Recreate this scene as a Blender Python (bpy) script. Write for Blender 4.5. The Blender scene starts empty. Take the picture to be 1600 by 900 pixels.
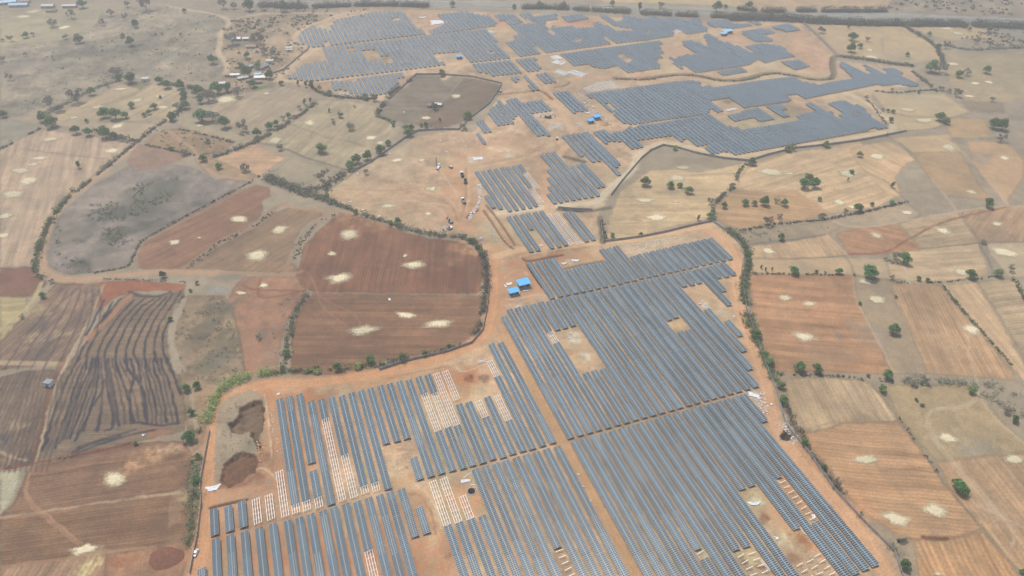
import bpy, math, random, bmesh
import numpy as np
from mathutils import Vector, Matrix
R_ = math.radians
sc = bpy.context.scene
COL = sc.collection
# ------------------------------------------------------------------ camera, sky, sun, exposure
cam_d = bpy.data.cameras.new("camera"); cam = bpy.data.objects.new("camera", cam_d); COL.objects.link(cam)
sc.camera = cam
cam.location = (0, 0, 300.0)
cam.rotation_euler = (R_(90 - 36.546), 0, 0)
cam_d.sensor_width = 36.0; cam_d.lens = 36.0 * 1170 / 1600
cam_d.clip_start = 1.0; cam_d.clip_end = 30000
SUN_EL, SUN_AZ = 67.0, -38.0      # azimuth from the camera heading, clockwise
w = bpy.data.worlds.new("World"); sc.world = w; w.use_nodes = True
nt = w.node_tree; nt.nodes.clear()
sky = nt.nodes.new("ShaderNodeTexSky"); sky.sky_type = 'NISHITA'; sky.sun_disc = False
sky.sun_elevation = R_(SUN_EL); sky.sun_rotation = R_(SUN_AZ); sky.dust_density = 3.0; sky.air_density = 1.2
bg = nt.nodes.new("ShaderNodeBackground"); bg.inputs[1].default_value = 0.12
wo = nt.nodes.new("ShaderNodeOutputWorld")
nt.links.new(sky.outputs[0], bg.inputs[0]); nt.links.new(bg.outputs[0], wo.inputs[0])
sd = bpy.data.lights.new("sun", 'SUN'); so = bpy.data.objects.new("sun", sd); COL.objects.link(so)
sd.energy = 2.6; sd.angle = R_(0.6); sd.color = (1.0, 0.955, 0.89)
sv = Vector((math.sin(R_(SUN_AZ)) * math.cos(R_(SUN_EL)), math.cos(R_(SUN_AZ)) * math.cos(R_(SUN_EL)), math.sin(R_(SUN_EL))))
so.rotation_euler = sv.to_track_quat('Z', 'Y').to_euler()
so.location = sv * 500
vs = sc.view_settings
vs.view_transform = 'Standard'; vs.look = 'None'; vs.gamma = 1.0; vs.exposure = 0.38; vs.use_curve_mapping = False
ALB = 0.80      # photo tone -> albedo
HAZE = 0.00042
ROWROT = R_(19.644)
CT, ST = math.cos(ROWROT), math.sin(ROWROT)
CP, SPN = math.cos(R_(36.546)), math.sin(R_(36.546))
rnd = random.Random(7)

# ---- the place in metres: x right, y ahead of the camera, measured on the ground
PANEL_CELL = (.036, .059, .076)
PANEL_FRAME = (.40, .46, .47)
HOLES = [(-19.9,236.6,1.9)]
GREYRIM = [(-162.7,293.9),(-159.1,302.8),(-148.5,308.2),(-142.1,303.7),(-138.3,299.2),(-131.6,273.8),(-134.2,265.9),(-131.6,258.2),(-140.3,262.0),(-146.9,256.7),(-147.9,248.6),(-144.4,239.3),(-147.2,239.3),(-153.3,258.2),(-158.6,277.9)]
SITE = [
('cleared_ground',[(-139.2,158.7),(-143.0,191.8),(-146.3,211.6),(-150.4,229.3),(-155.0,241.2),(-158.5,259.7),(-164.9,288.7),(-163.8,302.0),(-157.8,309.7),(-144.0,312.8),(-108.2,315.4),(-77.6,323.5),(-62.4,331.3),(-39.7,339.3),(-24.7,347.6),(-18.0,360.4),(-15.8,382.4),(-15.0,410.6),(-15.5,431.1),(-19.7,444.8),(-28.3,464.1),(-47.7,472.0),(-72.3,480.1),(-98.0,491.1),(-128.0,508.4),(-146.3,525.5),(-150.0,535.9),(-139.0,571.3),(-108.0,605.1),(-88.6,637.9),(-60.0,651.7),(-37.1,648.9),(-24.8,680.7),(-16.2,719.8),(-10.9,766.1),(-41.6,786.2),(-69.8,793.8),(-105.1,797.6),(-108.8,767.9),(-129.8,723.1),(-158.0,736.4),(-200.3,750.2),(-247.5,778.8),(-261.6,793.8),(-254.2,835.3),(-238.8,871.4),(-263.3,905.5),(-259.8,941.7),(-246.1,972.3),(-222.1,1021.5),(-138.2,1035.9),(84.6,1010.3),(249.4,988.3),(370.8,977.6),(374.1,936.7),(375.5,871.4),(366.7,839.4),(443.4,819.1),(438.7,780.6),(402.1,753.6),(372.0,741.5),(364.9,723.1),(362.9,666.0),(369.1,650.3),(316.5,631.1),(252.5,615.3),(225.5,602.6),(207.3,591.5),(164.8,605.1),(136.8,621.8),(123.7,611.5),(103.9,578.3),(82.9,537.0),(68.2,502.6),(67.2,461.5),(95.8,468.5),(130.6,481.9),(152.7,490.2),(163.6,470.2),(167.4,453.0),(163.6,431.1),(155.6,405.5),(152.0,382.4),(150.8,354.2),(149.9,326.3),(149.8,303.5),(147.9,286.7),(148.2,278.3),(152.8,264.4),(158.7,238.0),(165.4,221.1),(174.0,202.8),(172.9,191.8),(180.5,158.7)],(188,156,127),0.14),
]
FIELDS = [
('dry_field',[(-685.6,1025.6),(-551.8,1030.5),(-532.7,974.6),(-544.0,911.5),(-610.0,888.0)],(168,153,124),0.08,0.0,1.6,0.0),
('scrub_plain',[(-610.0,888.0),(-544.0,911.5),(-532.7,974.6),(-548.9,1030.5),(-474.9,1050.3),(-394.8,1020.8),(-367.6,988.1),(-363.9,931.8),(-340.8,854.6),(-321.0,826.6),(-316.6,774.7),(-381.4,787.2),(-419.6,777.8),(-440.2,756.5),(-446.6,722.1),(-461.0,690.0),(-498.4,684.9)],(147,134,115),0.22,0.0,1.6,0.0),
('dry_field',[(-416.0,774.7),(-350.5,759.5),(-332.8,722.1),(-334.4,684.9),(-359.7,674.8),(-438.8,674.8),(-447.7,695.2),(-433.1,716.6)],(171,151,122),0.07,1.19,2.6,0.05),
('fallow_plot',[(-417.0,771.6),(-410.8,779.0),(-384.1,769.8),(-389.1,753.5)],(121,116,90),0.06,0.0,1.6,0.0),
('dry_field',[(-442.9,674.8),(-409.6,674.8),(-340.8,668.8),(-342.6,632.0),(-380.3,645.8),(-433.9,664.9)],(174,153,127),0.07,0.0,1.6,0.0),
('stubble_field',[(-459.5,614.2),(-443.4,655.2),(-395.3,643.4),(-345.8,625.2),(-350.5,595.1),(-354.2,561.3),(-358.5,535.9),(-366.4,530.3),(-356.8,492.0),(-347.2,461.6),(-334.7,431.1),(-358.2,429.8)],(180,154,131),0.07,-1.23,2.2,0.04),
('dry_field',[(-497.0,682.3),(-449.1,662.4),(-453.9,636.5),(-460.7,616.4)],(153,141,123),0.08,0.0,1.6,0.0),
('village_ground',[(-363.9,931.8),(-364.8,992.7),(-308.4,1020.8),(-237.4,1011.3),(-257.0,957.1),(-267.2,907.5),(-238.7,872.9),(-248.1,806.5),(-246.6,762.5),(-268.4,750.6),(-304.9,744.8),(-321.0,826.6)],(155,134,109),0.16,0.0,1.6,0.0),
('green_plot',[(-272.0,755.3),(-264.0,763.7),(-250.0,762.5),(-252.6,750.6),(-258.1,745.9)],(100,136,72),0.08,0.0,1.6,0.0),
('dry_field',[(-247.3,765.5),(-239.7,762.5),(-205.0,739.0),(-206.3,695.2),(-225.0,660.0),(-240.1,648.1),(-258.4,655.2),(-299.9,695.2),(-294.6,733.3),(-269.8,747.7)],(171,150,125),0.07,1.17,3,0.05),
('dry_field',[(-316.1,680.8),(-293.2,674.8),(-242.9,636.5),(-253.2,631.0),(-288.5,648.1),(-315.0,660.0)],(169,151,125),0.07,0.0,1.6,0.0),
('scrub_field',[(-327.5,655.2),(-314.1,657.6),(-287.8,645.8),(-254.1,627.4),(-263.1,597.2),(-279.7,601.4),(-302.9,609.9),(-334.9,627.4)],(151,125,98),0.12,0.0,1.6,0.0),
('orange_field',[(-260.2,593.9),(-236.0,626.1),(-198.3,596.4),(-213.1,563.2),(-244.5,582.9)],(180,147,118),0.1,0.03,2.5,0.04),
('dry_field',[(-203.4,564.4),(-195.2,595.1),(-159.1,580.0),(-166.3,557.5),(-172.7,545.6)],(160,145,122),0.08,0.0,1.6,0.0),
('stubble_field',[(-195.8,726.5),(-165.5,723.2),(-135.1,710.1),(-132.2,690.0),(-101.8,656.2),(-111.9,632.0),(-128.0,607.7),(-141.6,576.1),(-159.2,580.8),(-195.8,609.9),(-233.4,627.4),(-213.8,668.8)],(170,152,124),0.07,1.28,3,0.05),
('walled_field',[(-104.8,793.5),(-78.9,793.5),(-54.6,787.2),(-73.0,717.7),(-81.9,695.2),(-95.9,667.3),(-132.2,690.0),(-128.1,722.1)],(133,120,104),0.09,-0.09,2.4,0.05),
('walled_field',[(-53.3,785.9),(-31.4,780.9),(-10.9,769.8),(-22.9,716.6),(-42.8,677.3),(-66.2,656.2),(-94.9,667.3),(-81.9,695.2),(-72.5,716.6)],(125,107,90),0.07,0.73,2.4,0.05),
('grey_pasture',[(-344.8,548.3),(-329.6,581.0),(-293.8,585.0),(-272.4,577.0),(-249.5,557.7),(-216.2,554.7),(-242.7,514.8),(-268.8,472.0),(-273.7,460.2),(-268.7,432.5),(-270.0,428.5),(-290.1,422.8),(-307.0,420.7),(-323.5,429.8),(-336.7,450.2),(-350.6,504.9)],(137,125,116),0.16,0.0,1.6,0.0),
('red_plot',[(-339.3,623.9),(-312.2,614.2),(-284.2,600.5),(-305.7,576.9),(-322.6,572.9),(-335.6,591.0)],(151,122,104),0.1,0.0,1.6,0.0),
('scrub_field',[(-244.5,582.9),(-212.6,561.3),(-228.5,553.8),(-258.7,569.0),(-278.6,595.1),(-262.5,595.1)],(151,127,102),0.1,0.0,1.6,0.0),
('ploughed_field',[(-212.3,547.2),(-199.6,542.8),(-195.0,528.6),(-200.1,521.6),(-195.6,508.2),(-195.4,492.0),(-206.5,473.5),(-220.1,455.9),(-225.6,435.1),(-229.6,427.2),(-251.4,427.2),(-261.3,428.5),(-267.4,438.6),(-271.6,458.7),(-264.0,476.5),(-241.6,511.5),(-224.2,539.2)],(144,108,87),0.09,0.86,2.2,0.07),
('ploughed_field',[(-176.5,509.8),(-150.1,504.9),(-147.0,498.4),(-154.0,492.0),(-159.5,479.5),(-160.2,461.6),(-156.6,436.5),(-147.7,424.6),(-160.2,423.3),(-175.3,423.8),(-224.8,428.5),(-224.0,435.1),(-214.5,453.0),(-204.7,467.5),(-194.8,478.0),(-187.5,500.0)],(141,115,92),0.08,0.96,2.2,0.07),
('ploughed_field',[(-134.6,503.2),(-126.8,502.2),(-103.0,488.8),(-78.2,473.5),(-61.4,466.0),(-38.9,462.2),(-27.3,450.2),(-20.6,436.5),(-19.8,420.7),(-21.4,413.1),(-20.3,403.2),(-25.2,397.7),(-84.3,399.1),(-132.0,400.1),(-140.5,405.7),(-147.7,418.1),(-149.7,436.5),(-150.9,455.9),(-144.0,479.5)],(132,95,75),0.07,-1.55,1.9,0.1),
('ploughed_field',[(-132.4,398.4),(-84.1,397.7),(-20.8,395.8),(-19.6,382.1),(-22.3,360.2),(-27.2,348.9),(-43.8,340.9),(-64.0,335.1),(-82.6,330.3),(-89.4,324.6),(-96.2,320.0),(-129.1,321.0),(-134.4,347.9),(-137.4,364.5),(-138.0,382.1)],(136,103,81),0.08,0.0,1.9,0.1),
('bare_field',[(-184.0,417.6),(-147.7,418.1),(-143.2,408.1),(-135.4,398.9),(-137.7,386.7),(-143.6,373.2),(-142.1,356.1),(-140.8,339.9),(-137.3,321.0),(-155.5,321.0),(-162.9,339.9),(-176.7,373.2),(-186.4,391.3),(-187.1,403.2)],(160,121,98),0.12,0.0,1.6,0.0),
('scrub_field',[(-215.0,396.0),(-190.7,396.0),(-177.4,373.2),(-165.9,347.9),(-155.5,321.0),(-155.4,301.5),(-166.1,293.1),(-161.3,271.0),(-165.1,262.1),(-178.2,286.6),(-194.0,321.0),(-207.4,343.9),(-212.6,373.2)],(141,121,99),0.2,0.0,1.6,0.0),
('burnt_field',[(-255.7,400.4),(-237.8,396.2),(-219.9,401.9),(-214.9,391.3),(-216.0,371.2),(-212.9,351.8),(-199.6,323.0),(-194.5,321.4),(-181.2,294.0),(-175.5,276.9),(-198.6,268.8),(-227.6,258.0),(-242.6,255.0),(-246.0,264.4),(-252.6,292.0),(-262.2,328.0),(-260.1,356.1),(-262.0,373.8),(-260.0,384.5)],(129,109,91),0.07,0.0,1.6,0.1),
('red_plot',[(-312.5,410.6),(-295.0,407.6),(-277.5,411.1),(-260.9,413.6),(-220.7,408.1),(-220.0,402.0),(-255.9,401.3),(-263.7,392.5),(-266.2,382.1),(-270.4,382.1),(-276.2,408.1)],(150,98,76),0.1,0.0,1.6,0.0),
('burnt_field',[(-308.9,409.4),(-275.7,406.9),(-270.4,382.1),(-266.4,330.3),(-300.5,324.6),(-315.5,351.9),(-312.2,371.0),(-310.1,391.3)],(129,107,92),0.13,1.36,2.6,0.14),
('red_plot',[(-357.2,428.0),(-335.2,429.0),(-321.6,415.6),(-316.2,410.6),(-318.2,396.0),(-339.0,394.8)],(126,93,80),0.09,0.0,1.6,0.0),
('stubble_field',[(-338.6,394.1),(-320.8,394.1),(-313.3,373.2),(-313.5,358.1),(-314.9,350.9)],(166,150,114),0.07,0.08,2.2,0.09),
('burnt_field',[(-296.5,317.5),(-285.2,322.6),(-270.7,324.6),(-261.6,321.1),(-253.3,286.9),(-245.0,256.4),(-245.6,254.1),(-260.4,251.7)],(123,104,90),0.13,1.76,2.4,0.12),
('straw_yard',[(-258.7,248.6),(-249.1,250.1),(-244.2,235.1),(-243.9,223.8),(-244.3,222.4)],(182,172,146),0.08,0.0,1.6,0.0),
('ploughed_field',[(-243.4,252.0),(-226.2,257.4),(-197.9,267.5),(-188.2,268.7),(-172.9,268.7),(-165.4,259.6),(-161.4,241.0),(-159.5,237.3),(-243.9,221.7),(-243.9,221.7),(-241.1,229.4),(-244.1,244.0),(-245.3,248.6)],(136,105,84),0.09,0.2,1.8,0.09),
('ploughed_field',[(-243.4,220.8),(-222.6,225.2),(-159.2,236.3),(-155.6,229.4),(-149.6,210.4),(-163.0,205.9),(-176.2,202.7),(-187.5,203.3),(-198.6,205.9),(-199.0,199.6),(-229.3,195.1)],(134,104,81),0.08,0.17,1.8,0.08),
('stubble_field',[(-228.9,194.4),(-198.8,199.2),(-184.3,201.2),(-180.8,190.5),(-176.2,179.0),(-220.5,179.0)],(165,132,106),0.08,1.51,2.2,0.1),
('bare_field',[(-184.3,201.2),(-162.7,205.0),(-148.7,209.3),(-146.2,199.0),(-146.5,190.5),(-143.4,179.0),(-175.7,179.0)],(160,122,97),0.12,0.0,1.6,0.0),
('orange_field',[(164.7,420.7),(197.9,419.4),(234.2,419.2),(226.9,391.3),(225.6,371.0),(224.2,349.9),(221.8,323.0),(220.6,320.0),(185.8,322.8),(154.2,323.0),(152.5,339.9),(154.0,360.2),(155.5,382.1),(160.1,405.7)],(173,132,101),0.08,-0.13,2.0,0.06),
('grazing_strip',[(235.2,419.2),(257.8,413.1),(251.8,391.3),(249.8,366.6),(242.7,323.0),(240.1,320.0),(221.6,321.0),(224.8,349.9),(226.2,371.0),(227.6,391.3)],(162,141,116),0.08,0.0,1.6,0.0),
('orange_field',[(257.0,409.4),(289.3,408.1),(290.0,382.1),(292.1,347.9),(292.6,323.0),(290.5,315.5),(242.4,321.0),(249.6,364.5),(252.5,391.3)],(176,143,112),0.08,-1.7,2.2,0.06),
('dry_field',[(291.5,408.1),(315.4,410.6),(312.4,382.1),(307.3,354.0),(303.6,330.3),(299.7,311.9),(295.0,310.2),(294.5,323.0),(294.1,362.4),(291.6,391.3)],(196,164,131),0.06,-1.55,2.2,0.05),
('dry_field',[(316.9,410.6),(344.3,415.1),(337.6,382.1),(308.5,321.0),(306.1,330.3),(312.9,377.6)],(175,152,123),0.07,0.18,2.4,0.06),
('stubble_field',[(240.2,441.9),(263.5,438.6),(271.1,446.0),(295.3,451.6),(341.4,459.6),(329.4,420.7),(305.5,414.3),(288.8,410.1),(260.1,415.1),(258.0,411.8),(261.3,431.1)],(186,160,129),0.07,0.1,2.4,0.05),
('dry_field',[(238.5,441.4),(264.2,436.5),(259.0,414.3),(236.8,420.2),(237.8,431.1)],(176,154,126),0.08,0.0,1.6,0.0),
('red_field',[(241.9,473.5),(254.9,478.0),(292.1,485.7),(294.2,467.5),(295.6,451.6),(265.9,444.7),(241.5,445.5),(241.6,458.7)],(173,132,101),0.07,-0.47,2.2,0.05),
('stubble_field',[(174.4,455.3),(197.8,460.2),(236.3,471.1),(239.8,444.1),(216.9,441.4),(194.9,439.7),(170.0,441.4)],(191,159,126),0.08,-1.5,2.6,0.06),
('stubble_field',[(169.9,439.2),(194.5,438.4),(237.3,442.5),(237.8,431.1),(234.8,420.7),(198.3,420.7),(165.1,422.2)],(186,158,126),0.07,0.0,1.6,0.0),
('dry_field',[(294.4,487.2),(317.1,497.7),(346.9,504.2),(345.9,495.1),(343.2,461.6),(296.4,452.5),(295.7,469.0)],(174,149,120),0.08,0.25,2.6,0.05),
('red_field',[(350.6,504.9),(376.7,509.8),(404.0,513.2),(407.1,488.8),(392.4,463.1),(344.0,461.6),(347.7,492.0)],(166,137,110),0.08,0.83,2.4,0.05),
('dry_field',[(348.0,460.2),(391.6,461.6),(366.7,418.1),(341.9,417.6),(341.1,425.9),(342.4,444.7)],(184,163,135),0.07,0.0,1.6,0.0),
('scrub_field',[(168.4,472.9),(190.8,481.0),(218.1,485.1),(246.7,492.0),(251.4,484.1),(235.2,472.6),(198.0,461.1),(174.9,457.3),(171.3,461.6)],(157,138,115),0.1,0.0,1.6,0.0),
('dry_field',[(242.0,492.6),(282.1,506.5),(314.1,518.2),(316.4,500.0),(291.1,487.2),(251.1,481.0),(248.4,487.2)],(172,151,126),0.08,0.0,1.6,0.0),
('orange_field',[(157.9,509.8),(178.4,535.6),(188.7,538.5),(231.3,539.2),(243.2,516.5),(245.0,501.6),(226.9,492.0),(201.1,488.8),(172.1,478.0),(162.5,485.7),(156.7,496.7)],(183,148,113),0.08,-0.18,2.6,0.06),
('dry_field',[(68.7,467.5),(74.8,495.1),(87.8,535.6),(104.8,557.7),(118.0,573.1),(140.4,575.0),(157.7,569.2),(198.3,585.0),(206.9,589.1),(195.2,557.7),(183.6,539.2),(173.9,535.6),(159.6,518.2),(153.0,495.1),(131.6,487.2),(96.5,472.0),(79.8,466.0)],(192,165,130),0.08,0.05,3,0.04),
('dry_field',[(206.2,582.9),(227.3,595.1),(248.8,609.9),(283.0,614.2),(318.5,636.5),(318.0,584.9),(308.0,528.5),(287.4,511.4),(244.9,501.5),(243.1,511.4),(231.8,535.5),(207.2,535.5),(183.5,539.1),(189.8,557.5)],(195,165,131),0.08,0.49,3,0.04),
('dry_field',[(303.3,616.0),(344.2,631.2),(352.3,610.5),(352.7,592.6),(338.7,582.2),(322.5,562.1),(312.9,527.9),(303.7,530.9),(300.9,562.1),(300.0,589.1)],(193,162,127),0.06,-1.09,3,0.04),
('dry_field',[(349.9,637.0),(408.3,645.7),(401.6,610.5),(357.3,606.8)],(186,158,123),0.07,0.0,1.6,0.0),
('grazing_field',[(357.0,606.1),(399.1,608.7),(394.3,582.2),(385.8,549.3),(382.5,522.0),(351.3,530.9),(349.1,555.7)],(169,141,110),0.08,0.0,1.6,0.0),
('dry_field',[(415.7,629.2),(451.0,629.2),(447.7,592.6),(431.0,562.1),(392.7,519.1),(393.5,549.3),(399.1,582.2)],(185,152,118),0.07,0.0,1.6,0.0),
('dry_field',[(425.5,682.2),(455.4,677.9),(445.8,637.0),(405.9,637.0),(412.1,661.1)],(182,151,115),0.07,0.0,1.6,0.0),
('fallow_plot',[(455.4,721.9),(494.4,718.2),(484.1,694.5),(452.9,698.0)],(145,128,106),0.05,0.0,1.6,0.0),
('grazing_field',[(503.9,867.2),(553.9,864.0),(612.8,873.5),(536.6,737.3),(494.9,719.1),(457.9,725.2),(468.5,777.9)],(167,148,118),0.07,0.0,1.6,0.0),
('dry_field',[(373.3,746.1),(396.2,741.2),(447.5,741.2),(449.8,695.4),(425.9,683.1),(383.0,687.4),(370.9,706.6)],(187,163,129),0.06,0.0,1.6,0.0),
('dry_field',[(367.3,699.8),(382.3,685.7),(413.0,682.2),(405.9,659.0),(368.2,652.1),(360.5,667.3)],(187,163,129),0.06,0.0,1.6,0.0),
('dry_field',[(378.5,981.6),(455.9,966.5),(499.9,965.0),(504.0,896.2),(491.8,845.6),(453.8,830.8),(418.0,845.6),(380.2,864.0),(380.5,923.3)],(186,161,126),0.06,0.0,1.6,0.0),
('dry_field',[(505.7,965.0),(562.7,974.0),(610.9,957.6),(586.9,919.8),(531.8,908.2),(512.8,935.9)],(186,162,126),0.06,0.0,1.6,0.0),
('stubble_field',[(158.5,316.5),(180.5,317.5),(203.4,315.0),(208.6,303.7),(210.1,284.2),(207.0,283.0),(182.0,283.0),(168.6,278.1),(153.1,274.3),(153.9,294.2)],(179,154,124),0.06,-1.52,2.4,0.05),
('furrowed_field',[(153.5,273.2),(168.5,277.7),(181.8,282.3),(209.4,282.5),(213.1,261.3),(215.8,235.1),(220.9,214.6),(201.8,210.1),(187.9,209.1),(180.0,211.7),(172.1,220.4),(167.5,226.6),(164.8,235.1),(161.8,247.1),(157.9,261.3)],(185,145,110),0.06,-0.12,2.2,0.07),
('grazing_field',[(212.9,311.1),(235.1,311.1),(266.2,312.5),(262.6,299.8),(267.2,278.1),(271.3,262.1),(248.6,259.6),(226.0,256.8),(218.1,255.6),(215.3,266.2),(211.1,285.1)],(169,146,114),0.09,0.0,1.6,0.0),
('bare_field',[(217.6,254.5),(249.5,258.8),(270.6,260.9),(234.3,194.1),(227.5,191.7),(224.3,197.8),(221.6,215.0),(217.0,235.1)],(183,148,115),0.09,-1.45,2.6,0.05),
('furrowed_field',[(185.4,208.4),(201.4,209.3),(220.2,213.3),(223.7,196.5),(225.2,183.5),(178.9,183.5),(182.9,199.0)],(185,144,107),0.07,-1.58,2.6,0.1),
('dry_field',[(121.7,1159.4),(320.2,1159.4),(352.4,1147.7),(339.4,1040.3),(267.1,1058.4),(125.9,1070.7)],(187,165,126),0.06,0.0,1.6,0.0),
('bare_field',[(304.3,1081.2),(321.9,1029.4),(370.8,1027.7),(430.6,1029.4),(505.6,1037.7),(530.8,1081.2),(532.2,1137.4),(322.1,1157.2)],(190,160,126),0.1,0.0,1.6,0.0),
('scrub_plain',[(530.8,1081.2),(508.1,1037.7),(556.7,1013.1),(691.8,993.2),(808.7,1198.7),(556.2,1198.7)],(154,138,119),0.14,0.0,1.6,0.0),
]
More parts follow.
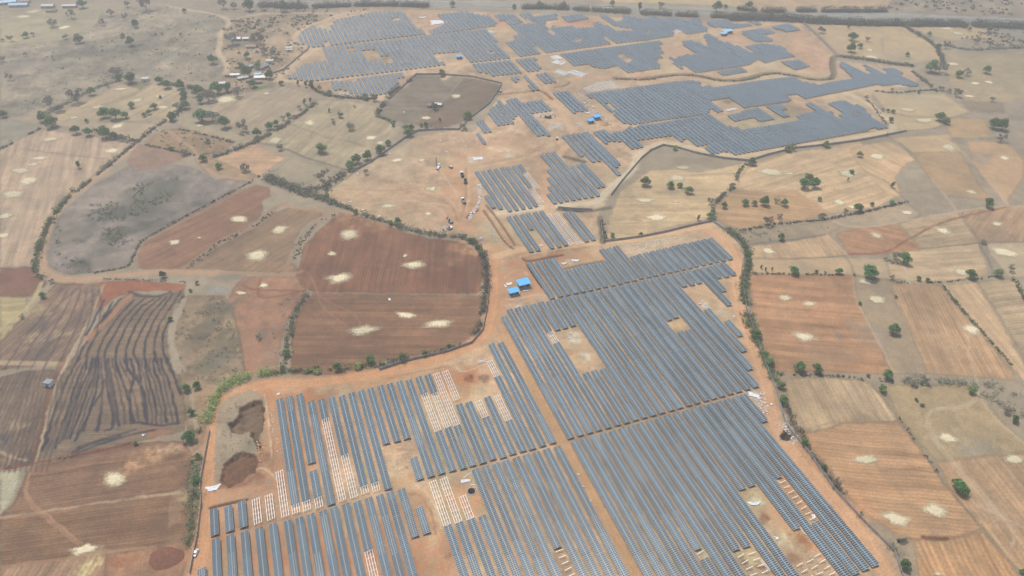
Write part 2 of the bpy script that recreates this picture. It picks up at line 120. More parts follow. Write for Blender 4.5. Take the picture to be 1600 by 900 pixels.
SPOTS = [
(-133.7,264.4,36.8,52.9,(182,132,101),0.75),
(-70.6,292.0,21.2,24.4,(182,132,101),0.5),
(-76.0,203.4,76.0,20.0,(178,122,90),0.75),
(-55.1,312.3,44.1,14.7,(190,142,104),0.6),
(-136.8,302.0,28.8,9.1,(182,120,84),0.7),
(-29.7,317.6,18.5,11.8,(178,120,86),0.8),
(-20.3,231.9,12.5,11.4,(188,134,98),0.7),
(-53.7,224.4,18.4,22.1,(190,138,104),0.6),
(-12.5,383.8,12.5,40.7,(190,138,102),0.7),
(13.3,423.4,26.6,30.7,(188,132,98),0.75),
(45.7,443.1,41.1,9.8,(186,130,96),0.6),
(127.7,397.6,17.0,21.2,(194,150,116),0.5),
(116.6,292.0,70.6,95.5,(176,140,108),0.35),
(150.3,224.4,27.6,25.8,(196,140,102),0.7),
(146.5,251.7,16.3,20.7,(198,142,104),0.7),
(-41.7,535.9,18.2,80.2,(192,142,108),0.75),
(-5.7,611.5,34.4,35.9,(192,148,116),0.6),
(27.2,569.0,6.5,52.0,(196,144,112),0.6),
(-101.3,515.3,45.6,40.1,(184,150,120),0.5),
(-111.9,592.7,39.2,49.0,(176,158,134),0.5),
(40.7,342.8,10.9,17.6,(192,156,124),0.5),
(0.0,455.6,41.9,10.1,(196,152,114),0.6),
(346.0,849.9,30.9,59.4,(196,152,124),0.75),
(-90.8,980.3,20.6,47.9,(196,148,120),0.7),
(-12.4,980.3,14.9,31.9,(198,144,116),0.7),
(86.1,972.3,32.8,21.0,(198,144,116),0.8),
(56.2,946.7,16.1,15.1,(196,148,122),0.6),
(110.8,786.2,62.3,13.1,(200,152,122),0.7),
(193.3,860.5,20.8,30.2,(190,152,124),0.7),
(-198.3,1033.0,34.5,11.6,(198,148,120),0.7),
(298.6,922.1,39.3,14.5,(196,152,120),0.6),
(15.7,917.3,23.5,52.7,(188,156,126),0.5),
(276.7,673.3,67.6,26.6,(176,164,138),0.5),
(156.0,651.7,36.0,14.1,(172,162,134),0.6),
(181.3,688.3,21.9,21.4,(182,156,126),0.6),
(-233.3,839.4,25.5,51.9,(190,158,128),0.5),
(389.3,790.0,41.7,47.2,(172,158,134),0.6),
(421.3,736.4,26.3,33.9,(168,156,134),0.5),
(63.1,696.0,75.7,31.0,(190,160,130),0.5),
(28.4,696.0,11.4,12.4,(206,196,182),0.6),
(38.2,353.8,4.2,4.9,(205,200,190),0.7),
(44.1,335.9,3.1,3.1,(205,198,186),0.7),
(35.1,339.0,4.1,2.6,(150,110,85),0.5),
(-25.7,317.0,4.0,3.8,(118,76,58),0.8),
(-15.8,317.0,4.6,4.3,(112,92,80),0.7),
(-27.2,309.0,3.9,6.5,(160,128,102),0.6),
(-31.2,321.3,5.3,3.9,(166,110,80),0.6),
(-53.2,251.2,1.3,1.0,(140,92,72),0.8),
(-58.5,252.3,3.5,3.7,(204,176,148),0.5),
(-29.7,200.8,2.1,1.5,(116,74,56),0.8),
(134.6,379.4,4.0,2.1,(178,174,172),0.9),
(126.5,386.2,3.7,4.2,(206,196,176),0.8),
(104.5,366.9,6.5,6.2,(204,172,130),0.7),
(118.4,232.9,5.0,8.1,(196,186,152),0.85),
(127.5,209.1,5.8,5.5,(200,184,150),0.85),
(122.0,215.9,3.2,5.7,(196,172,140),0.6),
(120.0,220.4,3.0,3.8,(128,88,62),0.75),
(134.2,210.4,4.8,6.7,(132,88,64),0.65),
(126.7,199.6,4.1,2.9,(126,82,60),0.6),
(107.9,198.5,5.7,7.5,(192,174,134),0.8),
(110.9,194.4,2.5,1.7,(120,80,60),0.7),
(104.3,197.3,2.0,1.7,(124,86,64),0.7),
(104.9,223.0,1.1,19.5,(186,172,138),0.35),
(87.4,202.0,3.1,2.9,(192,178,140),0.7),
(138.9,217.0,4.6,5.4,(196,178,144),0.4),
(138.4,298.8,3.8,13.3,(186,172,154),0.6),
(146.9,284.2,3.7,10.9,(192,178,158),0.6),
(137.0,303.3,3.9,2.7,(214,200,178),0.8),
(148.3,262.5,3.0,1.5,(206,186,160),0.5),
(3.7,386.0,2.8,2.6,(205,200,196),0.8),
(-3.7,386.0,3.2,1.9,(206,190,172),0.7),
(19.7,393.7,3.8,2.3,(200,176,150),0.6),
(-52.9,479.5,4.1,3.1,(176,172,168),0.8),
(-30.3,594.1,7.0,6.1,(206,200,194),0.8),
(-0.4,600.7,5.0,4.9,(196,186,176),0.8),
(20.2,449.0,7.4,5.2,(192,184,174),0.6),
(68.3,517.1,5.4,5.4,(204,192,172),0.7),
(50.1,515.3,5.4,2.1,(206,196,178),0.7),
(40.7,664.8,9.7,11.6,(208,202,192),0.7),
(0.7,657.2,9.7,10.1,(206,180,156),0.6),
(-2.4,611.6,8.1,6.8,(208,188,168),0.6),
(55.4,593.8,9.0,5.4,(150,135,118),0.6),
(-16.8,616.2,6.1,4.6,(206,190,170),0.6),
(-37.5,623.1,6.2,21.0,(190,152,122),0.5),
(89.3,668.7,4.4,6.5,(176,134,98),0.9),
(-27.1,587.3,11.9,12.9,(176,146,122),0.5),
(-26.6,496.3,10.5,15.2,(190,148,114),0.6),
(-4.5,470.2,5.1,14.1,(182,132,100),0.5),
(43.1,436.7,4.8,2.8,(206,190,170),0.6),
(91.6,455.7,13.2,9.0,(184,160,130),0.6),
(117.5,465.2,27.7,7.7,(176,156,130),0.6),
(91.5,459.1,10.0,6.1,(180,146,116),0.5),
(-231.6,955.1,6.5,8.2,(152,148,126),0.7),
(-144.8,845.4,5.2,4.5,(120,112,98),0.8),
(-220.8,853.6,10.5,22.7,(196,166,134),0.6),
(-176.0,778.0,4.9,3.3,(112,116,108),0.7),
(-179.0,741.7,7.1,7.6,(196,184,164),0.6),
(-68.3,853.6,13.1,17.0,(160,152,142),0.7),
(-14.1,935.1,11.3,26.3,(192,162,134),0.5),
(54.4,838.7,11.7,18.4,(176,162,136),0.7),
(129.9,849.9,4.6,6.0,(118,106,92),0.8),
(114.3,820.6,7.6,6.4,(176,166,140),0.6),
(353.9,928.0,16.9,26.0,(196,146,120),0.6),
(296.2,832.8,10.3,12.7,(192,172,148),0.6),
(258.5,941.1,12.8,19.9,(196,180,152),0.7),
(218.7,720.6,6.9,5.2,(130,122,104),0.8),
(283.8,707.7,6.8,14.1,(156,136,112),0.7),
(218.1,721.6,5.8,5.2,(124,116,100),0.8),
(221.4,665.5,9.8,10.3,(164,156,122),0.7),
(105.1,775.5,30.5,11.4,(172,160,142),0.5),
(89.4,668.1,3.3,4.7,(182,140,104),0.8),
(312.7,721.3,5.8,4.1,(140,128,108),0.7),
(299.2,725.7,6.9,4.1,(170,140,112),0.6),
(278.4,702.7,4.5,14.0,(146,134,112),0.7),
(247.2,667.7,21.7,7.8,(176,168,132),0.6),
(410.6,765.5,8.4,6.4,(188,178,160),0.7),
(353.4,734.6,10.5,9.0,(150,138,120),0.6),
(-312.1,501.6,12.6,13.0,(88,88,76),0.95),
(-325.3,504.9,5.1,6.6,(92,90,80),0.9),
(-290.7,528.6,22.6,31.6,(98,98,86),0.85),
(-291.6,504.9,10.1,9.8,(98,98,86),0.8),
(-293.3,469.0,11.2,16.3,(90,88,78),0.95),
(-302.2,431.1,9.1,8.5,(92,88,78),0.95),
(-316.0,464.6,6.7,6.4,(96,94,82),0.9),
(-282.7,482.6,9.8,9.3,(100,98,86),0.8),
(-291.5,450.2,9.4,5.6,(108,102,92),0.7),
(-344.5,488.8,6.6,22.0,(110,106,96),0.6),
(-198.7,403.2,8.7,4.4,(148,146,146),0.7),
(-194.5,418.1,13.4,5.6,(124,118,106),0.6),
(-192.5,366.6,8.2,5.4,(104,104,92),0.7),
(-176.7,334.1,11.6,11.5,(112,110,98),0.6),
(-155.5,356.1,3.5,5.4,(116,110,100),0.7),
(-186.4,382.1,8.4,9.1,(116,112,100),0.5),
(-149.7,364.5,1.9,7.5,(128,120,118),0.6),
(-144.8,330.3,7.7,17.1,(146,124,108),0.6),
(-305.7,379.8,8.4,9.0,(166,146,112),0.7),
(-279.9,358.1,8.1,4.6,(170,150,118),0.6),
(-297.9,354.0,8.0,5.2,(168,148,116),0.6),
(-287.0,350.9,6.6,3.3,(136,132,132),0.5),
(-297.6,366.6,5.5,7.5,(96,88,90),0.6),
(-284.7,336.0,11.6,7.7,(96,86,86),0.5),
(-292.5,384.4,12.7,4.1,(166,146,112),0.4),
(-153.8,461.6,3.5,11.6,(172,146,122),0.7),
(-266.5,280.7,5.2,5.3,(172,150,120),0.7),
(-268.6,271.2,4.5,4.2,(84,82,88),0.7),
(-262.3,259.6,6.3,4.8,(170,140,110),0.5),
(-189.1,258.0,9.3,7.2,(186,146,112),0.8),
(-181.3,263.7,11.3,3.6,(194,158,128),0.8),
(-193.4,251.7,3.9,5.5,(190,146,112),0.8),
(-198.9,244.5,6.7,5.4,(172,146,104),0.7),
(-161.2,233.7,4.1,5.8,(186,160,124),0.7),
(-156.4,218.3,3.4,9.4,(146,112,90),0.6),
(-190.5,278.1,7.8,5.2,(150,104,82),0.7),
(-175.2,197.8,7.6,4.3,(140,92,70),0.7),
(-191.5,195.3,6.5,8.5,(206,190,140),0.8),
(-243.0,301.7,4.1,38.4,(126,98,84),0.3),
(188.4,286.0,7.9,5.0,(146,126,108),0.7),
(192.9,248.6,7.3,4.6,(164,132,106),0.5),
(242.7,265.4,10.1,9.1,(152,142,130),0.7),
(182.9,202.7,6.6,7.5,(172,146,118),0.5),
(266.4,373.2,8.3,26.5,(164,136,112),0.4),
(205.9,425.9,13.5,5.2,(176,150,126),0.4),
(202.1,355.0,2.9,3.7,(132,128,130),0.6),
(223.9,356.1,12.1,16.6,(150,138,124),0.5),
(268.3,439.2,5.4,6.0,(122,116,104),0.7),
(187.1,467.5,9.6,8.9,(138,132,124),0.6),
(446.7,848.7,14.8,15.2,(144,136,120),0.7),
(619.5,930.2,22.8,42.2,(138,132,120),0.7),
(411.6,594.3,12.9,10.6,(134,126,114),0.7),
(409.0,629.2,8.4,7.7,(128,120,106),0.7),
(525.7,752.1,11.5,10.0,(130,124,112),0.6),
(448.3,637.0,10.2,15.6,(126,124,110),0.6),
(-465.9,888.0,20.6,23.0,(128,122,110),0.6),
(-485.8,869.2,17.7,18.5,(122,118,108),0.6),
(-522.7,826.6,38.9,20.5,(130,124,116),0.5),
(-391.9,854.6,22.5,18.0,(126,120,108),0.6),
(-559.2,813.1,14.4,40.0,(126,118,112),0.5),
(-414.0,992.7,25.3,27.5,(134,126,110),0.6),
(-361.8,876.7,12.7,30.0,(138,126,110),0.5),
(-348.4,800.0,21.3,26.0,(168,146,122),0.6),
(-417.3,806.5,21.5,13.1,(124,120,110),0.5),
(-472.4,660.0,12.3,9.7,(128,124,110),0.5),
(-290.2,915.5,15.8,20.1,(178,154,130),0.6),
(-327.1,983.6,44.7,27.1,(156,134,114),0.5),
(-330.3,899.6,15.6,23.4,(110,108,100),0.6),
(-255.7,762.5,9.1,9.6,(106,104,94),0.5),
(-78.8,708.4,7.5,7.5,(96,92,86),0.8),
(-110.1,756.5,20.4,11.9,(136,126,112),0.5),
(-136.1,253.7,9.3,8.9,(122,88,68),0.8),
(-136.1,243.6,8.5,5.7,(132,96,74),0.75),
(-138.2,280.3,4.3,7.4,(190,148,104),0.7),
(-141.6,248.6,3.4,6.5,(96,74,58),0.6),
(-146.6,290.4,5.6,5.2,(84,68,56),0.7),
(-139.7,294.8,2.5,7.0,(110,98,78),0.6),
(-136.6,265.9,4.2,6.2,(98,90,74),0.8),
(-155.4,290.4,3.8,3.4,(104,102,76),0.7),
(-152.2,301.0,5.1,2.7,(112,108,84),0.6),
(-140.0,243.3,9.1,4.3,(140,100,78),0.7),
(-329.0,473.5,14.5,18.0,(112,108,94),0.6),
(-288.6,436.5,16.8,8.1,(116,110,98),0.6),
(-275.9,535.6,10.5,21.4,(122,116,104),0.5),
(-192.0,382.1,11.2,9.1,(98,94,80),0.6),
(-197.1,356.1,8.0,18.7,(104,98,84),0.6),
(-174.5,347.9,9.3,12.1,(98,94,78),0.7),
(-182.6,328.4,10.2,7.5,(100,96,82),0.6),
(-112.9,458.7,14.2,17.3,(108,76,62),0.5),
(-49.8,418.1,17.8,15.3,(112,76,62),0.5),
(-131.9,420.7,10.4,10.3,(128,94,78),0.5),
(-82.6,386.7,22.6,5.5,(134,104,86),0.5),
(-38.2,356.1,12.1,8.3,(110,84,70),0.5),
(-227.6,235.1,10.7,5.8,(136,106,86),0.5),
(-183.8,215.6,18.2,5.3,(112,82,66),0.5),
(-225.1,207.8,10.0,6.4,(108,84,68),0.5),
(176.6,377.6,16.7,8.9,(178,142,112),0.5),
(160.7,360.2,8.1,14.8,(156,120,94),0.5),
(190.3,336.0,18.1,9.7,(152,128,106),0.6),
(267.0,347.9,11.9,14.1,(180,150,120),0.5),
(158.3,244.0,10.9,9.1,(188,152,118),0.5),
(192.0,223.8,13.9,8.3,(172,136,106),0.5),
(228.1,226.6,9.3,11.2,(186,158,130),0.5),
]
LINES = [
('burnt',[(-244.5,262.9),(-250.5,285.1),(-254.8,303.7),(-258.4,325.7),(-258.1,334.2)],1.3,(64,62,68),1.0),
('burnt',[(-238.4,264.5),(-242.4,278.1),(-245.6,294.2),(-249.4,309.5),(-253.0,327.8)],1.3,(64,62,68),1.0),
('burnt',[(-237.2,270.4),(-241.8,290.5),(-245.7,307.5),(-247.2,323.6),(-250.9,334.2)],1.3,(64,62,68),1.0),
('burnt',[(-234.0,271.2),(-237.0,288.7),(-240.5,303.7),(-242.8,319.5),(-248.7,334.2)],1.3,(64,62,68),1.0),
('burnt',[(-229.3,276.3),(-232.5,290.5),(-237.0,309.5),(-242.8,325.7),(-247.3,334.2)],1.3,(64,62,68),1.0),
('burnt',[(-230.7,269.5),(-230.9,279.8),(-233.0,296.1),(-232.5,305.6),(-235.5,315.5)],1.3,(64,62,68),1.0),
('burnt',[(-222.2,276.3),(-225.7,288.7),(-228.5,298.0)],1.3,(64,62,68),1.0),
('burnt',[(-218.3,276.3),(-213.9,278.1),(-221.5,294.2),(-231.5,309.5),(-236.9,323.6),(-242.9,334.2)],1.3,(64,62,68),1.0),
('burnt',[(-212.0,279.8),(-217.2,290.5),(-225.7,305.6),(-234.6,321.5),(-240.8,334.2)],1.3,(64,62,68),1.0),
('burnt',[(-207.0,283.3),(-212.2,296.1),(-221.1,309.5),(-229.0,321.5),(-237.1,334.2)],1.3,(64,62,68),1.0),
('burnt',[(-214.4,313.4),(-222.6,321.5),(-232.1,334.2)],1.3,(64,62,68),1.0),
('burnt',[(-199.1,285.1),(-206.2,298.0)],1.3,(64,62,68),1.0),
('burnt',[(-204.3,281.6),(-215.1,299.8),(-219.8,321.5),(-228.5,334.2)],1.3,(64,62,68),1.0),
('burnt',[(-197.1,281.6),(-207.1,303.7),(-214.5,315.5),(-223.4,334.2)],1.3,(64,62,68),1.0),
('burnt',[(-191.9,281.6),(-198.7,296.1),(-206.7,311.5),(-215.8,325.7),(-219.1,334.2)],1.3,(64,62,68),1.0),
('burnt',[(-187.0,282.5),(-193.4,296.1),(-202.6,313.4),(-212.3,327.8),(-213.3,334.2)],1.3,(64,62,68),1.0),
('burnt',[(-180.1,281.6),(-188.7,298.0),(-197.8,315.5),(-205.8,325.7),(-209.7,334.2)],1.3,(64,62,68),1.0),
('burnt',[(-186.6,303.7),(-196.5,319.5),(-206.1,334.2)],1.3,(64,62,68),1.0),
('burnt',[(-206.2,281.6),(-201.4,282.5),(-189.9,279.8),(-179.8,282.5)],1.3,(64,62,68),1.0),
('burnt',[(-227.3,259.6),(-215.9,267.8),(-200.8,274.6),(-191.5,277.2)],1.3,(64,62,68),1.0),
('burnt',[(-228.7,261.3),(-218.8,268.7),(-207.8,272.9)],1.3,(64,62,68),1.0),
('burnt',[(-227.0,264.5),(-216.1,271.2),(-201.9,277.2)],1.3,(64,62,68),1.0),
('burnt',[(-245.5,271.2),(-244.3,263.7)],1.3,(64,62,68),1.0),
('burnt',[(-227.8,258.0),(-215.9,262.1),(-200.6,267.8)],1.3,(64,62,68),1.0),
('burnt',[(-258.7,330.3),(-262.0,360.2),(-259.2,382.1),(-258.4,393.7)],1.3,(64,62,68),1.0),
('burnt',[(-249.8,324.6),(-256.7,339.9),(-257.4,356.1),(-260.1,377.6),(-253.2,391.3)],1.3,(64,62,68),1.0),
('burnt',[(-244.0,323.0),(-250.2,339.9),(-252.5,360.2),(-251.7,377.6),(-248.9,391.3)],1.3,(64,62,68),1.0),
('burnt',[(-237.6,323.0),(-246.3,339.9),(-247.1,360.2),(-247.5,377.6),(-242.7,393.7)],1.3,(64,62,68),1.0),
('burnt',[(-231.3,323.0),(-239.8,339.9),(-242.6,362.4),(-242.4,382.1),(-236.6,392.5)],1.3,(64,62,68),1.0),
('burnt',[(-225.0,323.0),(-234.1,341.9),(-237.2,362.4),(-237.3,379.8),(-232.7,393.7)],1.3,(64,62,68),1.0),
('burnt',[(-217.4,323.0),(-229.4,339.9),(-231.8,362.4),(-232.2,377.6),(-228.9,394.8)],1.3,(64,62,68),1.0),
('burnt',[(-212.4,323.0),(-222.9,339.9),(-226.9,360.2),(-227.5,379.8),(-225.9,398.4)],1.3,(64,62,68),1.0),
('burnt',[(-206.0,323.0),(-216.4,339.9),(-222.2,360.2),(-222.5,377.6),(-221.0,400.8)],1.3,(64,62,68),1.0),
('burnt',[(-199.7,323.0),(-210.5,339.9),(-217.2,356.1),(-218.1,373.2),(-217.9,396.0)],1.3,(64,62,68),1.0),
('burnt',[(-268.8,391.3),(-266.4,373.2),(-264.1,356.1)],1.3,(64,62,68),1.0),
('burnt',[(-262.2,389.0),(-260.9,373.2),(-259.7,358.1)],1.3,(64,62,68),1.0),
('burnt',[(-255.7,400.8),(-246.1,394.8),(-233.2,394.8),(-228.2,400.8)],1.3,(64,62,68),1.0),
('paint',[(-147.7,424.6),(-141.4,423.3),(-134.2,410.6),(-129.5,398.4),(-124.9,386.7),(-113.9,373.2),(-104.1,364.5)],0.7,(158,124,100),0.7),
('paint',[(-144.0,424.6),(-137.3,418.1),(-130.0,400.8),(-128.3,396.0),(-116.5,386.7),(-102.2,377.6),(-96.6,368.8),(-95.8,362.4)],0.7,(158,124,100),0.6),
('paint',[(-131.9,399.4),(-84.2,398.4),(-20.1,396.5)],1.0,(160,138,116),0.8),
('paint',[(-225.6,426.4),(-204.9,422.8),(-174.8,422.0),(-149.1,420.7),(-146.2,424.6)],3,(166,130,104),0.7),
('paint',[(-229.9,425.9),(-224.5,436.5),(-216.3,458.7),(-204.9,473.5),(-192.0,485.7),(-188.0,508.2),(-182.9,514.8)],5,(152,126,106),0.8),
('paint',[(-182.9,514.8),(-150.1,504.9),(-138.3,504.9)],4,(166,132,106),0.8),
('paint',[(-156.6,436.5),(-155.1,467.5),(-147.4,492.0),(-137.6,501.6)],6,(156,134,114),0.8),
('paint',[(-182.0,408.1),(-176.9,403.2),(-156.3,402.0),(-138.9,401.5)],1.8,(134,92,72),0.8),
('paint',[(-172.0,414.3),(-169.8,398.4),(-165.7,393.7),(-153.4,396.0),(-140.3,401.5)],1.8,(134,92,72),0.8),
('paint',[(-276.2,408.1),(-271.4,384.4),(-267.2,354.0),(-263.7,324.6)],1.5,(176,148,118),0.8),
('paint',[(-253.7,396.0),(-258.0,366.6),(-262.2,351.9)],4,(168,122,94),0.7),
('paint',[(-216.2,391.3),(-213.6,364.5),(-208.8,347.9),(-194.7,323.0)],4,(162,146,126),0.8),
('paint',[(-218.8,386.7),(-214.7,360.2),(-204.6,339.9),(-190.9,323.0)],2,(168,150,130),0.6),
('paint',[(-305.1,333.1),(-295.3,343.9)],1.5,(160,136,112),0.6),
('paint',[(-320.0,360.2),(-318.9,373.2),(-313.4,386.7),(-319.8,410.6)],3,(176,160,122),0.8),
('paint',[(-303.6,330.3),(-266.0,329.3)],4,(176,150,122),0.8),
('paint',[(-187.8,391.3),(-166.6,366.6)],1,(126,100,86),0.5),
('paint',[(-264.6,334.2),(-262.4,313.4),(-255.1,290.5),(-242.8,253.3)],1.5,(182,160,134),0.8),
('paint',[(-259.7,250.5),(-244.2,253.6),(-227.3,259.6),(-197.9,267.5)],2,(134,78,58),0.6),
('paint',[(-266.1,262.1),(-256.4,258.0),(-249.4,256.4)],1.5,(180,156,128),0.7),
('paint',[(-243.8,251.7),(-240.4,238.1),(-234.8,230.8),(-224.3,223.8),(-211.1,215.6),(-197.8,206.5)],1.2,(170,130,104),0.85),
('paint',[(-244.2,250.1),(-240.8,237.3),(-235.0,229.4),(-224.7,222.4),(-211.4,214.1),(-199.1,205.9)],0.9,(170,130,104),0.7),
('paint',[(-241.0,247.4),(-233.9,247.8),(-218.1,253.3),(-206.8,255.6),(-198.4,256.4)],1,(164,122,96),0.8),
('paint',[(-242.4,248.9),(-232.4,249.8),(-212.6,254.8)],0.8,(164,122,96),0.6),
('paint',[(-243.6,221.0),(-222.6,225.2),(-201.3,229.4),(-161.5,236.3)],1.6,(176,148,122),0.85),
('paint',[(-229.2,195.0),(-199.0,199.6),(-187.2,202.7),(-164.0,205.5)],2,(170,132,104),0.6),
('paint',[(-181.8,305.6),(-175.3,290.5),(-169.8,278.1)],2,(170,150,130),0.6),
('paint',[(-322.6,652.8),(-308.6,636.5),(-285.1,614.2),(-274.1,593.0),(-259.9,572.9),(-245.2,561.3),(-216.4,555.6)],3,(176,144,118),0.8),
('paint',[(-315.1,643.4),(-294.2,641.1),(-271.3,632.0)],1.5,(170,146,122),0.5),
('paint',[(-441.1,614.2),(-396.2,603.5),(-351.9,593.9)],0.9,(110,98,84),0.7),
('paint',[(-434.7,569.0),(-379.7,569.0)],0.7,(150,122,104),0.4),
('paint',[(-392.1,733.3),(-383.5,762.5)],0.8,(126,116,98),0.6),
('paint',[(-442.4,695.2),(-396.2,722.1),(-381.2,762.5)],0.8,(130,120,100),0.4),
('paint',[(-254.3,655.2),(-247.5,674.8),(-230.1,750.6)],1,(126,116,98),0.6),
('paint',[(-417.3,705.8),(-378.6,700.4)],0.8,(126,116,98),0.5),
('paint',[(-408.5,826.6),(-396.9,854.6),(-387.5,899.6)],3,(112,108,98),0.6),
('paint',[(-583.8,840.4),(-570.5,861.9),(-518.1,884.2),(-508.1,907.5)],2,(124,118,106),0.5),
('paint',[(-535.5,974.6),(-533.5,940.1),(-540.4,931.8)],2,(164,150,130),0.6),
('paint',[(-213.8,668.8),(-187.1,650.5),(-170.2,636.5),(-151.5,632.0),(-131.6,618.6)],1.2,(122,112,92),0.7),
('paint',[(-189.1,641.1),(-177.8,674.8),(-162.1,716.6)],1,(126,116,96),0.5),
('paint',[(-170.2,636.5),(-153.9,645.8),(-134.1,674.8)],1,(122,112,92),0.6),
('paint',[(-194.9,614.2),(-185.6,643.4)],1,(122,112,92),0.5),
('paint',[(-149.5,632.0),(-163.9,614.2),(-178.6,593.0)],1,(126,116,96),0.5),
('paint',[(-167.5,722.1),(-157.0,674.8),(-156.3,636.5)],1,(126,116,96),0.4),
('paint',[(-53.8,785.9),(-63.9,744.8),(-72.9,716.6)],1.4,(160,146,126),0.9),
('paint',[(-72.3,708.4),(-44.1,705.8)],1,(150,136,118),0.7),
('paint',[(-82.1,697.8),(-88.9,679.8),(-93.0,668.8)],1.4,(156,140,120),0.8),
('paint',[(-233.4,627.4),(-207.6,618.6),(-179.1,595.1),(-141.4,574.9)],2.2,(118,108,94),0.8),
('paint',[(-150.6,537.3),(-134.8,569.0),(-112.9,609.9)],2.2,(112,108,96),0.6),
('paint',[(234.7,591.0),(231.1,569.0),(230.9,550.0),(230.2,535.9)],2,(192,170,144),0.5),
('paint',[(230.9,550.0),(232.0,584.9)],1,(190,168,142),0.3),
('paint',[(79.9,511.5),(119.0,511.5),(152.7,509.8)],1,(160,138,112),0.6),
('paint',[(79.5,492.0),(92.9,493.5),(99.2,491.3)],1.5,(130,118,104),0.6),
('paint',[(183.6,539.2),(232.7,538.5)],1,(160,136,110),0.7),
('paint',[(229.4,539.2),(240.3,518.2),(242.7,504.9)],3,(184,142,110),0.6),
('paint',[(243.6,539.2),(243.8,508.2)],1.5,(196,172,146),0.5),
('paint',[(174.5,458.7),(205.4,464.6),(234.9,471.7)],2,(120,110,98),0.7),
('paint',[(246.2,490.4),(253.1,482.0),(272.6,482.0),(303.0,492.0),(347.2,504.9),(372.2,510.8),(404.0,513.2)],2.6,(184,160,134),0.85),
('paint',[(347.2,504.9),(351.1,546.5),(350.7,557.7)],1.5,(190,168,142),0.6),
('paint',[(348.7,511.5),(351.4,535.6)],1.5,(184,160,136),0.5),
('paint',[(239.9,445.5),(268.0,446.0),(289.2,463.1),(319.3,484.1),(345.0,496.7),(375.0,506.5),(393.8,513.2)],1.8,(140,92,70),0.75),
('paint',[(265.4,475.9),(279.4,458.7)],1,(184,142,112),0.6),
('paint',[(292.1,485.7),(295.6,452.5)],1.5,(176,134,106),0.7),
('paint',[(234.7,471.1),(239.6,444.7)],2,(190,162,134),0.7),
('paint',[(296.4,452.5),(341.6,459.9),(375.7,461.6)],1.2,(130,116,100),0.7),
('paint',[(194.8,439.2),(237.5,443.0)],1.2,(126,112,96),0.7),
('paint',[(312.4,518.2),(321.0,499.0),(294.4,487.2)],1.2,(134,122,108),0.6),
('paint',[(311.0,557.7),(314.9,519.9)],1.2,(124,114,98),0.7),
('paint',[(314.5,535.6),(346.9,537.4)],1,(134,122,104),0.6),
('paint',[(399.6,557.7),(393.3,525.1),(392.1,513.2)],3,(188,160,134),0.7),
('paint',[(353.5,464.6),(374.2,479.5),(389.3,501.6),(398.8,535.6)],1,(178,150,124),0.5),
('paint',[(341.7,460.2),(337.5,436.5),(332.4,420.7)],2,(128,118,104),0.7),
('paint',[(234.7,419.2),(226.2,391.3),(225.6,371.0),(224.8,349.9),(223.1,323.0)],1.6,(182,156,130),0.8),
('paint',[(256.7,410.6),(250.8,382.1),(249.4,356.1),(242.7,323.0)],1.2,(168,144,122),0.5),
('paint',[(314.8,409.4),(311.0,382.1),(305.7,334.1)],1,(166,142,118),0.6),
('paint',[(286.8,375.4),(284.2,356.1),(275.0,339.9),(270.1,324.6)],1,(196,166,138),0.6),
('paint',[(274.9,431.1),(269.9,410.6)],1.5,(196,172,150),0.7),
('paint',[(174.5,455.9),(172.5,441.9),(169.1,423.3)],1,(190,164,138),0.5),
('paint',[(155.0,354.0),(166.7,353.0),(177.1,351.9)],1.5,(184,142,112),0.7),
('paint',[(177.8,311.5),(180.8,290.5),(183.6,262.9),(187.4,247.1),(194.3,223.8),(197.4,210.4),(202.9,191.8)],1.3,(166,138,110),0.7),
('paint',[(150.6,274.3),(157.7,276.3),(170.1,282.5),(182.0,283.0),(209.6,283.0)],1,(150,126,104),0.7),
('paint',[(205.9,314.4),(210.7,284.2),(213.5,262.1),(215.8,235.1),(221.4,214.6),(225.6,194.1)],1.6,(138,122,100),0.6),
('paint',[(266.8,311.5),(262.5,301.7),(254.9,295.2),(245.7,292.7),(233.3,292.0),(227.9,288.7),(225.3,281.6),(224.4,269.5),(226.6,258.0),(228.5,244.0),(231.7,233.7),(234.5,221.0),(234.7,213.0),(229.5,205.2)],1.2,(186,164,138),0.85),
('paint',[(266.0,311.5),(261.6,302.7),(254.9,296.5),(245.0,294.2),(233.2,293.3),(227.0,289.1),(223.6,280.7),(222.7,268.7),(224.6,257.7),(226.9,243.3),(229.8,232.2),(233.0,220.4)],1,(186,164,138),0.8),
('paint',[(262.6,299.8),(262.7,286.9),(269.3,267.8)],2,(184,162,134),0.7),
('paint',[(260.1,286.9),(256.4,274.6),(251.8,264.5)],1,(176,154,130),0.5),
('paint',[(216.5,254.8),(231.2,257.2),(248.6,259.6),(265.8,261.6)],1.4,(160,136,110),0.6),
('paint',[(197.1,209.7),(221.3,213.3)],1.2,(160,132,104),0.7),
('paint',[(187.1,249.4),(208.6,250.9)],2,(146,112,88),0.35),
('paint',[(240.3,286.9),(240.4,276.3),(249.5,261.3)],1,(150,134,114),0.6),
('paint',[(190.7,210.4),(201.6,209.7)],2,(120,84,62),0.8),
('paint',[(223.7,229.4),(240.6,215.6)],1.5,(196,170,148),0.5),
('paint',[(170.7,317.5),(166.0,294.2),(166.7,276.3)],1,(182,162,136),0.4),
('paint',[(273.0,332.0),(267.4,313.4)],1.2,(186,162,138),0.6),
('paint',[(368.2,704.4),(368.5,657.0)],1,(186,168,140),0.5),
('paint',[(442.8,777.9),(456.0,747.1)],1.5,(150,138,118),0.5),
('paint',[(507.4,1054.8),(494.9,1029.4),(546.6,1046.2),(573.2,1072.2)],1.5,(186,170,146),0.6),
('paint',[(484.5,1081.2),(499.0,1021.2)],1.5,(190,172,146),0.6),
('paint',[(419.2,1054.8),(440.5,1029.4)],1.5,(186,168,142),0.5),
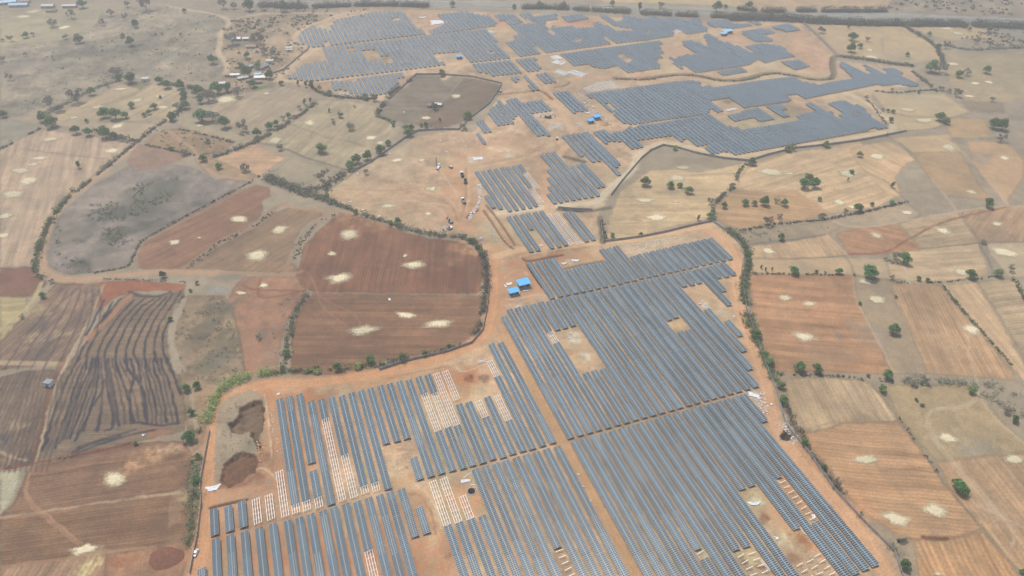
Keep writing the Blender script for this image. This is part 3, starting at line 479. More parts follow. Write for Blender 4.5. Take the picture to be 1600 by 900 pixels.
('paint',[(669.8,1081.2),(652.4,1037.7)],2,(186,168,146),0.6),
('paint',[(453.8,919.8),(432.7,864.0)],1.2,(128,120,104),0.6),
('paint',[(451.6,937.3),(458.8,974.0),(480.4,1005.0)],1,(186,170,148),0.5),
('paint',[(425.5,682.2),(448.7,693.1),(484.8,699.8)],1.5,(120,116,104),0.5),
('paint',[(369.9,652.1),(405.3,657.8),(425.5,682.2)],2,(126,120,106),0.7),
('paint',[(405.9,637.0),(443.9,635.0)],1.5,(126,120,106),0.7),
('paint',[(401.6,610.5),(400.9,585.9)],3,(180,150,124),0.6),
('paint',[(349.1,635.0),(355.4,617.9),(352.7,592.6)],1.5,(128,120,100),0.7),
('paint',[(381.9,606.8),(376.9,592.6),(388.1,592.6),(393.4,610.5)],1,(184,160,136),0.6),
('paint',[(-287.1,1081.2),(-258.7,1060.4),(-229.0,1060.4)],2,(170,160,144),0.5),
('paint',[(-704.7,1060.4),(-584.8,1058.4),(-466.8,1060.4)],2.5,(172,158,136),0.7),
('paint',[(-271.8,792.5),(-271.2,807.9),(-273.9,823.7)],2,(190,170,146),0.8),
('paint',[(-264.4,861.3),(-248.2,851.3)],1.5,(176,158,136),0.7),
('paint',[(-296.5,717.7),(-293.2,726.4),(-284.7,733.1)],3,(206,190,150),0.8),
('paint',[(-216.2,554.7),(-242.7,514.8),(-268.8,472.0),(-273.7,460.2),(-268.7,432.5),(-270.0,428.5),(-290.1,422.8),(-304.1,420.7)],1.6,(96,92,80),0.8),
('paint',[(-212.9,549.4),(-239.3,509.8),(-263.9,472.0),(-271.6,458.7),(-267.4,438.6),(-262.1,429.8)],2.2,(150,134,116),0.7),
('paint',[(-401.1,526.8),(-396.3,529.3)],1.2,(96,88,76),0.8),
('paint',[(-561.9,1020.8),(-680.8,1017.0)],1.0,(120,112,98),0.5),
('paint',[(-541.0,762.5),(-501.5,774.7),(-465.0,806.5)],1.2,(124,118,106),0.5),
('paint',[(-266.7,334.2),(-264.5,313.4),(-258.3,294.2),(-245.6,256.4)],2.2,(130,84,66),0.5),
('paint',[(-339.0,394.8),(-317.6,394.8)],1.0,(120,96,80),0.5),
('burnt',[(-256.9,248.6),(-266.2,276.3),(-278.4,309.5),(-280.8,319.5)],1.0,(92,78,70),0.55),
('burnt',[(-254.2,248.6),(-263.3,276.3),(-275.6,309.5),(-278.5,319.5)],1.0,(92,78,70),0.55),
('burnt',[(-251.5,248.6),(-260.5,276.3),(-272.8,309.5),(-276.3,319.5)],1.0,(92,78,70),0.55),
('burnt',[(-248.8,248.6),(-257.6,276.3),(-270.1,309.5),(-274.0,319.5)],1.0,(92,78,70),0.55),
('burnt',[(-246.1,248.6),(-254.8,276.3),(-267.3,309.5),(-271.8,319.5)],1.0,(92,78,70),0.55),
('burnt',[(-243.4,248.6),(-252.0,276.3),(-264.6,309.5),(-269.5,319.5)],1.0,(92,78,70),0.55),
('burnt',[(-240.8,248.6),(-249.1,276.3),(-261.8,309.5),(-267.3,319.5)],1.0,(92,78,70),0.55),
('burnt',[(-238.1,248.6),(-246.3,276.3),(-259.1,309.5),(-265.0,319.5)],1.0,(92,78,70),0.55),
('burnt',[(-235.4,248.6),(-243.4,276.3),(-256.3,309.5),(-262.8,319.5)],1.0,(92,78,70),0.55),
('burnt',[(-297.9,324.6),(-300.8,351.9),(-301.2,382.1),(-301.6,403.2)],1.1,(88,76,72),0.6),
('burnt',[(-290.3,324.6),(-293.5,351.9),(-295.3,382.1),(-297.5,403.2)],1.1,(88,76,72),0.6),
('burnt',[(-282.7,324.6),(-286.2,351.9),(-289.5,382.1),(-293.5,403.2)],1.1,(88,76,72),0.6),
('burnt',[(-275.1,324.6),(-278.9,351.9),(-283.6,382.1),(-289.4,403.2)],1.1,(88,76,72),0.6),
('burnt',[(-267.5,324.6),(-271.6,351.9),(-277.7,382.1),(-285.4,403.2)],1.1,(88,76,72),0.6),
('burnt',[(-259.9,324.6),(-264.2,351.9),(-271.8,382.1),(-281.3,403.2)],1.1,(88,76,72),0.6),
('burnt',[(-252.3,324.6),(-256.9,351.9),(-265.9,382.1),(-277.2,403.2)],1.1,(88,76,72),0.6),
('paint',[(-161.1,215.6),(-165.6,229.4),(-166.8,235.1)],0.6,(176,146,116),0.5),
('paint',[(-160.4,216.4),(-164.5,229.4),(-165.8,235.1)],0.6,(176,146,116),0.5),
('paint',[(-159.6,217.3),(-163.4,229.4),(-164.7,235.1)],0.6,(176,146,116),0.5),
('paint',[(-158.9,218.1),(-162.4,229.4),(-163.6,235.1)],0.6,(176,146,116),0.5),
('paint',[(-158.2,218.9),(-161.3,229.4),(-162.6,235.1)],0.6,(176,146,116),0.5),
('paint',[(-157.4,219.7),(-160.3,229.4),(-161.5,235.1)],0.6,(176,146,116),0.5),
('burnt',[(-241.5,263.7),(-244.1,274.1),(-247.4,284.8),(-249.5,295.8),(-251.7,307.3),(-254.6,319.2),(-255.5,331.0)],0.9,(78,70,72),0.8),
('burnt',[(-237.8,267.4),(-240.0,277.2),(-243.0,287.2),(-244.9,297.5),(-246.9,308.2),(-249.3,319.1),(-251.9,331.0)],0.9,(78,70,72),0.8),
('burnt',[(-235.6,270.8),(-237.2,280.3),(-239.9,290.2),(-242.0,300.6),(-243.5,311.2),(-245.8,322.0),(-249.8,334.2)],0.9,(78,70,72),0.8),
('burnt',[(-231.7,273.8),(-233.1,282.7),(-235.7,292.1),(-237.6,301.9),(-239.6,312.0),(-243.3,322.7),(-248.0,334.2)],0.9,(78,70,72),0.8),
('burnt',[(-223.8,276.3),(-222.8,282.8),(-226.9,292.3),(-230.6,302.0),(-234.9,312.1),(-240.1,322.9),(-245.1,334.2)],0.9,(78,70,72),0.8),
('burnt',[(-215.2,278.1),(-215.2,284.4),(-220.6,293.7),(-225.7,303.1),(-231.1,312.9),(-237.1,323.3),(-241.8,334.2)],0.9,(78,70,72),0.8),
('burnt',[(-209.5,281.6),(-212.9,289.8),(-218.0,298.2),(-222.8,306.7),(-227.8,315.5),(-234.0,324.7),(-238.9,334.2)],0.9,(78,70,72),0.8),
('burnt',[(-203.1,284.2),(-206.6,292.3),(-211.8,300.6),(-216.5,309.0),(-221.8,317.2),(-228.8,325.3),(-234.6,334.2)],0.9,(78,70,72),0.8),
('burnt',[(-198.1,283.3),(-201.8,291.5),(-206.8,299.9),(-211.0,308.4),(-216.3,316.7),(-222.6,325.0),(-227.8,334.2)],0.9,(78,70,72),0.8),
('burnt',[(-194.5,281.6),(-197.9,289.7),(-202.6,298.2),(-206.7,306.8),(-211.5,315.5),(-217.3,324.5),(-221.3,334.2)],0.9,(78,70,72),0.8),
('burnt',[(-189.4,282.0),(-192.9,290.2),(-197.7,298.6),(-201.9,307.3),(-206.6,316.0),(-213.1,324.8),(-216.2,334.2)],0.9,(78,70,72),0.8),
('burnt',[(-183.5,282.0),(-187.3,290.2),(-192.3,298.7),(-196.5,307.4),(-201.1,316.3),(-208.0,324.7),(-211.5,334.2)],0.9,(78,70,72),0.8),
('paint',[(-152.0,535.6),(-130.4,542.8),(-102.8,535.6),(-68.6,546.5),(-45.7,550.2)],0.8,(158,116,88),0.75),
('paint',[(-144.0,521.6),(-117.1,514.8),(-84.0,525.1),(-57.0,511.5),(-47.0,488.8)],0.8,(214,184,152),0.75),
('paint',[(-85.0,551.7),(-67.3,543.0),(-50.7,526.2),(-41.3,504.8)],0.8,(214,184,152),0.75),
('paint',[(-83.5,537.3),(-61.7,526.2),(-47.3,515.3),(-41.1,489.6)],0.8,(158,116,88),0.75),
('paint',[(-72.9,515.3),(-59.6,518.0),(-44.3,510.0)],0.8,(214,184,152),0.75),
('paint',[(-61.2,572.9),(-50.8,548.8),(-42.5,526.2),(-39.9,504.8)],0.8,(214,184,152),0.75),
('paint',[(-39.6,579.1),(-38.8,548.8),(-36.7,520.7),(-39.2,492.1)],0.8,(158,116,88),0.75),
('paint',[(-36.8,582.3),(-36.0,548.8),(-34.3,526.2),(-36.0,504.8)],0.8,(214,184,152),0.75),
('paint',[(-29.4,579.1),(-5.9,588.7),(18.0,598.5),(33.9,618.8)],0.8,(214,184,152),0.75),
('paint',[(-32.4,582.3),(-6.0,593.5),(15.1,601.8),(31.1,625.8)],0.8,(158,116,88),0.75),
('paint',[(-14.8,623.1),(2.7,609.4),(16.7,600.4),(23.0,609.4)],0.8,(214,184,152),0.75),
('paint',[(11.0,627.8),(26.3,618.5),(39.9,623.1),(50.0,637.4)],0.8,(214,184,152),0.75),
('paint',[(38.2,632.6),(41.7,618.5),(47.3,609.4)],0.8,(158,116,88),0.75),
('paint',[(-4.9,417.0),(1.0,425.5),(6.9,427.2),(10.8,420.4)],0.8,(214,184,152),0.75),
('paint',[(-5.2,392.9),(2.8,391.4),(12.3,396.0),(19.4,399.2)],0.8,(214,184,152),0.75),
('paint',[(-138.9,303.7),(-133.5,290.4),(-127.9,273.8),(-122.8,258.2),(-121.1,247.1)],0.8,(158,116,88),0.75),
('paint',[(-139.5,303.7),(-134.4,290.4),(-128.9,273.8),(-123.9,258.2)],0.8,(214,184,152),0.75),
('paint',[(-132.5,247.1),(-128.2,252.2),(-122.8,249.3),(-117.9,243.6)],0.8,(214,184,152),0.75),
('paint',[(-60.4,262.9),(-55.2,263.6)],0.8,(158,116,88),0.75),
('paint',[(-60.6,259.8),(-53.8,262.1)],0.8,(214,184,152),0.75),
('paint',[(-48.0,240.1),(-40.7,233.9),(-35.5,224.6),(-33.7,215.6)],0.8,(214,184,152),0.75),
('paint',[(-50.8,235.3),(-44.0,233.9),(-38.7,224.6),(-35.5,211.9)],0.8,(158,116,88),0.75),
('paint',[(-33.6,328.2),(-29.9,322.3),(-23.4,324.2),(-16.8,328.2)],0.8,(214,184,152),0.75),
('paint',[(-50.4,328.2),(-37.1,330.1),(-23.7,333.1)],0.8,(214,184,152),0.75),
('paint',[(-72.4,316.5),(-56.5,322.3),(-36.9,327.2)],0.8,(158,116,88),0.75),
('paint',[(153.2,431.4),(150.6,407.2),(146.1,382.3)],0.8,(214,184,152),0.75),
('paint',[(157.8,437.0),(154.2,412.4),(147.6,382.3)],0.8,(214,184,152),0.75),
('paint',[(129.6,476.2),(141.9,477.8),(147.2,474.6)],0.8,(158,116,88),0.75),
('paint',[(119.8,401.7),(129.7,397.9),(138.5,386.8)],0.8,(214,184,152),0.75),
('paint',[(145.1,399.2),(143.8,374.9),(143.8,346.1),(144.7,325.7)],0.8,(214,184,152),0.75),
('paint',[(147.4,399.2),(146.0,374.9),(145.9,346.1),(146.7,325.7)],0.8,(158,116,88),0.75),
('paint',[(144.9,313.4),(143.8,295.3),(140.3,278.4),(145.0,265.6),(150.5,256.4)],0.8,(214,184,152),0.75),
('paint',[(143.6,313.4),(142.5,295.3),(139.5,280.0),(143.5,266.4),(148.4,257.2)],0.8,(214,184,152),0.75),
('paint',[(150.9,244.0),(155.4,232.2),(160.3,215.3),(165.3,200.8)],0.8,(158,116,88),0.75),
('paint',[(152.6,244.0),(157.0,232.2),(161.9,215.3),(166.8,200.8)],0.8,(214,184,152),0.75),
('paint',[(4.6,442.4),(37.7,454.2),(62.9,458.7),(96.8,463.3)],0.8,(214,184,152),0.75),
('paint',[(12.7,443.8),(39.2,451.9),(67.6,456.4)],0.8,(158,116,88),0.75),
('paint',[(4.2,392.9),(15.6,397.9),(26.9,395.4)],0.8,(214,184,152),0.75),
('paint',[(316.0,928.0),(334.0,894.4),(353.5,870.4),(356.7,840.1)],0.8,(214,184,152),0.75),
('paint',[(330.0,928.0),(345.1,886.3),(359.1,855.1)],0.8,(158,116,88),0.75),
('paint',[(98.7,635.6),(102.1,612.2),(109.1,603.2)],0.8,(214,184,152),0.75),
('paint',[(89.3,626.1),(95.0,603.2),(105.9,594.4)],0.8,(214,184,152),0.75),
('paint',[(294.1,630.5),(319.4,642.6),(350.7,655.0)],0.8,(158,116,88),0.75),
('paint',[(304.7,728.6),(330.0,734.6),(359.0,749.8)],0.8,(214,184,152),0.75),
]
ROADS = [
([(-11.5,449.7),(-14.3,427.2),(-11.9,397.6),(-13.8,370.6),(-19.7,350.6),(-38.4,336.4),(-74.7,321.4),(-110.3,313.3),(-139.8,313.3),(-155.3,306.0),(-160.4,292.0),(-157.8,268.8),(-150.7,239.6),(-142.6,206.8),(-139.1,184.3),(-134.7,158.7)],7,(200,149,112)),
([(144.9,481.0),(157.3,461.5),(159.7,436.7),(150.7,404.8),(146.6,370.6),(146.7,339.9),(146.1,312.3),(141.1,282.5),(145.0,263.1),(152.9,241.6),(161.0,220.1),(166.5,192.1),(166.3,181.3),(170.1,158.7)],7,(208,162,126)),
([(-11.4,443.1),(7.0,453.0),(28.0,456.4),(65.7,460.7),(94.8,467.6),(124.9,477.4),(148.1,484.6)],6,(212,174,136)),
([(-6.5,370.6),(0.0,345.8),(8.2,320.3),(17.7,292.0),(26.9,266.6),(32.4,249.6),(40.2,228.1),(48.8,208.5),(56.7,190.5),(61.0,181.3),(70.6,158.7)],8,(188,148,112)),
([(-11.8,503.1),(3.2,504.8),(20.3,511.8),(41.1,515.0),(60.1,517.1),(68.6,520.7),(76.4,535.4),(85.4,549.8),(98.9,566.7),(107.4,587.6),(110.1,600.7),(120.6,614.2)],6,(208,188,160)),
([(120.6,614.0),(138.3,631.1),(166.6,614.0),(197.1,597.6),(228.7,610.2),(292.6,629.8),(350.5,650.3),(364.2,658.8),(361.3,700.6),(354.3,733.1),(345.4,745.0)],6,(204,180,148)),
([(44.8,864.3),(85.8,880.0),(122.7,897.8),(166.2,914.4),(202.5,931.6),(239.8,941.7)],5,(200,164,130)),
([(238.2,938.9),(246.2,943.3),(273.1,949.1),(295.7,959.1),(322.9,969.2),(343.6,975.3)],5,(200,166,132)),
([(-73.6,782.9),(-60.8,815.3),(-48.9,831.4),(0.0,846.9),(26.4,857.4),(90.5,884.0)],5,(200,172,140)),
([(-250.9,779.6),(-213.4,775.7),(-186.7,782.9),(-164.0,794.6),(-135.4,803.1),(-101.5,815.3),(-79.1,820.6),(-65.1,831.4)],5,(204,178,148)),
([(-255.4,782.9),(-251.3,796.3),(-247.2,820.6),(-241.0,849.9),(-231.0,876.8),(-242.1,890.8),(-255.6,890.8),(-266.7,903.1),(-266.8,939.4),(-261.9,968.9),(-248.8,975.9),(-236.4,1002.2),(-222.0,1022.2),(-202.1,1030.8)],6,(200,172,142)),
([(17.4,796.3),(26.5,763.5),(40.2,718.0),(55.7,690.0)],5,(202,166,132)),
([(0.0,849.9),(7.7,824.2),(15.0,803.1),(25.0,799.7),(50.4,810.1),(63.1,811.8)],4,(198,166,132)),
([(23.0,447.2),(28.0,505.5),(35.9,546.6),(34.7,592.7),(59.1,637.9),(50.0,688.3),(40.8,736.4),(31.3,790.0),(11.0,849.9)],5,(200,164,132)),
([(-332.9,680.8),(-337.5,660.0),(-342.6,632.0),(-341.3,614.2),(-345.0,591.0),(-348.8,561.3),(-354.0,533.7)],4.5,(184,156,130)),
([(-349.8,559.6),(-356.7,535.6),(-356.2,516.5),(-352.7,492.0),(-346.9,470.5),(-339.8,450.2),(-330.6,433.8),(-322.5,423.3),(-312.6,416.9),(-302.2,413.6),(-292.2,414.3),(-280.0,416.9),(-263.8,420.7),(-244.1,423.8),(-224.5,423.3),(-204.5,421.7)],4.5,(180,146,118)),
([(-469.0,1050.3),(-426.9,1030.5),(-393.3,1016.0),(-366.2,988.1),(-362.2,970.2),(-365.1,940.1),(-351.1,899.6),(-345.4,869.2),(-327.7,840.4),(-317.7,819.8),(-315.2,800.0)],4.5,(196,172,142)),
([(-366.2,988.1),(-346.6,1013.2),(-308.4,1020.8),(-221.6,1018.9)],4,(190,168,142)),
]
RAILS = [
([(-355.7,1072.8),(-265.3,1070.7),(-144.5,1062.5),(-25.1,1048.3),(120.2,1028.5),(259.3,1020.8),(449.8,990.9),(408.2,1006.6),(503.0,1001.1),(680.8,974.0)],9,(158,156,150)),
([(-300.5,1093.9),(-146.3,1079.1),(-25.4,1066.6),(122.3,1050.3),(263.8,1042.3),(456.7,1009.4),(413.1,1021.2),(508.6,1014.7),(688.7,987.8)],7,(172,168,160)),
]
GULLIES = [
([(112.2,785.9),(144.3,782.1),(164.8,793.5),(189.3,798.7),(204.6,792.3),(222.9,779.6),(246.1,779.6),(271.6,796.7),(290.0,803.2),(306.4,794.8),(325.5,780.9),(350.5,785.9),(359.8,826.6),(371.4,853.2)],5,-2.2,(122,110,90)),
([(376.9,854.8),(406.3,842.6),(432.3,829.0),(450.5,823.2)],5,-2,(112,106,94)),
([(37.1,508.3),(45.0,506.5),(53.9,505.7),(62.0,506.5),(70.1,508.3),(77.5,510.9)],2.4,-1.4,(120,112,98)),
([(67.7,496.3),(67.3,483.0),(67.7,470.2),(66.4,461.0)],3,-1.2,(130,120,102)),
([(46.8,599.3),(55.4,593.8),(63.1,589.5)],2.6,-1.6,(96,90,80)),
]
TRENCHES = [
([(-20.6,515.3),(-11.7,496.3),(2.2,457.9)],1.1,-1.0),
([(-22.1,506.5),(-14.2,486.3),(-5.3,461.0),(0.9,452.7)],1.1,-1.0),
([(7.8,440.2),(10.5,436.0),(23.2,440.2),(36.3,444.6)],1.4,-1.6),
([(10.5,433.8),(15.4,418.7),(20.6,405.6)],1.2,-1.4),
([(36.2,427.2),(44.3,430.3),(65.3,437.2)],1.0,-1.4),
([(-14.0,740.2),(0.7,743.9),(29.3,751.9)],1.6,-1.8),
([(29.3,752.5),(36.0,741.7),(41.4,728.8)],2,-2),
([(-145.4,226.7),(-138.5,229.2),(-129.2,231.6)],1.0,-1.5),
([(-34.5,496.3),(-29.6,504.8),(-26.2,507.4)],1.5,-1.5),
([(45.1,759.4),(57.4,765.1),(61.5,773.1)],1.5,-1.5),
]
PITS = [
([(-153.1,282.0),(-151.0,286.2),(-149.8,294.8),(-145.2,298.7),(-141.3,299.6),(-136.4,292.2),(-133.3,280.3),(-133.7,270.6),(-131.0,262.8),(-132.4,261.2),(-135.4,265.9),(-140.5,275.4),(-144.3,273.8),(-149.6,275.4)],-3.0,(108,82,64)),
([(-147.6,248.6),(-146.9,256.7),(-143.6,261.2),(-139.1,262.0),(-132.3,259.0),(-129.5,253.7),(-129.5,248.6),(-134.4,243.6),(-139.9,239.3),(-145.7,243.6)],-2.0,(104,76,60)),
([(142.2,273.5),(144.5,275.9),(147.1,276.7),(148.6,273.5),(148.2,271.1),(145.1,269.9),(142.6,270.7)],-5,(110,98,84)),
([(179.2,209.7),(185.9,209.7),(182.6,207.2),(178.7,205.9)],-2.5,(80,76,64)),
]
BLOCKS = ['the block right of the excavated pits','the short strip below the pits','the block beside the parked white car','the block right of the round well','the lower right block','the large block below the blue shelters','the strip right of the blue shelters','the short block above the road fork','the block beside the boulder bank','the block left of the pale road','the block above the pale road bend','the stepped block left of the burnt ring','the block above the mid blue roofed shelters','the wide lower middle block','the wide upper middle block','the far upper left block','the far left block','the far central block','the far block left of the brown clearing','the far block below the pale blue station','the frame field above the wide block']
LANDMARKS = ['the village upper yards','the hedge bend at left','the hedge west of the village','the hedge under the village field','the paired small dry fields','the pale heap strip','the hedge above the large pale field','the bend of the walled lane','the topmost track','the white hut above the small fields','the furrowed field right edge','the right edge dry plots','the village huts','the end of the brown ditch','the lowest corner of the wall','the hedge beside the perimeter road','the left edge lane','the little green plot','the chequered dry fields','the road west of the railway','the big clump field','the grey grazing strip','the hedge above the winding track','the pale heap field at upper left','the open grey plain','the field beyond the railway','the bare field below the railway','the lower edge of the orange square field','the two pale heaps field','the hedge left of the cleared ground','the grey plain pond scrub','the walled brown field corner','the field with two pale heaps','the far right hedge line','the wall beside the orange square field','the hedge below the ploughed field','the wall by the stone ringed pit','the crossing of hedged lanes','the orange field hedge','the village track bend','the orange field','the fork of pale tracks','the strip above the stubble','the wall beside the furrowed field','the looping dirt track','the round topped wall bend','the top edge of the orange square field','the wall above the furrowed fields','the wide grey pasture','the pasture heaps','the chequer plots upper edge','the walled lane below the wide block','the hedge right of the orange field','the winding pale track','the hedge beside the burnt field','the panel block behind the wall','the lane left of the row of trees','the wall below the ploughed field','the slim hedge left of the ploughed field','the railway bank above the red clearing','the hedge slanting from the railway','the right edge scrub','the lower perimeter hedge','the small field with one heap','the slanting hedge by the chequered fields','the triangular scrub field','the bare slope at upper left','the wall above the brown field','the stone farm huts','the railway near the top middle','the hedge above the big ploughed field','the small thorn heap field','the hedge at the road bend','the curving farm road','the wall corner by the far panels','the railway crossing','the lane right of the panels','the upper right corner plots','the hedge right of the wall corner','the left end of the long hedge','the small yellow stubble plot','the large pale left field','the right edge thorn hedge','the bare orange field','the lower right corner','the wall above the panel strip','the tip of the wide panel blocks','the bend of the grey wall','the thorn hedge corner','the burnt field right edge','the hedge above the long fields','the lower edge of the burnt field','the grey ash patch','the strip beside the orange square field','the outer curve of the farm road']
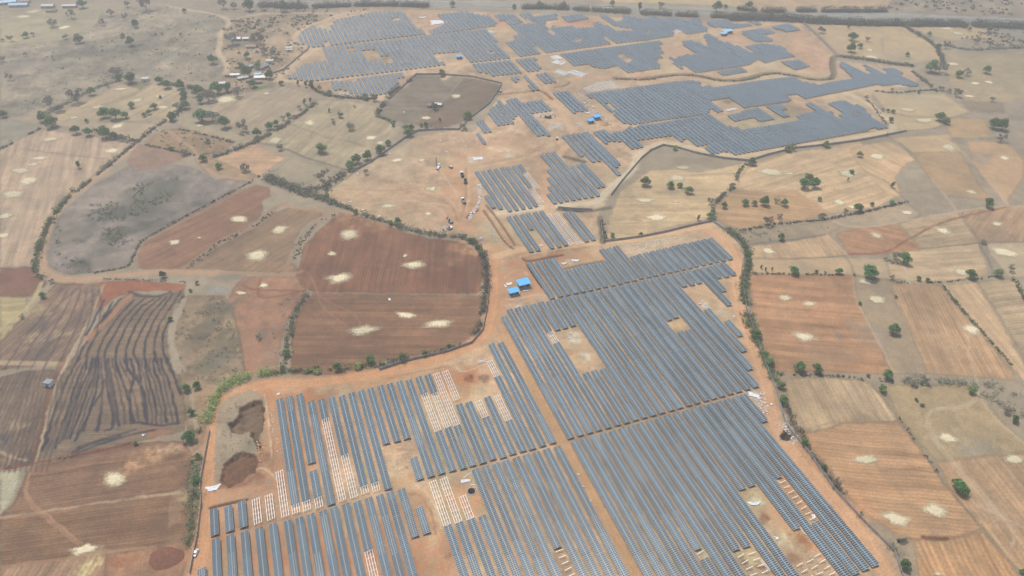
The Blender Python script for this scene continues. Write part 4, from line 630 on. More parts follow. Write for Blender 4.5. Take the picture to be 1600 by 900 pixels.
ROWS = [
('r',-26.97,244.12,273.37,'',0,0,1),
('p',-21.85,249.93,325.23,'',1,0,1),
('r',-21.85,244.45,249.73,'',1,0,1),
('p',-16.69,250.2,325.78,'',2,0,1),
('r',-16.69,244.24,250.08,'',2,0,1),
('p',-10.99,273.13,325.14,'upper piece of ',3,0,1),
('p',-10.99,250.33,267.66,'lower piece of ',3,0,1),
('r',-10.99,243.96,250.21,'',3,0,1),
('p',-5.49,244.09,317.53,'',4,0,1),
('p',0.06,301.82,316.93,'',5,0,1),
('r',0.06,244.22,301.67,'',5,0,1),
('p',5.72,272.71,316.82,'',6,0,1),
('r',5.72,244.36,272.58,'',6,0,1),
('p',11.34,249.6,316.26,'',7,0,1),
('r',11.34,244.91,249.48,'',7,0,1),
('p',16.84,249.89,316.67,'',8,0,1),
('r',16.84,244.34,249.77,'',8,0,1),
('p',22.31,243.87,316.67,'',9,0,1),
('p',27.65,272.97,316.57,'',10,0,1),
('p',33.28,272.6,316.98,'',11,0,1),
('p',38.65,272.8,316.84,'upper piece of ',12,0,1),
('p',38.65,244.34,259.11,'lower piece of ',12,0,1),
('p',44.25,244.25,316.57,'',13,0,1),
('p',49.61,244.22,316.12,'',14,0,1),
('p',55.43,302.3,316.59,'upper piece of ',15,0,1),
('r',55.43,272.46,302.14,'',15,0,1),
('p',55.43,244.04,272.31,'lower piece of ',15,0,1),
('p',60.88,300.84,316.63,'upper piece of ',16,0,1),
('r',60.88,273.14,300.68,'',16,0,1),
('p',60.88,243.66,272.99,'lower piece of ',16,0,1),
('r',65.9,273.06,316.39,'',17,0,1),
('p',65.9,243.79,272.91,'',17,0,1),
('r',71.38,291.36,316.45,'',18,0,1),
('p',71.38,243.82,287.63,'',18,0,1),
('p',76.81,244.24,287.58,'',19,0,1),
('r',82.26,273.44,287.0,'',20,0,1),
('p',82.26,243.68,273.29,'',20,0,1),
('p',87.87,244.11,287.87,'',21,0,1),
('r',93.39,267.21,287.29,'',22,0,1),
('p',93.39,244.15,267.06,'',22,0,1),
('r',98.52,301.88,316.18,'',23,0,1),
('p',98.52,243.97,301.71,'',23,0,1),
('p',104.29,244.12,329.71,'',24,0,1),
('p',110.0,244.18,329.32,'',25,0,1),
('p',-58.97,244.9,260.38,'',0,1,1),
('p',-52.33,244.81,259.74,'',1,1,1),
('p',-46.11,244.89,260.7,'',2,1,1),
('r',-39.49,244.56,259.82,'',3,1,1),
('r',-33.45,244.75,260.13,'',4,1,1),
('p',-65.09,193.96,228.93,'',0,2,1),
('p',-58.66,191.66,242.53,'',1,2,1),
('p',-52.27,189.38,242.5,'',2,2,1),
('p',-45.84,187.08,242.31,'',3,2,1),
('p',-39.3,184.75,241.83,'',4,2,1),
('p',-33.06,182.52,242.26,'',5,2,1),
('p',-26.31,180.11,241.74,'',6,2,1),
('p',-21.03,178.23,241.69,'',7,2,1),
('p',-15.71,176.33,241.64,'',8,2,1),
('p',-9.83,174.23,241.6,'',9,2,1),
('p',-4.62,172.37,242.04,'',10,2,1),
('p',1.07,170.34,241.75,'',11,2,1),
('p',6.54,212.67,241.54,'',12,2,1),
('r',6.54,168.39,212.57,'',12,2,1),
('p',12.12,166.39,241.72,'',13,2,1),
('p',17.53,164.46,241.56,'',14,2,1),
('p',22.68,162.62,241.93,'',15,2,1),
('p',28.32,212.75,241.72,'',16,2,1),
('p',33.88,212.75,228.3,'',17,2,1),
('r',44.07,213.83,241.26,'',0,3,1),
('p',44.07,154.99,213.71,'',0,3,1),
('r',49.59,213.55,241.2,'',1,3,1),
('p',49.59,153.02,213.44,'',1,3,1),
('r',55.36,213.51,227.7,'',2,3,1),
('p',55.36,150.96,213.39,'',2,3,1),
('p',60.87,148.99,213.11,'',3,3,1),
('p',66.18,147.1,240.99,'',4,3,1),
('p',71.62,145.15,241.0,'',5,3,1),
('p',77.21,143.16,241.34,'',6,3,1),
('p',82.46,141.29,241.42,'',7,3,1),
('p',88.31,185.25,241.34,'',8,3,1),
('p',93.64,137.3,241.42,'',9,3,1),
('p',99.18,135.32,241.12,'',10,3,1),
('p',104.93,133.27,241.54,'',11,3,1),
('p',110.87,131.15,241.13,'',12,3,1),
('p',120.74,127.62,241.58,'',0,4,1),
('p',126.24,125.66,241.58,'',1,4,1),
('p',131.72,123.7,241.57,'',2,4,1),
('p',137.18,121.76,241.57,'',3,4,1),
('p',142.63,119.81,241.56,'',4,4,1),
('p',148.14,162.98,241.56,'upper piece of ',5,4,1),
('p',148.14,117.84,157.8,'lower piece of ',5,4,1),
('p',153.59,115.9,241.56,'',6,4,1),
('p',158.99,113.97,241.55,'',7,4,1),
('p',164.54,156.84,241.55,'',8,4,1),
('p',170.09,156.7,241.54,'',9,4,1),
('p',175.64,108.02,241.54,'',10,4,1),
('p',181.19,106.04,241.53,'',11,4,1),
('p',186.75,185.17,241.53,'',12,4,1),
('p',192.3,185.38,241.52,'',13,4,1),
('p',197.48,156.97,241.52,'',14,4,1),
('p',202.54,98.43,241.52,'',15,4,1),
('p',207.73,185.13,241.51,'upper piece of ',16,4,1),
('p',207.73,128.59,157.3,'lower piece of ',16,4,1),
('p',213.18,128.79,241.51,'',17,4,1),
('p',218.5,128.92,241.5,'',18,4,1),
('p',223.69,219.9,241.5,'',19,4,1),
('p',120.23,244.16,352.96,'',0,5,1),
('p',125.95,244.16,358.27,'',1,5,1),
('p',131.34,244.16,358.34,'',2,5,1),
('p',136.58,244.16,358.18,'',3,5,1),
('p',142.09,328.77,358.16,'upper piece of ',4,5,1),
('r',142.09,317.8,328.57,'',4,5,1),
('p',142.09,244.16,317.61,'lower piece of ',4,5,1),
('p',147.82,329.1,358.65,'upper piece of ',5,5,1),
('p',147.82,244.16,287.38,'lower piece of ',5,5,1),
('p',153.2,328.97,358.25,'upper piece of ',6,5,1),
('p',153.2,244.16,287.59,'lower piece of ',6,5,1),
('p',158.66,329.36,358.21,'upper piece of ',7,5,1),
('p',158.66,244.16,287.16,'lower piece of ',7,5,1),
('p',163.88,244.16,358.49,'',8,5,1),
('p',169.23,244.16,358.58,'',9,5,1),
('p',174.68,244.16,357.97,'',10,5,1),
('p',180.55,244.16,358.13,'',11,5,1),
('p',185.84,244.16,357.97,'',12,5,1),
('p',191.68,244.16,357.94,'',13,5,1),
('p',196.97,244.16,357.65,'',14,5,1),
('p',202.55,244.16,357.81,'',15,5,1),
('p',207.56,244.16,357.71,'',16,5,1),
('p',212.78,244.16,357.87,'',17,5,1),
('p',218.42,314.33,357.96,'upper piece of ',18,5,1),
('p',218.42,244.16,301.85,'lower piece of ',18,5,1),
('p',223.7,314.92,358.2,'upper piece of ',19,5,1),
('p',223.7,244.16,301.68,'lower piece of ',19,5,1),
('p',229.38,244.17,358.23,'',20,5,1),
('p',234.91,244.17,358.0,'',21,5,1),
('p',240.13,257.79,357.97,'',22,5,1),
('p',245.95,342.62,357.99,'upper piece of ',23,5,1),
('p',245.95,272.79,315.65,'lower piece of ',23,5,1),
('p',251.76,342.25,358.1,'upper piece of ',24,5,1),
('p',251.76,285.9,301.27,'lower piece of ',24,5,1),
('p',257.34,342.35,357.65,'',25,5,1),
('p',262.52,314.52,357.52,'',26,5,1),
('p',267.72,329.05,357.88,'',27,5,1),
('p',272.95,343.07,357.5,'',28,5,1),
('p',278.77,342.43,358.08,'',29,5,1),
('p',284.19,342.57,357.9,'',30,5,1),
('p',156.93,360.3,403.66,'',0,6,1),
('p',162.97,360.14,403.44,'',1,6,1),
('p',168.61,360.14,403.55,'',2,6,1),
('p',174.02,360.16,403.57,'',3,6,1),
('p',179.26,359.94,386.91,'',4,6,1),
('p',184.6,359.78,387.88,'',5,6,1),
('p',190.15,360.09,388.38,'',6,6,1),
('p',195.55,359.92,388.46,'',7,6,1),
('p',200.94,359.77,387.96,'',8,6,1),
('p',206.46,359.73,387.5,'',9,6,1),
('p',211.88,360.3,402.49,'',10,6,1),
('p',217.3,360.01,402.06,'',11,6,1),
('p',222.8,360.58,402.51,'',12,6,1),
('p',228.31,360.36,386.51,'',13,6,1),
('p',233.55,360.32,387.4,'',14,6,1),
('p',239.2,360.15,387.56,'',15,6,1),
('p',244.54,360.27,387.66,'',16,6,1),
('p',249.88,360.23,388.13,'',17,6,1),
('p',255.24,360.2,388.16,'',18,6,1),
('p',260.67,360.31,388.18,'',19,6,1),
('p',266.01,360.31,388.6,'',20,6,1),
('p',271.38,360.22,388.49,'',21,6,1),
('p',276.87,360.18,388.43,'',22,6,1),
('p',282.09,360.42,388.66,'',23,6,1),
('p',287.41,360.04,388.68,'',24,6,1),
('p',292.94,360.02,388.82,'',25,6,1),
('p',163.72,416.52,467.46,'',0,7,0.86),
('p',168.83,416.26,467.44,'',1,7,0.86),
('p',174.37,444.47,467.26,'',2,7,0.86),
('p',179.53,415.58,467.23,'',3,7,0.86),
('p',185.12,415.49,467.05,'',4,7,0.86),
('p',190.33,415.7,467.03,'',5,7,0.86),
('r',194.31,415.07,461.05,'',6,7,1),
('r',199.86,413.9,459.97,'',7,7,1),
('p',206.83,415.44,458.39,'',8,7,0.86),
('p',212.25,415.46,458.28,'',9,7,0.86),
('p',162.68,480.58,545.79,'',1,8,0.86),
('p',168.18,474.93,545.57,'',2,8,0.86),
('p',173.64,474.82,545.15,'',3,8,0.86),
('p',179.32,474.64,545.33,'',4,8,0.86),
('p',185.02,474.46,545.5,'',5,8,0.86),
('p',190.09,475.45,545.24,'',6,8,0.86),
('p',195.85,502.89,545.42,'',7,8,0.86),
('r',195.85,477.39,502.66,'',7,8,1),
('r',201.18,500.76,530.63,'',8,8,1),
('p',210.99,474.03,501.19,'',1,9,0.86),
('p',216.15,474.67,515.97,'',2,9,0.86),
('p',221.58,474.26,529.14,'',3,9,0.86),
('p',226.84,474.31,558.02,'',4,9,0.86),
('p',232.22,474.13,558.71,'',5,9,0.86),
('p',237.55,473.78,558.47,'',6,9,0.86),
('p',243.06,473.77,528.12,'',7,9,0.86),
('p',249.08,485.96,529.33,'',8,9,0.86),
('p',253.39,486.05,530.05,'',9,9,0.86),
('p',259.32,542.61,586.89,'',0,10,0.86),
('p',264.54,529.19,587.1,'',1,10,0.86),
('p',269.69,528.96,587.08,'',2,10,0.86),
('p',274.66,500.15,586.62,'',3,10,0.86),
('p',279.15,513.84,586.32,'',4,10,0.86),
('p',282.65,517.07,586.39,'',5,10,0.86),
('p',225.0,627.63,676.62,'',3,11,0.8),
('p',238.5,594.62,682.48,'',6,11,0.8),
('p',243.0,594.71,685.0,'',7,11,0.8),
('p',247.5,591.08,685.2,'',8,11,0.8),
('p',290.55,630.41,685.57,'',0,12,0.8),
('p',366.54,526.43,582.62,'',17,13,0.8),
('p',371.01,526.4,582.81,'upper piece of ',18,13,0.8),
('p',375.48,526.37,583.0,'upper piece of ',19,13,0.8),
('p',379.95,526.34,583.18,'upper piece of ',20,13,0.8),
('p',384.42,507.8,583.37,'',21,13,0.8),
('p',388.89,500.12,583.56,'',22,13,0.8),
('p',393.36,500.23,583.75,'',23,13,0.8),
('p',397.83,500.29,583.93,'',24,13,0.8),
('p',402.3,500.31,584.12,'',25,13,0.8),
('p',406.77,500.34,584.31,'',26,13,0.8),
('p',411.24,500.37,584.5,'',27,13,0.8),
('p',415.71,500.39,553.32,'',28,13,0.8),
('p',420.18,500.42,549.36,'',29,13,0.8),
('p',424.65,500.44,541.93,'',30,13,0.8),
('p',429.12,500.47,541.88,'',31,13,0.8),
('p',433.59,500.5,541.83,'',32,13,0.8),
('p',491.7,500.83,552.53,'',45,13,0.8),
('p',496.17,500.86,553.03,'',46,13,0.8),
('p',500.64,500.89,553.53,'',47,13,0.8),
('p',505.11,500.91,554.02,'',48,13,0.8),
('p',509.58,500.94,554.52,'',49,13,0.8),
('p',514.05,500.96,555.02,'',50,13,0.8),
('p',518.52,500.99,573.65,'',51,13,0.8),
('p',522.99,501.02,574.83,'',52,13,0.8),
('p',540.87,504.33,567.41,'',56,13,0.8),
('p',545.34,500.61,567.64,'',57,13,0.8),
('p',554.28,500.52,568.11,'',59,13,0.8),
('p',335.25,588.11,670.83,'',3,14,0.8),
('p',339.72,587.98,670.88,'',4,14,0.8),
('p',344.19,587.86,670.93,'',5,14,0.8),
('p',348.66,587.74,670.99,'',6,14,0.8),
('p',353.13,587.61,671.04,'',7,14,0.8),
('p',357.6,587.49,671.09,'',8,14,0.8),
('p',362.07,587.37,671.14,'',9,14,0.8),
('p',366.54,587.25,671.2,'',10,14,0.8),
('p',371.01,587.12,671.23,'',11,14,0.8),
('p',375.48,587.0,671.12,'',12,14,0.8),
('p',379.95,586.88,671.0,'',13,14,0.8),
('p',384.42,586.75,670.89,'',14,14,0.8),
('p',388.89,586.63,670.78,'',15,14,0.8),
('p',393.36,586.51,670.67,'',16,14,0.8),
('p',397.83,586.38,670.55,'',17,14,0.8),
('p',402.3,586.26,670.46,'',18,14,0.8),
('p',406.77,586.14,670.43,'',19,14,0.8),
('p',411.24,586.02,670.4,'',20,14,0.8),
('p',415.71,589.27,670.37,'',21,14,0.8),
('p',420.18,594.23,670.34,'',22,14,0.8),
('p',424.65,585.82,670.3,'',23,14,0.8),
('p',429.12,586.01,669.71,'',24,14,0.8),
('p',630.27,586.28,658.48,'',69,14,0.8),
('p',113.4,911.8,1002.24,'',10,15,0.92),
('p',118.8,911.91,1007.17,'',11,15,0.92),
('p',124.2,912.03,1010.18,'',12,15,0.92),
('p',129.6,912.15,1011.74,'',13,15,0.92),
('p',135.0,912.26,1013.29,'',14,15,0.92),
('p',140.4,912.38,1014.85,'',15,15,0.92),
('p',145.8,912.5,1016.4,'',16,15,0.92),
('p',151.2,912.61,1018.08,'',17,15,0.92),
('p',156.6,912.73,1020.02,'',18,15,0.92),
('p',162.0,912.85,1021.95,'',19,15,0.92),
('p',167.4,912.96,1023.89,'',20,15,0.92),
('p',172.8,913.08,1025.83,'',21,15,0.92),
('p',178.2,913.2,1025.61,'',22,15,0.92),
('p',183.6,913.31,1023.25,'',23,15,0.92),
('p',199.8,913.66,1016.18,'',26,15,0.92),
('p',205.2,913.78,1013.82,'',27,15,0.92),
('p',86.4,802.21,906.73,'',9,16,0.92),
('p',91.8,802.16,906.66,'',10,16,0.92),
('p',97.2,802.11,906.58,'',11,16,0.92),
('p',102.6,802.07,906.51,'',12,16,0.92),
('p',108.0,802.02,906.43,'',13,16,0.92),
('p',113.4,801.97,882.7,'lower piece of ',14,16,0.92),
('p',118.8,801.92,882.87,'lower piece of ',15,16,0.92),
('p',124.2,801.88,906.21,'',16,16,0.92),
('p',156.6,801.59,905.77,'',22,16,0.92),
('p',162.0,801.54,905.69,'',23,16,0.92),
('p',167.4,801.54,905.62,'',24,16,0.92),
('p',172.8,801.61,905.54,'',25,16,0.92),
('p',178.2,801.68,905.47,'',26,16,0.92),
('p',183.6,801.76,905.39,'',27,16,0.92),
('p',189.0,801.83,905.32,'',28,16,0.92),
('p',194.4,801.91,908.15,'',29,16,0.92),
('p',199.8,801.98,908.13,'',30,16,0.92),
('p',237.6,799.43,907.97,'',37,16,0.92),
('p',243.0,799.21,907.95,'',38,16,0.92),
('p',248.4,798.98,907.93,'',39,16,0.92),
('p',253.8,798.76,907.91,'',40,16,0.92),
('p',259.2,798.53,907.89,'',41,16,0.92),
('p',264.6,798.3,907.86,'',42,16,0.92),
('p',270.0,826.73,907.84,'upper piece of ',43,16,0.92),
('p',275.4,797.85,907.82,'',44,16,0.92),
('p',280.8,797.63,907.8,'',45,16,0.92),
('p',324.0,826.01,910.0,'',5,17,0.92),
('p',329.4,799.89,909.77,'',6,17,0.92),
('p',334.8,800.04,909.53,'',7,17,0.92),
('p',340.2,800.2,909.3,'',8,17,0.92),
('p',345.6,800.36,909.07,'',9,17,0.92),
('p',351.0,800.52,908.83,'',10,17,0.92),
('p',356.4,800.67,908.6,'',11,17,0.92),
('p',367.2,800.99,881.64,'lower piece of ',13,17,0.92),
('p',372.6,801.14,890.31,'',14,17,0.92),
('p',390.1,710.54,792.33,'',10,18,0.8),
('p',394.8,710.61,792.44,'',11,18,0.8),
('p',399.5,710.68,792.55,'',12,18,0.8),
('p',413.6,710.89,792.87,'',15,18,0.8),
('p',418.3,710.96,792.98,'',16,18,0.8),
('p',423.0,711.03,793.09,'',17,18,0.8),
('p',427.7,711.1,793.2,'',18,18,0.8),
('p',498.2,686.13,782.0,'',10,19,0.8),
('p',502.9,686.2,781.83,'',11,19,0.8),
('p',507.6,686.28,781.65,'',12,19,0.8),
('p',512.3,686.36,773.51,'',13,19,0.8),
('p',526.4,686.59,776.15,'',16,19,0.8),
('p',531.1,688.46,788.01,'',17,19,0.8),
('p',535.8,691.66,794.71,'',18,19,0.8),
('r',326.31,673.18,686.38,'',1,20,1),
('r',330.78,672.88,688.56,'',2,20,1),
('r',335.25,673.21,690.74,'',3,20,1),
('r',339.72,673.55,692.92,'',4,20,1),
('r',344.19,673.88,695.1,'',5,20,1),
('r',348.66,674.22,695.36,'',6,20,1),
('r',353.13,674.55,695.12,'',7,20,1),
('r',357.6,674.89,694.89,'',8,20,1),
]
PILES = [
(88.31,183.56,0,8,3),
(88.31,180.26,1,8,3),
(88.31,176.96,2,8,3),
(88.31,173.66,3,8,3),
(88.31,170.36,4,8,3),
(148.14,161.14,0,5,4),
(164.54,153.53,0,8,4),
(164.54,150.23,1,8,4),
(164.54,146.93,2,8,4),
(164.54,143.63,3,8,4),
(170.09,152.95,0,9,4),
(170.09,149.65,1,9,4),
(170.09,146.35,2,9,4),
(170.09,143.05,3,9,4),
(186.75,140.76,0,12,4),
(186.75,137.46,1,12,4),
(186.75,134.16,2,12,4),
(192.3,140.84,0,13,4),
(192.3,137.54,1,13,4),
(192.3,134.24,2,13,4),
(197.48,142.12,0,14,4),
(197.48,138.82,1,14,4),
(197.48,135.52,2,14,4),
(197.48,132.22,3,14,4),
(207.73,182.32,0,16,4),
(207.73,179.02,1,16,4),
(207.73,175.72,2,16,4),
(207.73,172.42,3,16,4),
(207.73,169.12,4,16,4),
(207.73,165.82,5,16,4),
(207.73,162.52,6,16,4),
(207.73,159.22,7,16,4),
]
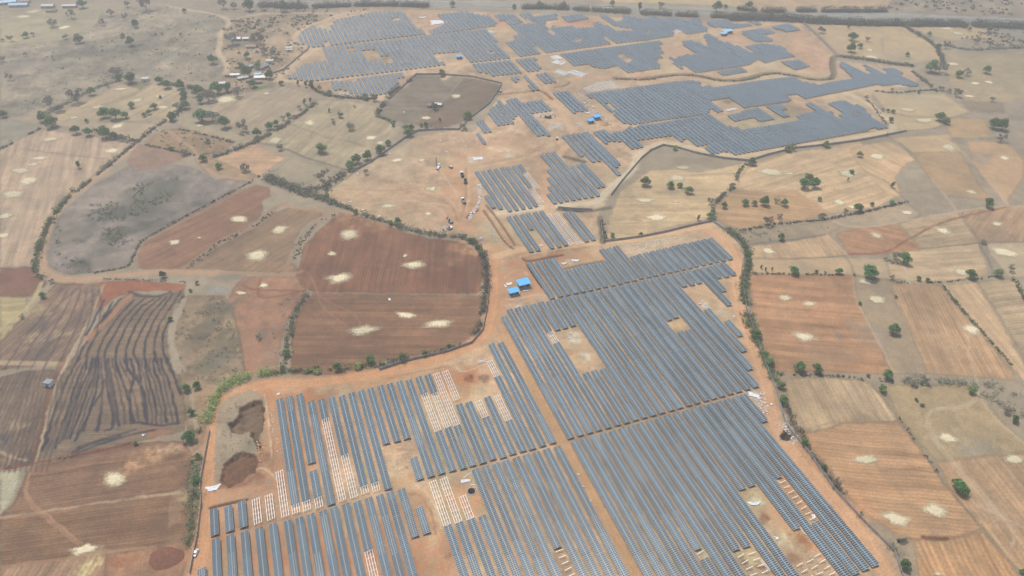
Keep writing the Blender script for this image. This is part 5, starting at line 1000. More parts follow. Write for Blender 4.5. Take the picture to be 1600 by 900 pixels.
FAR = [(157.76,484.13,504.19,0.86),(201.18,531.0,545.78,0.86),(205.84,474.54,490.0,0.86),(211.5,627.98,659.85,0.8),(216.0,627.86,667.57,0.8),(220.5,627.74,671.69,0.8),(229.5,637.56,685.05,0.8),(234.0,642.89,673.59,0.8),(252.0,643.98,672.21,0.8),(256.5,644.01,671.66,0.8),(261.0,644.04,671.58,0.8),(265.5,644.08,671.49,0.8),(270.0,644.11,671.4,0.8),(194.36,617.24,644.35,0.8),(198.66,617.1,644.6,0.8),(186.19,595.02,617.93,0.8),(295.02,633.38,685.4,0.8),(299.49,631.83,685.23,0.8),(303.96,630.46,685.06,0.8),(290.55,558.28,584.72,0.8),(295.02,561.34,585.29,0.8),(299.49,560.37,585.86,0.8),(303.96,558.39,575.62,0.8),(308.43,540.99,578.6,0.8),(312.9,541.11,578.4,0.8),(317.37,541.23,578.2,0.8),(321.84,555.35,580.72,0.8),(326.31,555.09,584.39,0.8),(330.78,554.83,580.66,0.8),(335.25,554.58,583.39,0.8),(339.72,554.32,584.44,0.8),(344.19,554.06,583.54,0.8),(348.66,553.8,582.75,0.8),(353.13,553.55,582.06,0.8),(357.6,539.56,582.25,0.8),(362.07,542.69,582.44,0.8),(371.01,508.08,521.52,0.8),(375.48,508.05,523.68,0.8),(379.95,509.36,525.84,0.8),(438.06,500.52,541.78,0.8),(442.53,500.55,541.73,0.8),(447.0,500.57,541.67,0.8),(451.47,500.6,541.62,0.8),(455.94,500.63,541.57,0.8),(460.41,500.65,541.52,0.8),(464.88,500.68,541.47,0.8),(469.35,500.7,541.42,0.8),(473.82,500.73,541.36,0.8),(478.29,500.76,541.31,0.8),(482.76,500.78,541.26,0.8),(487.23,500.81,544.39,0.8),(527.46,544.4,549.68,0.8),(527.46,501.04,531.32,0.8),(531.93,501.07,540.11,0.8),(536.4,504.28,541.31,0.8),(549.81,539.82,567.88,0.8),(549.81,500.57,536.5,0.8),(558.75,528.18,567.27,0.8),(563.22,540.26,554.99,0.8),(321.84,659.37,670.77,0.8),(326.31,621.44,670.75,0.8),(326.31,592.54,615.79,0.8),(330.78,642.29,670.78,0.8),(330.78,589.01,624.98,0.8),(433.59,612.81,668.99,0.8),(438.06,612.88,668.27,0.8),(442.53,644.46,667.54,0.8),(442.53,612.94,642.94,0.8),(447.0,657.45,663.15,0.8),(447.0,613.01,648.89,0.8),(451.47,613.07,649.07,0.8),(455.94,585.84,641.96,0.8),(460.41,585.73,641.92,0.8),(464.88,585.62,641.88,0.8),(469.35,585.51,641.84,0.8),(473.82,585.4,641.81,0.8),(478.29,585.29,641.81,0.8),(482.76,585.18,641.81,0.8),(487.23,585.07,641.81,0.8),(491.7,584.96,641.81,0.8),(496.17,584.85,641.81,0.8),(500.64,584.74,641.81,0.8),(505.11,584.63,641.81,0.8),(509.58,587.0,641.81,0.8),(514.05,598.55,641.81,0.8),(518.52,598.34,641.81,0.8),(522.99,598.13,641.68,0.8),(527.46,585.18,641.38,0.8),(531.93,585.46,641.08,0.8),(536.4,585.74,640.77,0.8),(540.87,586.02,640.47,0.8),(545.34,586.3,640.16,0.8),(549.81,586.58,639.86,0.8),(554.28,586.86,622.78,0.8),(558.75,587.14,616.15,0.8),(563.22,587.43,610.55,0.8),(567.69,587.71,611.14,0.8),(572.16,587.99,611.74,0.8),(576.63,588.27,612.33,0.8),(581.1,588.55,612.86,0.8),(585.57,588.86,612.85,0.8),(590.04,589.18,612.84,0.8),(594.51,589.5,612.84,0.8),(598.98,589.82,612.83,0.8),(603.45,590.14,612.83,0.8),(607.92,590.45,612.82,0.8),(612.39,590.77,621.4,0.8),(616.86,591.09,635.45,0.8),(621.33,591.34,649.5,0.8),(625.8,586.7,655.0,0.8),(634.74,585.86,617.75,0.8),(639.21,585.44,621.61,0.8),(643.68,585.03,633.36,0.8),(648.15,617.27,642.92,0.8),(648.15,580.02,616.89,0.8),(652.62,574.65,612.97,0.8),(657.09,573.8,615.96,0.8),(661.56,575.0,626.85,0.8),(666.03,605.52,625.55,0.8),(670.5,607.27,624.25,0.8),(429.12,561.18,575.24,0.8),(433.59,561.6,575.73,0.8),(438.06,562.08,576.23,0.8),(442.53,562.61,576.72,0.8),(447.0,563.15,578.81,0.8),(451.47,552.94,579.72,0.8),(455.94,552.91,580.28,0.8),(460.41,552.87,580.83,0.8),(464.88,552.84,581.39,0.8),(478.29,553.74,582.35,0.8),(482.76,553.67,582.18,0.8),(487.23,568.54,582.02,0.8),(491.7,569.18,581.86,0.8),(59.4,925.6,934.38,0.92),(64.8,924.78,959.3,0.92),(70.2,914.35,975.0,0.92),(75.6,910.98,982.97,0.92),(81.0,911.1,984.58,0.92),(86.4,911.61,986.18,0.92),(91.8,925.72,980.7,0.92),(97.2,911.45,973.72,0.92),(102.6,911.56,966.75,0.92),(108.0,911.68,987.87,0.92),(189.0,990.41,1020.89,0.92),(189.0,913.43,978.47,0.92),(194.4,991.73,1018.53,0.92),(194.4,913.55,977.98,0.92),(210.6,913.89,934.73,0.92),(221.4,909.1,924.3,0.92),(226.8,909.51,928.32,0.92),(232.2,909.91,932.35,0.92),(237.6,910.31,936.37,0.92),(243.0,910.71,940.39,0.92),(248.4,911.11,985.57,0.92),(253.8,911.51,985.91,0.92),(259.2,911.92,986.24,0.92),(264.6,912.32,986.57,0.92),(270.0,912.72,986.91,0.92),(275.4,913.12,987.24,0.92),(280.8,913.52,987.58,0.92),(286.2,913.92,985.66,0.92),(291.6,914.33,977.98,0.92),(297.0,914.73,970.3,0.92),(302.4,915.13,962.74,0.92),(307.8,922.48,959.47,0.92),(37.8,817.43,828.03,0.92),(43.2,815.69,831.87,0.92),(48.6,808.57,846.53,0.92),(54.0,804.56,850.64,0.92),(59.4,802.45,856.14,0.92),(64.8,802.4,856.64,0.92),(70.2,802.35,857.15,0.92),(75.6,802.3,857.65,0.92),(81.0,802.26,858.16,0.92),(113.4,894.88,906.36,0.92),(118.8,894.24,906.29,0.92),(129.6,880.37,906.14,0.92),(129.6,801.83,841.82,0.92),(135.0,879.99,906.06,0.92),(135.0,801.78,841.27,0.92),(140.4,878.21,905.99,0.92),(140.4,801.73,840.72,0.92),(145.8,853.7,905.91,0.92),(145.8,801.69,828.23,0.92),(151.2,852.71,905.84,0.92),(151.2,801.64,827.34,0.92),(205.2,840.71,908.11,0.92),(205.2,802.06,812.12,0.92),(210.6,840.17,908.08,0.92),(216.0,839.63,908.06,0.92),(221.4,839.08,908.04,0.92),(226.8,838.54,908.02,0.92),(232.2,838.0,908.0,0.92),(270.0,798.08,819.64,0.92),(286.2,856.69,907.78,0.92),(79.05,768.37,794.98,0.8),(83.7,768.55,794.29,0.8),(88.35,763.77,790.53,0.8),(93.0,754.02,787.62,0.8),(97.65,744.26,786.21,0.8),(102.3,742.85,785.25,0.8),(106.95,742.4,791.22,0.8),(111.6,741.94,793.12,0.8),(116.25,741.49,793.21,0.8),(120.9,741.51,793.29,0.8),(125.55,741.56,793.37,0.8),(130.2,744.06,793.46,0.8),(134.85,753.47,793.54,0.8),(139.5,753.27,793.62,0.8),(144.15,765.24,793.71,0.8),(148.8,779.06,793.79,0.8),(153.45,779.86,793.87,0.8),(237.35,765.7,793.39,0.8),(242.4,760.89,793.1,0.8),(247.45,751.39,792.81,0.8),(252.5,751.18,792.52,0.8),(257.55,750.96,792.24,0.8),(262.6,750.75,791.95,0.8),(267.65,750.53,791.66,0.8),(272.7,750.32,791.37,0.8),(277.75,750.11,791.08,0.8),(287.85,750.7,790.44,0.8),(292.9,750.26,790.07,0.8),(297.95,749.82,789.7,0.8),(303.0,754.96,789.33,0.8),(308.05,781.87,788.96,0.8),(264.0,726.05,740.34,0.8),(268.8,732.73,740.73,0.8),(273.6,698.81,713.75,0.8),(278.4,698.11,739.98,0.8),(292.9,711.73,739.98,0.8),(297.95,711.81,740.84,0.8),(303.0,711.89,741.69,0.8),(318.6,932.9,957.22,0.92),(324.0,912.38,958.77,0.92),(329.4,912.75,957.96,0.92),(334.8,913.12,955.15,0.92),(340.2,916.04,952.34,0.92),(351.0,930.23,951.33,0.92),(356.4,914.11,951.21,0.92),(361.8,910.85,951.08,0.92),(367.2,911.21,935.1,0.92),(372.6,912.0,935.38,0.92),(378.0,912.78,935.66,0.92),(383.4,913.56,935.94,0.92),(388.8,914.35,936.22,0.92),(394.2,927.78,936.5,0.92),(399.6,897.93,922.95,0.92),(405.0,898.87,922.95,0.92),(410.4,899.81,922.96,0.92),(415.8,900.75,922.97,0.92),(421.2,901.7,922.98,0.92),(426.6,902.64,922.99,0.92),(297.0,798.95,851.16,0.92),(302.4,799.1,852.54,0.92),(307.8,799.26,853.92,0.92),(313.2,799.42,869.79,0.92),(318.6,799.57,871.61,0.92),(361.8,878.26,908.37,0.92),(361.8,800.83,856.97,0.92),(367.2,901.29,908.13,0.92),(378.0,832.36,881.82,0.92),(378.0,801.3,823.43,0.92),(383.4,832.97,882.09,0.92),(383.4,801.46,824.64,0.92),(388.8,801.61,882.36,0.92),(394.2,801.77,882.63,0.92),(399.6,801.93,870.95,0.92),(405.0,802.08,870.2,0.92),(410.4,802.24,869.45,0.92),(415.8,829.36,868.7,0.92),(421.2,802.33,868.75,0.92),(426.6,802.24,882.13,0.92),(432.0,802.14,884.64,0.92),(437.4,802.05,868.97,0.92),(442.8,801.95,845.2,0.92),(448.2,861.89,908.89,0.92),(448.2,801.86,843.27,0.92),(453.6,856.1,907.16,0.92),(453.6,801.77,841.34,0.92),(459.0,850.3,879.53,0.92),(459.0,801.67,839.42,0.92),(464.4,801.78,880.22,0.92),(469.8,802.09,885.46,0.92),(475.2,829.86,896.31,0.92),(475.2,802.41,823.54,0.92),(480.6,835.94,894.95,0.92),(480.6,802.73,830.3,0.92),(486.0,803.05,888.08,0.92),(491.4,803.36,881.84,0.92),(496.8,804.03,879.1,0.92),(502.2,812.23,876.35,0.92),(507.6,820.43,882.73,0.92),(513.0,828.63,885.6,0.92),(518.4,804.65,868.45,0.92),(523.8,804.67,868.32,0.92),(529.2,804.69,868.19,0.92),(534.6,804.71,868.07,0.92),(540.0,804.73,859.5,0.92),(545.4,804.75,852.44,0.92),(550.8,813.72,853.35,0.92),(556.2,836.15,854.26,0.92),(561.6,847.56,855.17,0.92),(343.1,750.02,791.24,0.8),(347.8,750.27,791.35,0.8),(352.5,750.53,791.46,0.8),(357.2,750.78,791.57,0.8),(361.9,738.87,791.68,0.8),(366.6,734.08,791.79,0.8),(371.3,730.65,791.89,0.8),(376.0,731.95,792.0,0.8),(380.7,733.26,792.11,0.8),(385.4,734.57,792.22,0.8),(404.2,766.46,792.66,0.8),(404.2,710.75,738.84,0.8),(408.9,767.65,792.76,0.8),(408.9,710.82,742.37,0.8),(432.4,720.26,793.31,0.8),(437.1,734.31,793.42,0.8),(441.8,738.92,793.53,0.8),(446.5,739.42,793.64,0.8),(451.2,752.48,793.74,0.8),(455.9,753.17,793.85,0.8),(460.6,767.95,793.96,0.8),(465.3,780.74,794.07,0.8),(470.0,782.55,794.18,0.8),(451.2,701.33,721.36,0.8),(455.9,710.6,738.61,0.8),(460.6,686.59,732.49,0.8),(465.3,685.59,736.38,0.8),(470.0,685.66,737.17,0.8),(474.7,685.74,737.5,0.8),(479.4,685.82,740.92,0.8),(484.1,685.89,736.12,0.8),(488.8,685.97,737.47,0.8),(493.5,743.09,772.23,0.8),(493.5,686.05,739.54,0.8),(517.0,686.43,757.33,0.8),(521.7,686.51,764.3,0.8),(540.5,772.78,796.75,0.8),(540.5,694.86,768.2,0.8),(545.2,697.94,760.68,0.8),(549.9,686.35,746.49,0.8),(554.6,687.61,720.05,0.8),(559.3,688.86,740.26,0.8),(564.0,690.12,740.96,0.8),(568.7,690.86,741.66,0.8),(573.4,691.25,742.35,0.8),(578.1,691.63,743.05,0.8),(582.8,692.02,743.74,0.8),(587.5,692.41,740.79,0.8),(592.2,692.8,735.59,0.8),(596.9,715.62,730.38,0.8),(484.1,668.82,681.34,0.8),(488.8,668.91,681.59,0.8),(493.5,669.0,681.84,0.8),(498.2,669.09,682.08,0.8),(502.9,669.19,682.33,0.8),(507.6,669.28,682.57,0.8),(512.3,669.37,682.82,0.8),(568.7,656.47,683.79,0.8),(573.4,657.31,683.06,0.8),(578.1,658.15,682.33,0.8),(582.8,658.99,681.6,0.8),(587.5,659.83,680.88,0.8),(564.0,814.99,834.64,0.8),(568.7,815.77,839.97,0.8),(573.4,810.24,839.81,0.8),(578.1,803.82,839.64,0.8),(582.8,804.02,839.48,0.8),(587.5,804.23,839.31,0.8),(592.2,804.44,839.15,0.8),(596.9,804.65,819.02,0.8),(601.6,804.85,815.82,0.8),(606.3,805.06,815.46,0.8),(611.0,805.27,815.09,0.8),(620.4,804.72,825.57,0.8),(625.1,805.82,816.28,0.8),(582.8,751.23,783.45,0.8),(587.5,749.55,790.02,0.8),(592.2,747.87,790.21,0.8),(596.9,746.19,790.39,0.8),(601.6,747.88,790.58,0.8),(606.3,770.54,790.76,0.8),(611.0,770.63,790.95,0.8),(615.7,770.72,791.13,0.8),(620.4,770.81,784.16,0.8),(634.5,783.05,794.11,0.8),(639.2,769.83,794.68,0.8),(643.9,770.15,795.26,0.8),(648.6,770.47,795.83,0.8),(653.3,770.79,796.41,0.8),(658.0,771.11,796.98,0.8)]
TREES = [
(-334.3,894.1,9.56,'s','t',0,0,3,0),
(-305.2,896.9,11.23,'s','t',0,1,3,0),
(-287.5,860.3,5.6,'s','t',0,2,3,0),
(-435.0,660.8,8.36,'l','t',0,0,2,1),
(-433.6,738.8,5.88,'l','t',0,1,2,1),
(-306.7,722.5,8.96,'s','t',0,0,1,2),
(-296.8,673.0,8.48,'d','t',0,0,2,3),
(-271.1,658.9,7.07,'d','t',0,1,2,3),
(-458.6,705.2,7.0,'s','t',0,0,3,1),
(-445.2,696.8,6.06,'s','t',0,1,3,1),
(-438.5,718.1,8.47,'s','t',0,2,3,1),
(-395.6,682.9,6.4,'d','t',0,0,2,4),
(-382.9,679.0,8.1,'d','t',0,1,2,4),
(-286.9,674.0,8.06,'s','t',0,0,2,3),
(-251.1,649.4,6.99,'s','t',0,1,2,3),
(244.2,416.5,5.7,'d','t',0,0,1,5),
(-374.1,636.9,7.3,'d','t',0,0,1,6),
(460.5,803.8,8.71,'l','t',0,0,1,7),
(-361.8,757.4,5.53,'d','t',0,0,5,2),
(-347.7,756.2,5.99,'d','t',0,1,5,2),
(-321.7,737.1,7.71,'d','t',0,2,5,2),
(-304.4,742.2,7.99,'d','t',0,3,5,2),
(-295.4,747.4,5.93,'d','t',0,4,5,2),
(-527.7,1005.9,5.78,'s','t',0,0,2,8),
(-490.9,1029.5,10.15,'s','t',0,1,2,8),
(-429.6,791.0,8.16,'s','t',0,0,1,9),
(220.0,237.4,3.6,'d','t',1,0,1,10),
(468.4,800.6,7.84,'s','t',0,0,1,7),
(453.9,657.3,6.35,'d','t',0,0,2,11),
(460.0,654.5,6.69,'d','t',0,1,2,11),
(-270.9,845.8,8.09,'s','t',0,0,1,12),
(275.7,434.1,4.92,'d','t',1,0,1,13),
(175.4,194.5,3.04,'d','t',2,0,1,14),
(-169.7,269.3,3.59,'d','t',1,0,1,15),
(-405.7,771.8,7.04,'d','t',0,0,1,9),
(-449.0,672.9,6.33,'l','t',0,0,1,16),
(-281.1,733.7,6.76,'s','t',0,0,1,17),
(-169.2,606.5,5.85,'l','t',0,0,1,18),
(-287.3,790.4,7.18,'d','t',0,0,2,12),
(-261.4,784.2,5.92,'d','t',0,1,2,12),
(-352.5,1030.8,8.93,'d','t',0,0,2,19),
(-305.4,1027.0,8.9,'d','t',0,1,2,19),
(239.1,542.0,5.38,'d','t',1,0,3,20),
(246.9,553.8,4.0,'d','t',1,1,3,20),
(248.2,543.3,4.67,'d','t',1,2,3,20),
(236.6,357.4,4.07,'d','t',1,0,1,21),
(217.1,317.2,3.66,'d','t',1,0,1,22),
(219.8,239.4,2.89,'d','t',2,0,2,10),
(221.1,234.9,3.1,'d','t',2,1,2,10),
(-583.3,962.3,7.85,'s','t',0,0,2,23),
(-575.7,997.3,6.91,'s','t',0,1,2,23),
(-520.6,900.7,7.44,'l','t',0,0,1,24),
(273.5,1026.2,8.29,'l','t',0,0,2,25),
(321.0,1041.4,5.95,'l','t',0,1,2,25),
(396.4,868.9,7.22,'d','t',0,0,1,26),
(168.0,323.0,3.56,'d','t',1,0,2,27),
(177.7,321.8,3.3,'d','t',1,1,2,27),
(411.5,675.5,5.76,'l','t',0,0,1,28),
(-134.7,586.8,4.17,'d','t',1,0,3,29),
(-126.1,593.1,5.17,'d','t',1,1,3,29),
(-116.3,603.9,5.04,'d','t',1,2,3,29),
(-138.1,575.8,5.06,'l','t',1,0,1,29),
(-405.7,646.0,5.3,'d','t',1,0,3,6),
(-392.2,642.2,4.87,'d','t',1,1,3,6),
(-365.4,635.3,4.42,'d','t',1,2,3,6),
(-454.6,890.7,6.83,'d','t',0,0,2,30),
(-476.9,959.1,6.13,'d','t',0,1,2,30),
(-582.4,1042.9,7.79,'d','t',0,0,1,23),
(-43.7,679.9,5.51,'l','t',0,0,1,31),
(412.2,908.6,6.94,'l','t',0,0,1,26),
(109.5,547.0,4.69,'d','t',1,0,1,32),
(313.2,415.8,3.88,'d','t',1,0,1,33),
(150.3,352.9,3.49,'d','t',1,0,1,34),
(-90.8,326.4,3.32,'y','s',1,0,1,35),
(-119.1,322.7,3.29,'y','s',2,0,2,35),
(-113.4,322.2,3.04,'y','s',2,1,2,35),
(151.2,297.1,3.12,'d','t',2,0,2,36),
(153.4,266.7,2.55,'d','t',2,1,2,36),
(-326.3,675.3,5.27,'d','t',1,0,1,37),
(-324.4,703.6,5.44,'l','t',1,0,1,37),
(-235.7,639.5,5.06,'d','t',1,0,1,3),
(-227.3,571.8,4.65,'s','t',1,0,1,38),
(-272.0,759.8,5.78,'d','t',0,0,1,17),
(-337.6,830.0,6.2,'d','t',0,0,1,39),
(199.4,514.8,4.31,'d','t',1,0,2,40),
(214.7,513.7,3.61,'d','t',1,1,2,40),
(374.3,511.5,4.29,'d','t',1,0,1,41),
(193.5,485.2,4.14,'s','t',1,0,1,42),
(160.4,239.6,2.65,'s','t',2,0,1,43),
(229.3,310.8,2.5,'s','t',2,0,2,22),
(236.1,313.2,3.07,'s','t',2,1,2,22),
(-269.1,590.2,4.57,'l','t',1,0,1,38),
(-390.5,1040.1,7.16,'s','t',0,0,2,44),
(-376.0,1039.4,5.95,'s','t',0,1,2,44),
(-334.6,1031.6,5.91,'s','t',0,0,2,19),
(-289.9,1033.2,7.12,'s','t',0,1,2,19),
(-95.9,640.9,4.86,'d','t',1,0,2,45),
(-94.1,652.9,3.68,'d','t',1,1,2,45),
(194.5,420.8,3.61,'d','t',1,0,1,46),
(151.2,334.7,2.86,'l','t',2,0,3,47),
(152.3,329.7,3.09,'l','t',2,1,3,47),
(152.9,309.0,2.77,'l','t',2,2,3,47),
(-102.2,324.1,3.06,'d','t',2,0,2,35),
(-84.0,330.6,2.83,'d','t',2,1,2,35),
(519.4,800.7,5.74,'l','t',0,0,1,48),
(448.0,751.4,3.88,'s','t',1,0,2,49),
(455.9,733.8,5.36,'s','t',1,1,2,49),
(445.6,628.8,4.76,'s','t',1,0,1,11),
(-166.3,682.2,3.38,'s','t',1,0,2,50),
(-151.8,654.4,4.73,'s','t',1,1,2,50),
(207.4,583.6,4.34,'d','t',1,0,1,51),
(269.2,504.2,3.91,'d','t',1,0,1,52),
(271.6,438.6,3.55,'s','t',1,0,1,13),
(209.6,306.3,2.76,'l','t',2,0,1,22),
(259.7,304.7,2.75,'l','t',2,0,1,53),
(-184.5,306.6,2.76,'d','t',2,0,3,54),
(-175.2,288.2,2.39,'d','t',2,1,3,54),
(-179.2,308.7,2.63,'d','t',2,2,3,54),
(483.4,788.2,5.26,'d','t',1,0,1,48),
(495.0,793.6,5.29,'s','t',1,0,1,48),
(414.3,667.4,4.62,'l','t',1,0,1,28),
(-422.5,779.8,4.7,'d','t',1,0,2,9),
(-374.9,770.6,5.13,'d','t',1,1,2,9),
(-374.8,681.8,4.66,'d','t',1,0,1,4),
(-493.5,683.3,4.67,'d','t',1,0,1,16),
(-149.1,726.9,4.9,'l','t',1,0,1,55),
(-45.6,654.9,4.52,'s','t',1,0,1,31),
(129.8,542.8,3.94,'l','t',1,0,1,32),
(142.8,533.9,3.89,'l','t',1,0,2,56),
(152.7,494.4,3.35,'l','t',1,1,2,56),
(333.5,418.6,3.29,'l','t',2,0,1,33),
(-65.1,332.4,2.84,'l','t',2,0,1,57),
(-134.8,336.2,2.73,'l','t',2,0,1,58),
(384.4,937.6,5.58,'s','t',0,0,1,59),
(476.2,967.6,4.28,'s','t',1,0,2,60),
(512.5,880.3,5.3,'s','t',1,1,2,60),
(272.1,282.9,2.37,'d','t',2,0,1,61),
(270.9,289.1,2.4,'s','t',2,0,1,61),
(-157.1,242.3,2.18,'d','t',2,0,1,62),
(-378.6,706.2,4.35,'l','t',1,0,3,63),
(-355.3,689.9,3.41,'l','t',1,1,3,63),
(-354.6,702.5,4.33,'l','t',1,2,3,63),
(-358.0,631.7,4.0,'s','t',1,0,2,6),
(-351.5,629.8,3.59,'s','t',1,1,2,6),
(-331.6,700.9,4.33,'s','t',1,0,1,37),
(-332.9,721.9,3.53,'d','t',1,0,3,2),
(-336.2,734.7,4.03,'d','t',1,1,3,2),
(-313.5,717.0,4.4,'d','t',1,2,3,2),
(-228.2,655.8,4.11,'d','t',1,0,1,64),
(-289.5,602.0,3.86,'s','t',1,0,1,65),
(-282.3,813.2,4.86,'l','t',1,0,1,12),
(-299.0,813.2,4.86,'l','t',1,0,1,39),
(-304.0,847.4,5.03,'d','t',1,0,1,39),
(-594.6,919.2,5.37,'l','t',1,0,1,23),
(-577.3,836.3,4.47,'s','t',1,0,3,66),
(-539.4,779.8,4.7,'s','t',1,1,3,66),
(-606.1,905.7,4.5,'s','t',1,2,3,66),
(-76.2,792.4,4.76,'l','t',1,0,1,67),
(-139.0,722.5,4.43,'s','t',1,0,1,55),
(-112.1,621.4,3.95,'l','t',1,0,1,45),
(-76.9,701.9,4.33,'s','t',1,0,1,68),
(39.3,1041.4,5.95,'s','t',0,0,3,69),
(68.3,1037.4,5.94,'s','t',0,1,3,69),
(68.6,1041.4,5.95,'s','t',0,2,3,69),
(38.0,1044.3,5.97,'l','t',0,0,1,69),
(-86.9,487.2,3.31,'d','t',1,0,1,70),
(-155.3,233.6,2.02,'s','t',2,0,1,62),
(283.6,618.7,3.74,'l','t',1,0,1,71),
(184.3,514.3,3.27,'d','t',2,0,1,40),
(238.2,494.7,3.18,'s','t',2,0,2,52),
(258.9,502.1,2.19,'s','t',2,1,2,52),
(198.0,464.2,3.04,'d','t',2,0,1,42),
(225.5,421.8,2.85,'d','t',2,0,1,5),
(-35.0,466.3,3.05,'s','t',2,0,1,72),
(-239.2,416.7,2.83,'d','t',2,0,1,73),
(339.4,998.8,5.38,'l','t',1,0,2,59),
(383.1,984.3,4.34,'l','t',1,1,2,59),
(-224.3,663.9,3.73,'l','t',1,0,2,64),
(-216.4,682.2,3.38,'l','t',1,1,2,64),
(-251.0,576.3,3.36,'d','t',1,0,1,38),
(-200.3,749.1,4.1,'s','t',1,0,1,74),
(-543.4,913.7,4.53,'s','t',1,0,2,24),
(-522.2,967.1,5.03,'s','t',1,1,2,24),
(-502.6,989.4,5.13,'s','t',1,0,2,8),
(-523.3,1046.5,5.37,'s','t',1,1,2,8),
(170.9,1031.7,5.31,'u','t',1,0,1,75),
(201.8,1043.5,5.36,'s','t',1,0,1,75),
(245.9,609.2,3.5,'l','t',1,0,1,51),
(345.3,424.1,2.71,'s','t',2,0,1,33),
(157.8,250.4,1.97,'d','s',2,0,1,43),
(-161.8,257.9,2.0,'d','t',2,0,1,15),
(363.1,672.0,3.56,'d','t',1,0,1,76),
(572.5,958.0,3.77,'d','t',1,0,3,77),
(600.0,970.7,3.33,'d','t',1,1,3,77),
(595.7,942.7,4.66,'d','t',1,2,3,77),
(557.1,897.3,4.47,'s','t',1,0,1,77),
(503.4,879.8,4.4,'d','t',1,0,1,60),
(355.7,996.6,4.88,'s','t',1,0,4,59),
(368.2,990.3,4.85,'s','t',1,1,4,59),
(396.2,981.1,4.82,'s','t',1,2,4,59),
(411.1,982.7,4.33,'s','t',1,3,4,59),
(-217.8,760.9,3.45,'u','t',1,0,2,74),
(-210.9,758.5,3.9,'u','t',1,1,2,74),
(251.5,611.7,3.31,'s','t',1,0,1,51),
(157.1,516.5,2.93,'s','t',2,0,1,56),
(166.4,510.5,2.91,'d','t',2,0,1,56),
(168.0,450.7,2.51,'d','t',2,0,4,78),
(163.8,427.6,2.12,'d','t',2,1,4,78),
(167.4,440.8,2.63,'d','t',2,2,4,78),
(166.4,434.2,2.45,'d','t',2,3,4,78),
(-148.6,525.1,2.97,'l','t',2,0,1,79),
(-309.8,394.0,2.44,'d','t',2,0,1,80),
(306.3,598.8,3.1,'l','t',2,0,1,71),
(-371.4,577.1,2.99,'u','t',2,0,1,81),
(-80.8,1048.6,4.78,'l','t',1,0,2,69),
(2.9,1039.7,4.44,'l','t',1,1,2,69),
(136.9,1051.6,4.79,'l','t',1,0,1,75),
(181.2,544.1,2.86,'s','t',2,0,3,40),
(210.0,517.8,2.59,'s','t',2,1,3,40),
(205.6,494.5,2.34,'s','t',2,2,3,40),
(191.2,514.2,2.75,'l','t',2,0,1,40),
(344.2,459.2,2.54,'s','t',2,0,1,82),
(-156.2,352.5,2.14,'s','t',2,0,1,83),
(226.3,298.8,1.49,'b','s',2,0,2,53),
(227.6,294.9,1.88,'b','s',2,1,2,53),
(226.4,191.7,1.51,'d','s',2,0,1,84),
(493.4,975.1,4.31,'l','t',1,0,3,60),
(456.4,854.2,3.43,'l','t',1,1,3,60),
(514.3,926.6,3.43,'l','t',1,2,3,60),
(327.5,998.2,4.39,'s','t',1,0,1,25),
(411.6,881.1,3.96,'d','t',1,0,1,26),
(-207.3,611.7,2.92,'s','t',2,0,2,18),
(-207.5,612.5,2.92,'s','t',2,1,2,18),
(-244.5,765.7,3.47,'d','t',1,0,1,17),
(-187.9,739.3,3.37,'l','t',1,0,1,74),
(-476.4,919.3,4.01,'l','t',1,0,1,30),
(-171.8,672.1,2.29,'s','t',2,0,3,50),
(-169.7,666.7,2.49,'s','t',2,1,3,50),
(-166.4,682.7,3.17,'s','t',2,2,3,50),
(-81.5,660.4,3.09,'d','t',2,0,1,45),
(74.1,467.3,2.41,'l','t',2,0,1,85),
(-30.8,460.3,2.39,'d','t',2,0,3,72),
(-25.8,452.8,2.04,'d','t',2,1,3,72),
(-22.4,444.2,2.17,'d','t',2,2,3,72),
(360.0,726.0,3.21,'s','t',2,0,2,86),
(366.4,699.2,2.2,'s','t',2,1,2,86),
(-357.6,684.7,2.97,'l','t',2,0,2,63),
(-359.5,730.7,2.22,'l','t',2,1,2,63),
(-220.5,677.1,2.94,'s','t',2,0,3,64),
(-210.9,680.7,2.95,'s','t',2,1,3,64),
(-210.6,701.8,2.8,'s','t',2,2,3,64),
(-208.1,714.7,3.06,'u','t',2,0,2,64),
(-203.5,718.5,2.63,'u','t',2,1,2,64),
(-276.3,626.1,2.77,'l','t',2,0,1,38),
(-426.0,760.3,3.21,'s','t',2,0,1,9),
(-436.5,1021.3,4.08,'d','t',1,0,1,44),
(-123.4,566.1,2.57,'s','t',2,0,1,29),
(146.2,612.9,2.73,'l','t',2,0,1,87),
(137.8,543.6,2.5,'d','t',2,0,1,32),
(287.5,567.2,2.58,'d','t',2,0,1,71),
(259.2,414.5,2.08,'s','t',2,0,1,5),
(-52.5,337.8,1.82,'l','s',2,0,1,57),
(453.0,744.9,2.89,'s','t',2,0,2,49),
(486.3,722.7,3.01,'s','t',2,1,2,49),
(-304.6,611.2,2.53,'d','t',2,0,1,65),
(-226.1,765.1,3.0,'u','t',2,0,1,74),
(-112.6,662.8,2.68,'l','t',2,0,2,45),
(-85.9,661.8,2.47,'l','t',2,1,2,45),
(289.0,1039.9,3.54,'d','t',1,0,2,25),
(304.5,1032.0,3.82,'d','t',1,1,2,25),
(300.6,516.1,2.24,'l','t',2,0,1,88),
(311.9,543.0,2.32,'u','t',2,0,1,88),
(-92.2,485.3,2.14,'l','t',2,0,1,70),
(-121.0,501.2,2.19,'d','t',2,0,1,79),
(-216.7,369.8,1.79,'d','s',2,0,1,89),
(-312.2,372.2,1.66,'s','s',2,0,2,80),
(-312.2,410.5,1.91,'s','s',2,1,2,80),
(424.5,953.7,3.52,'u','t',1,0,1,26),
(429.6,906.1,3.37,'s','t',1,0,1,26),
(-407.4,671.6,2.5,'l','t',2,0,1,4),
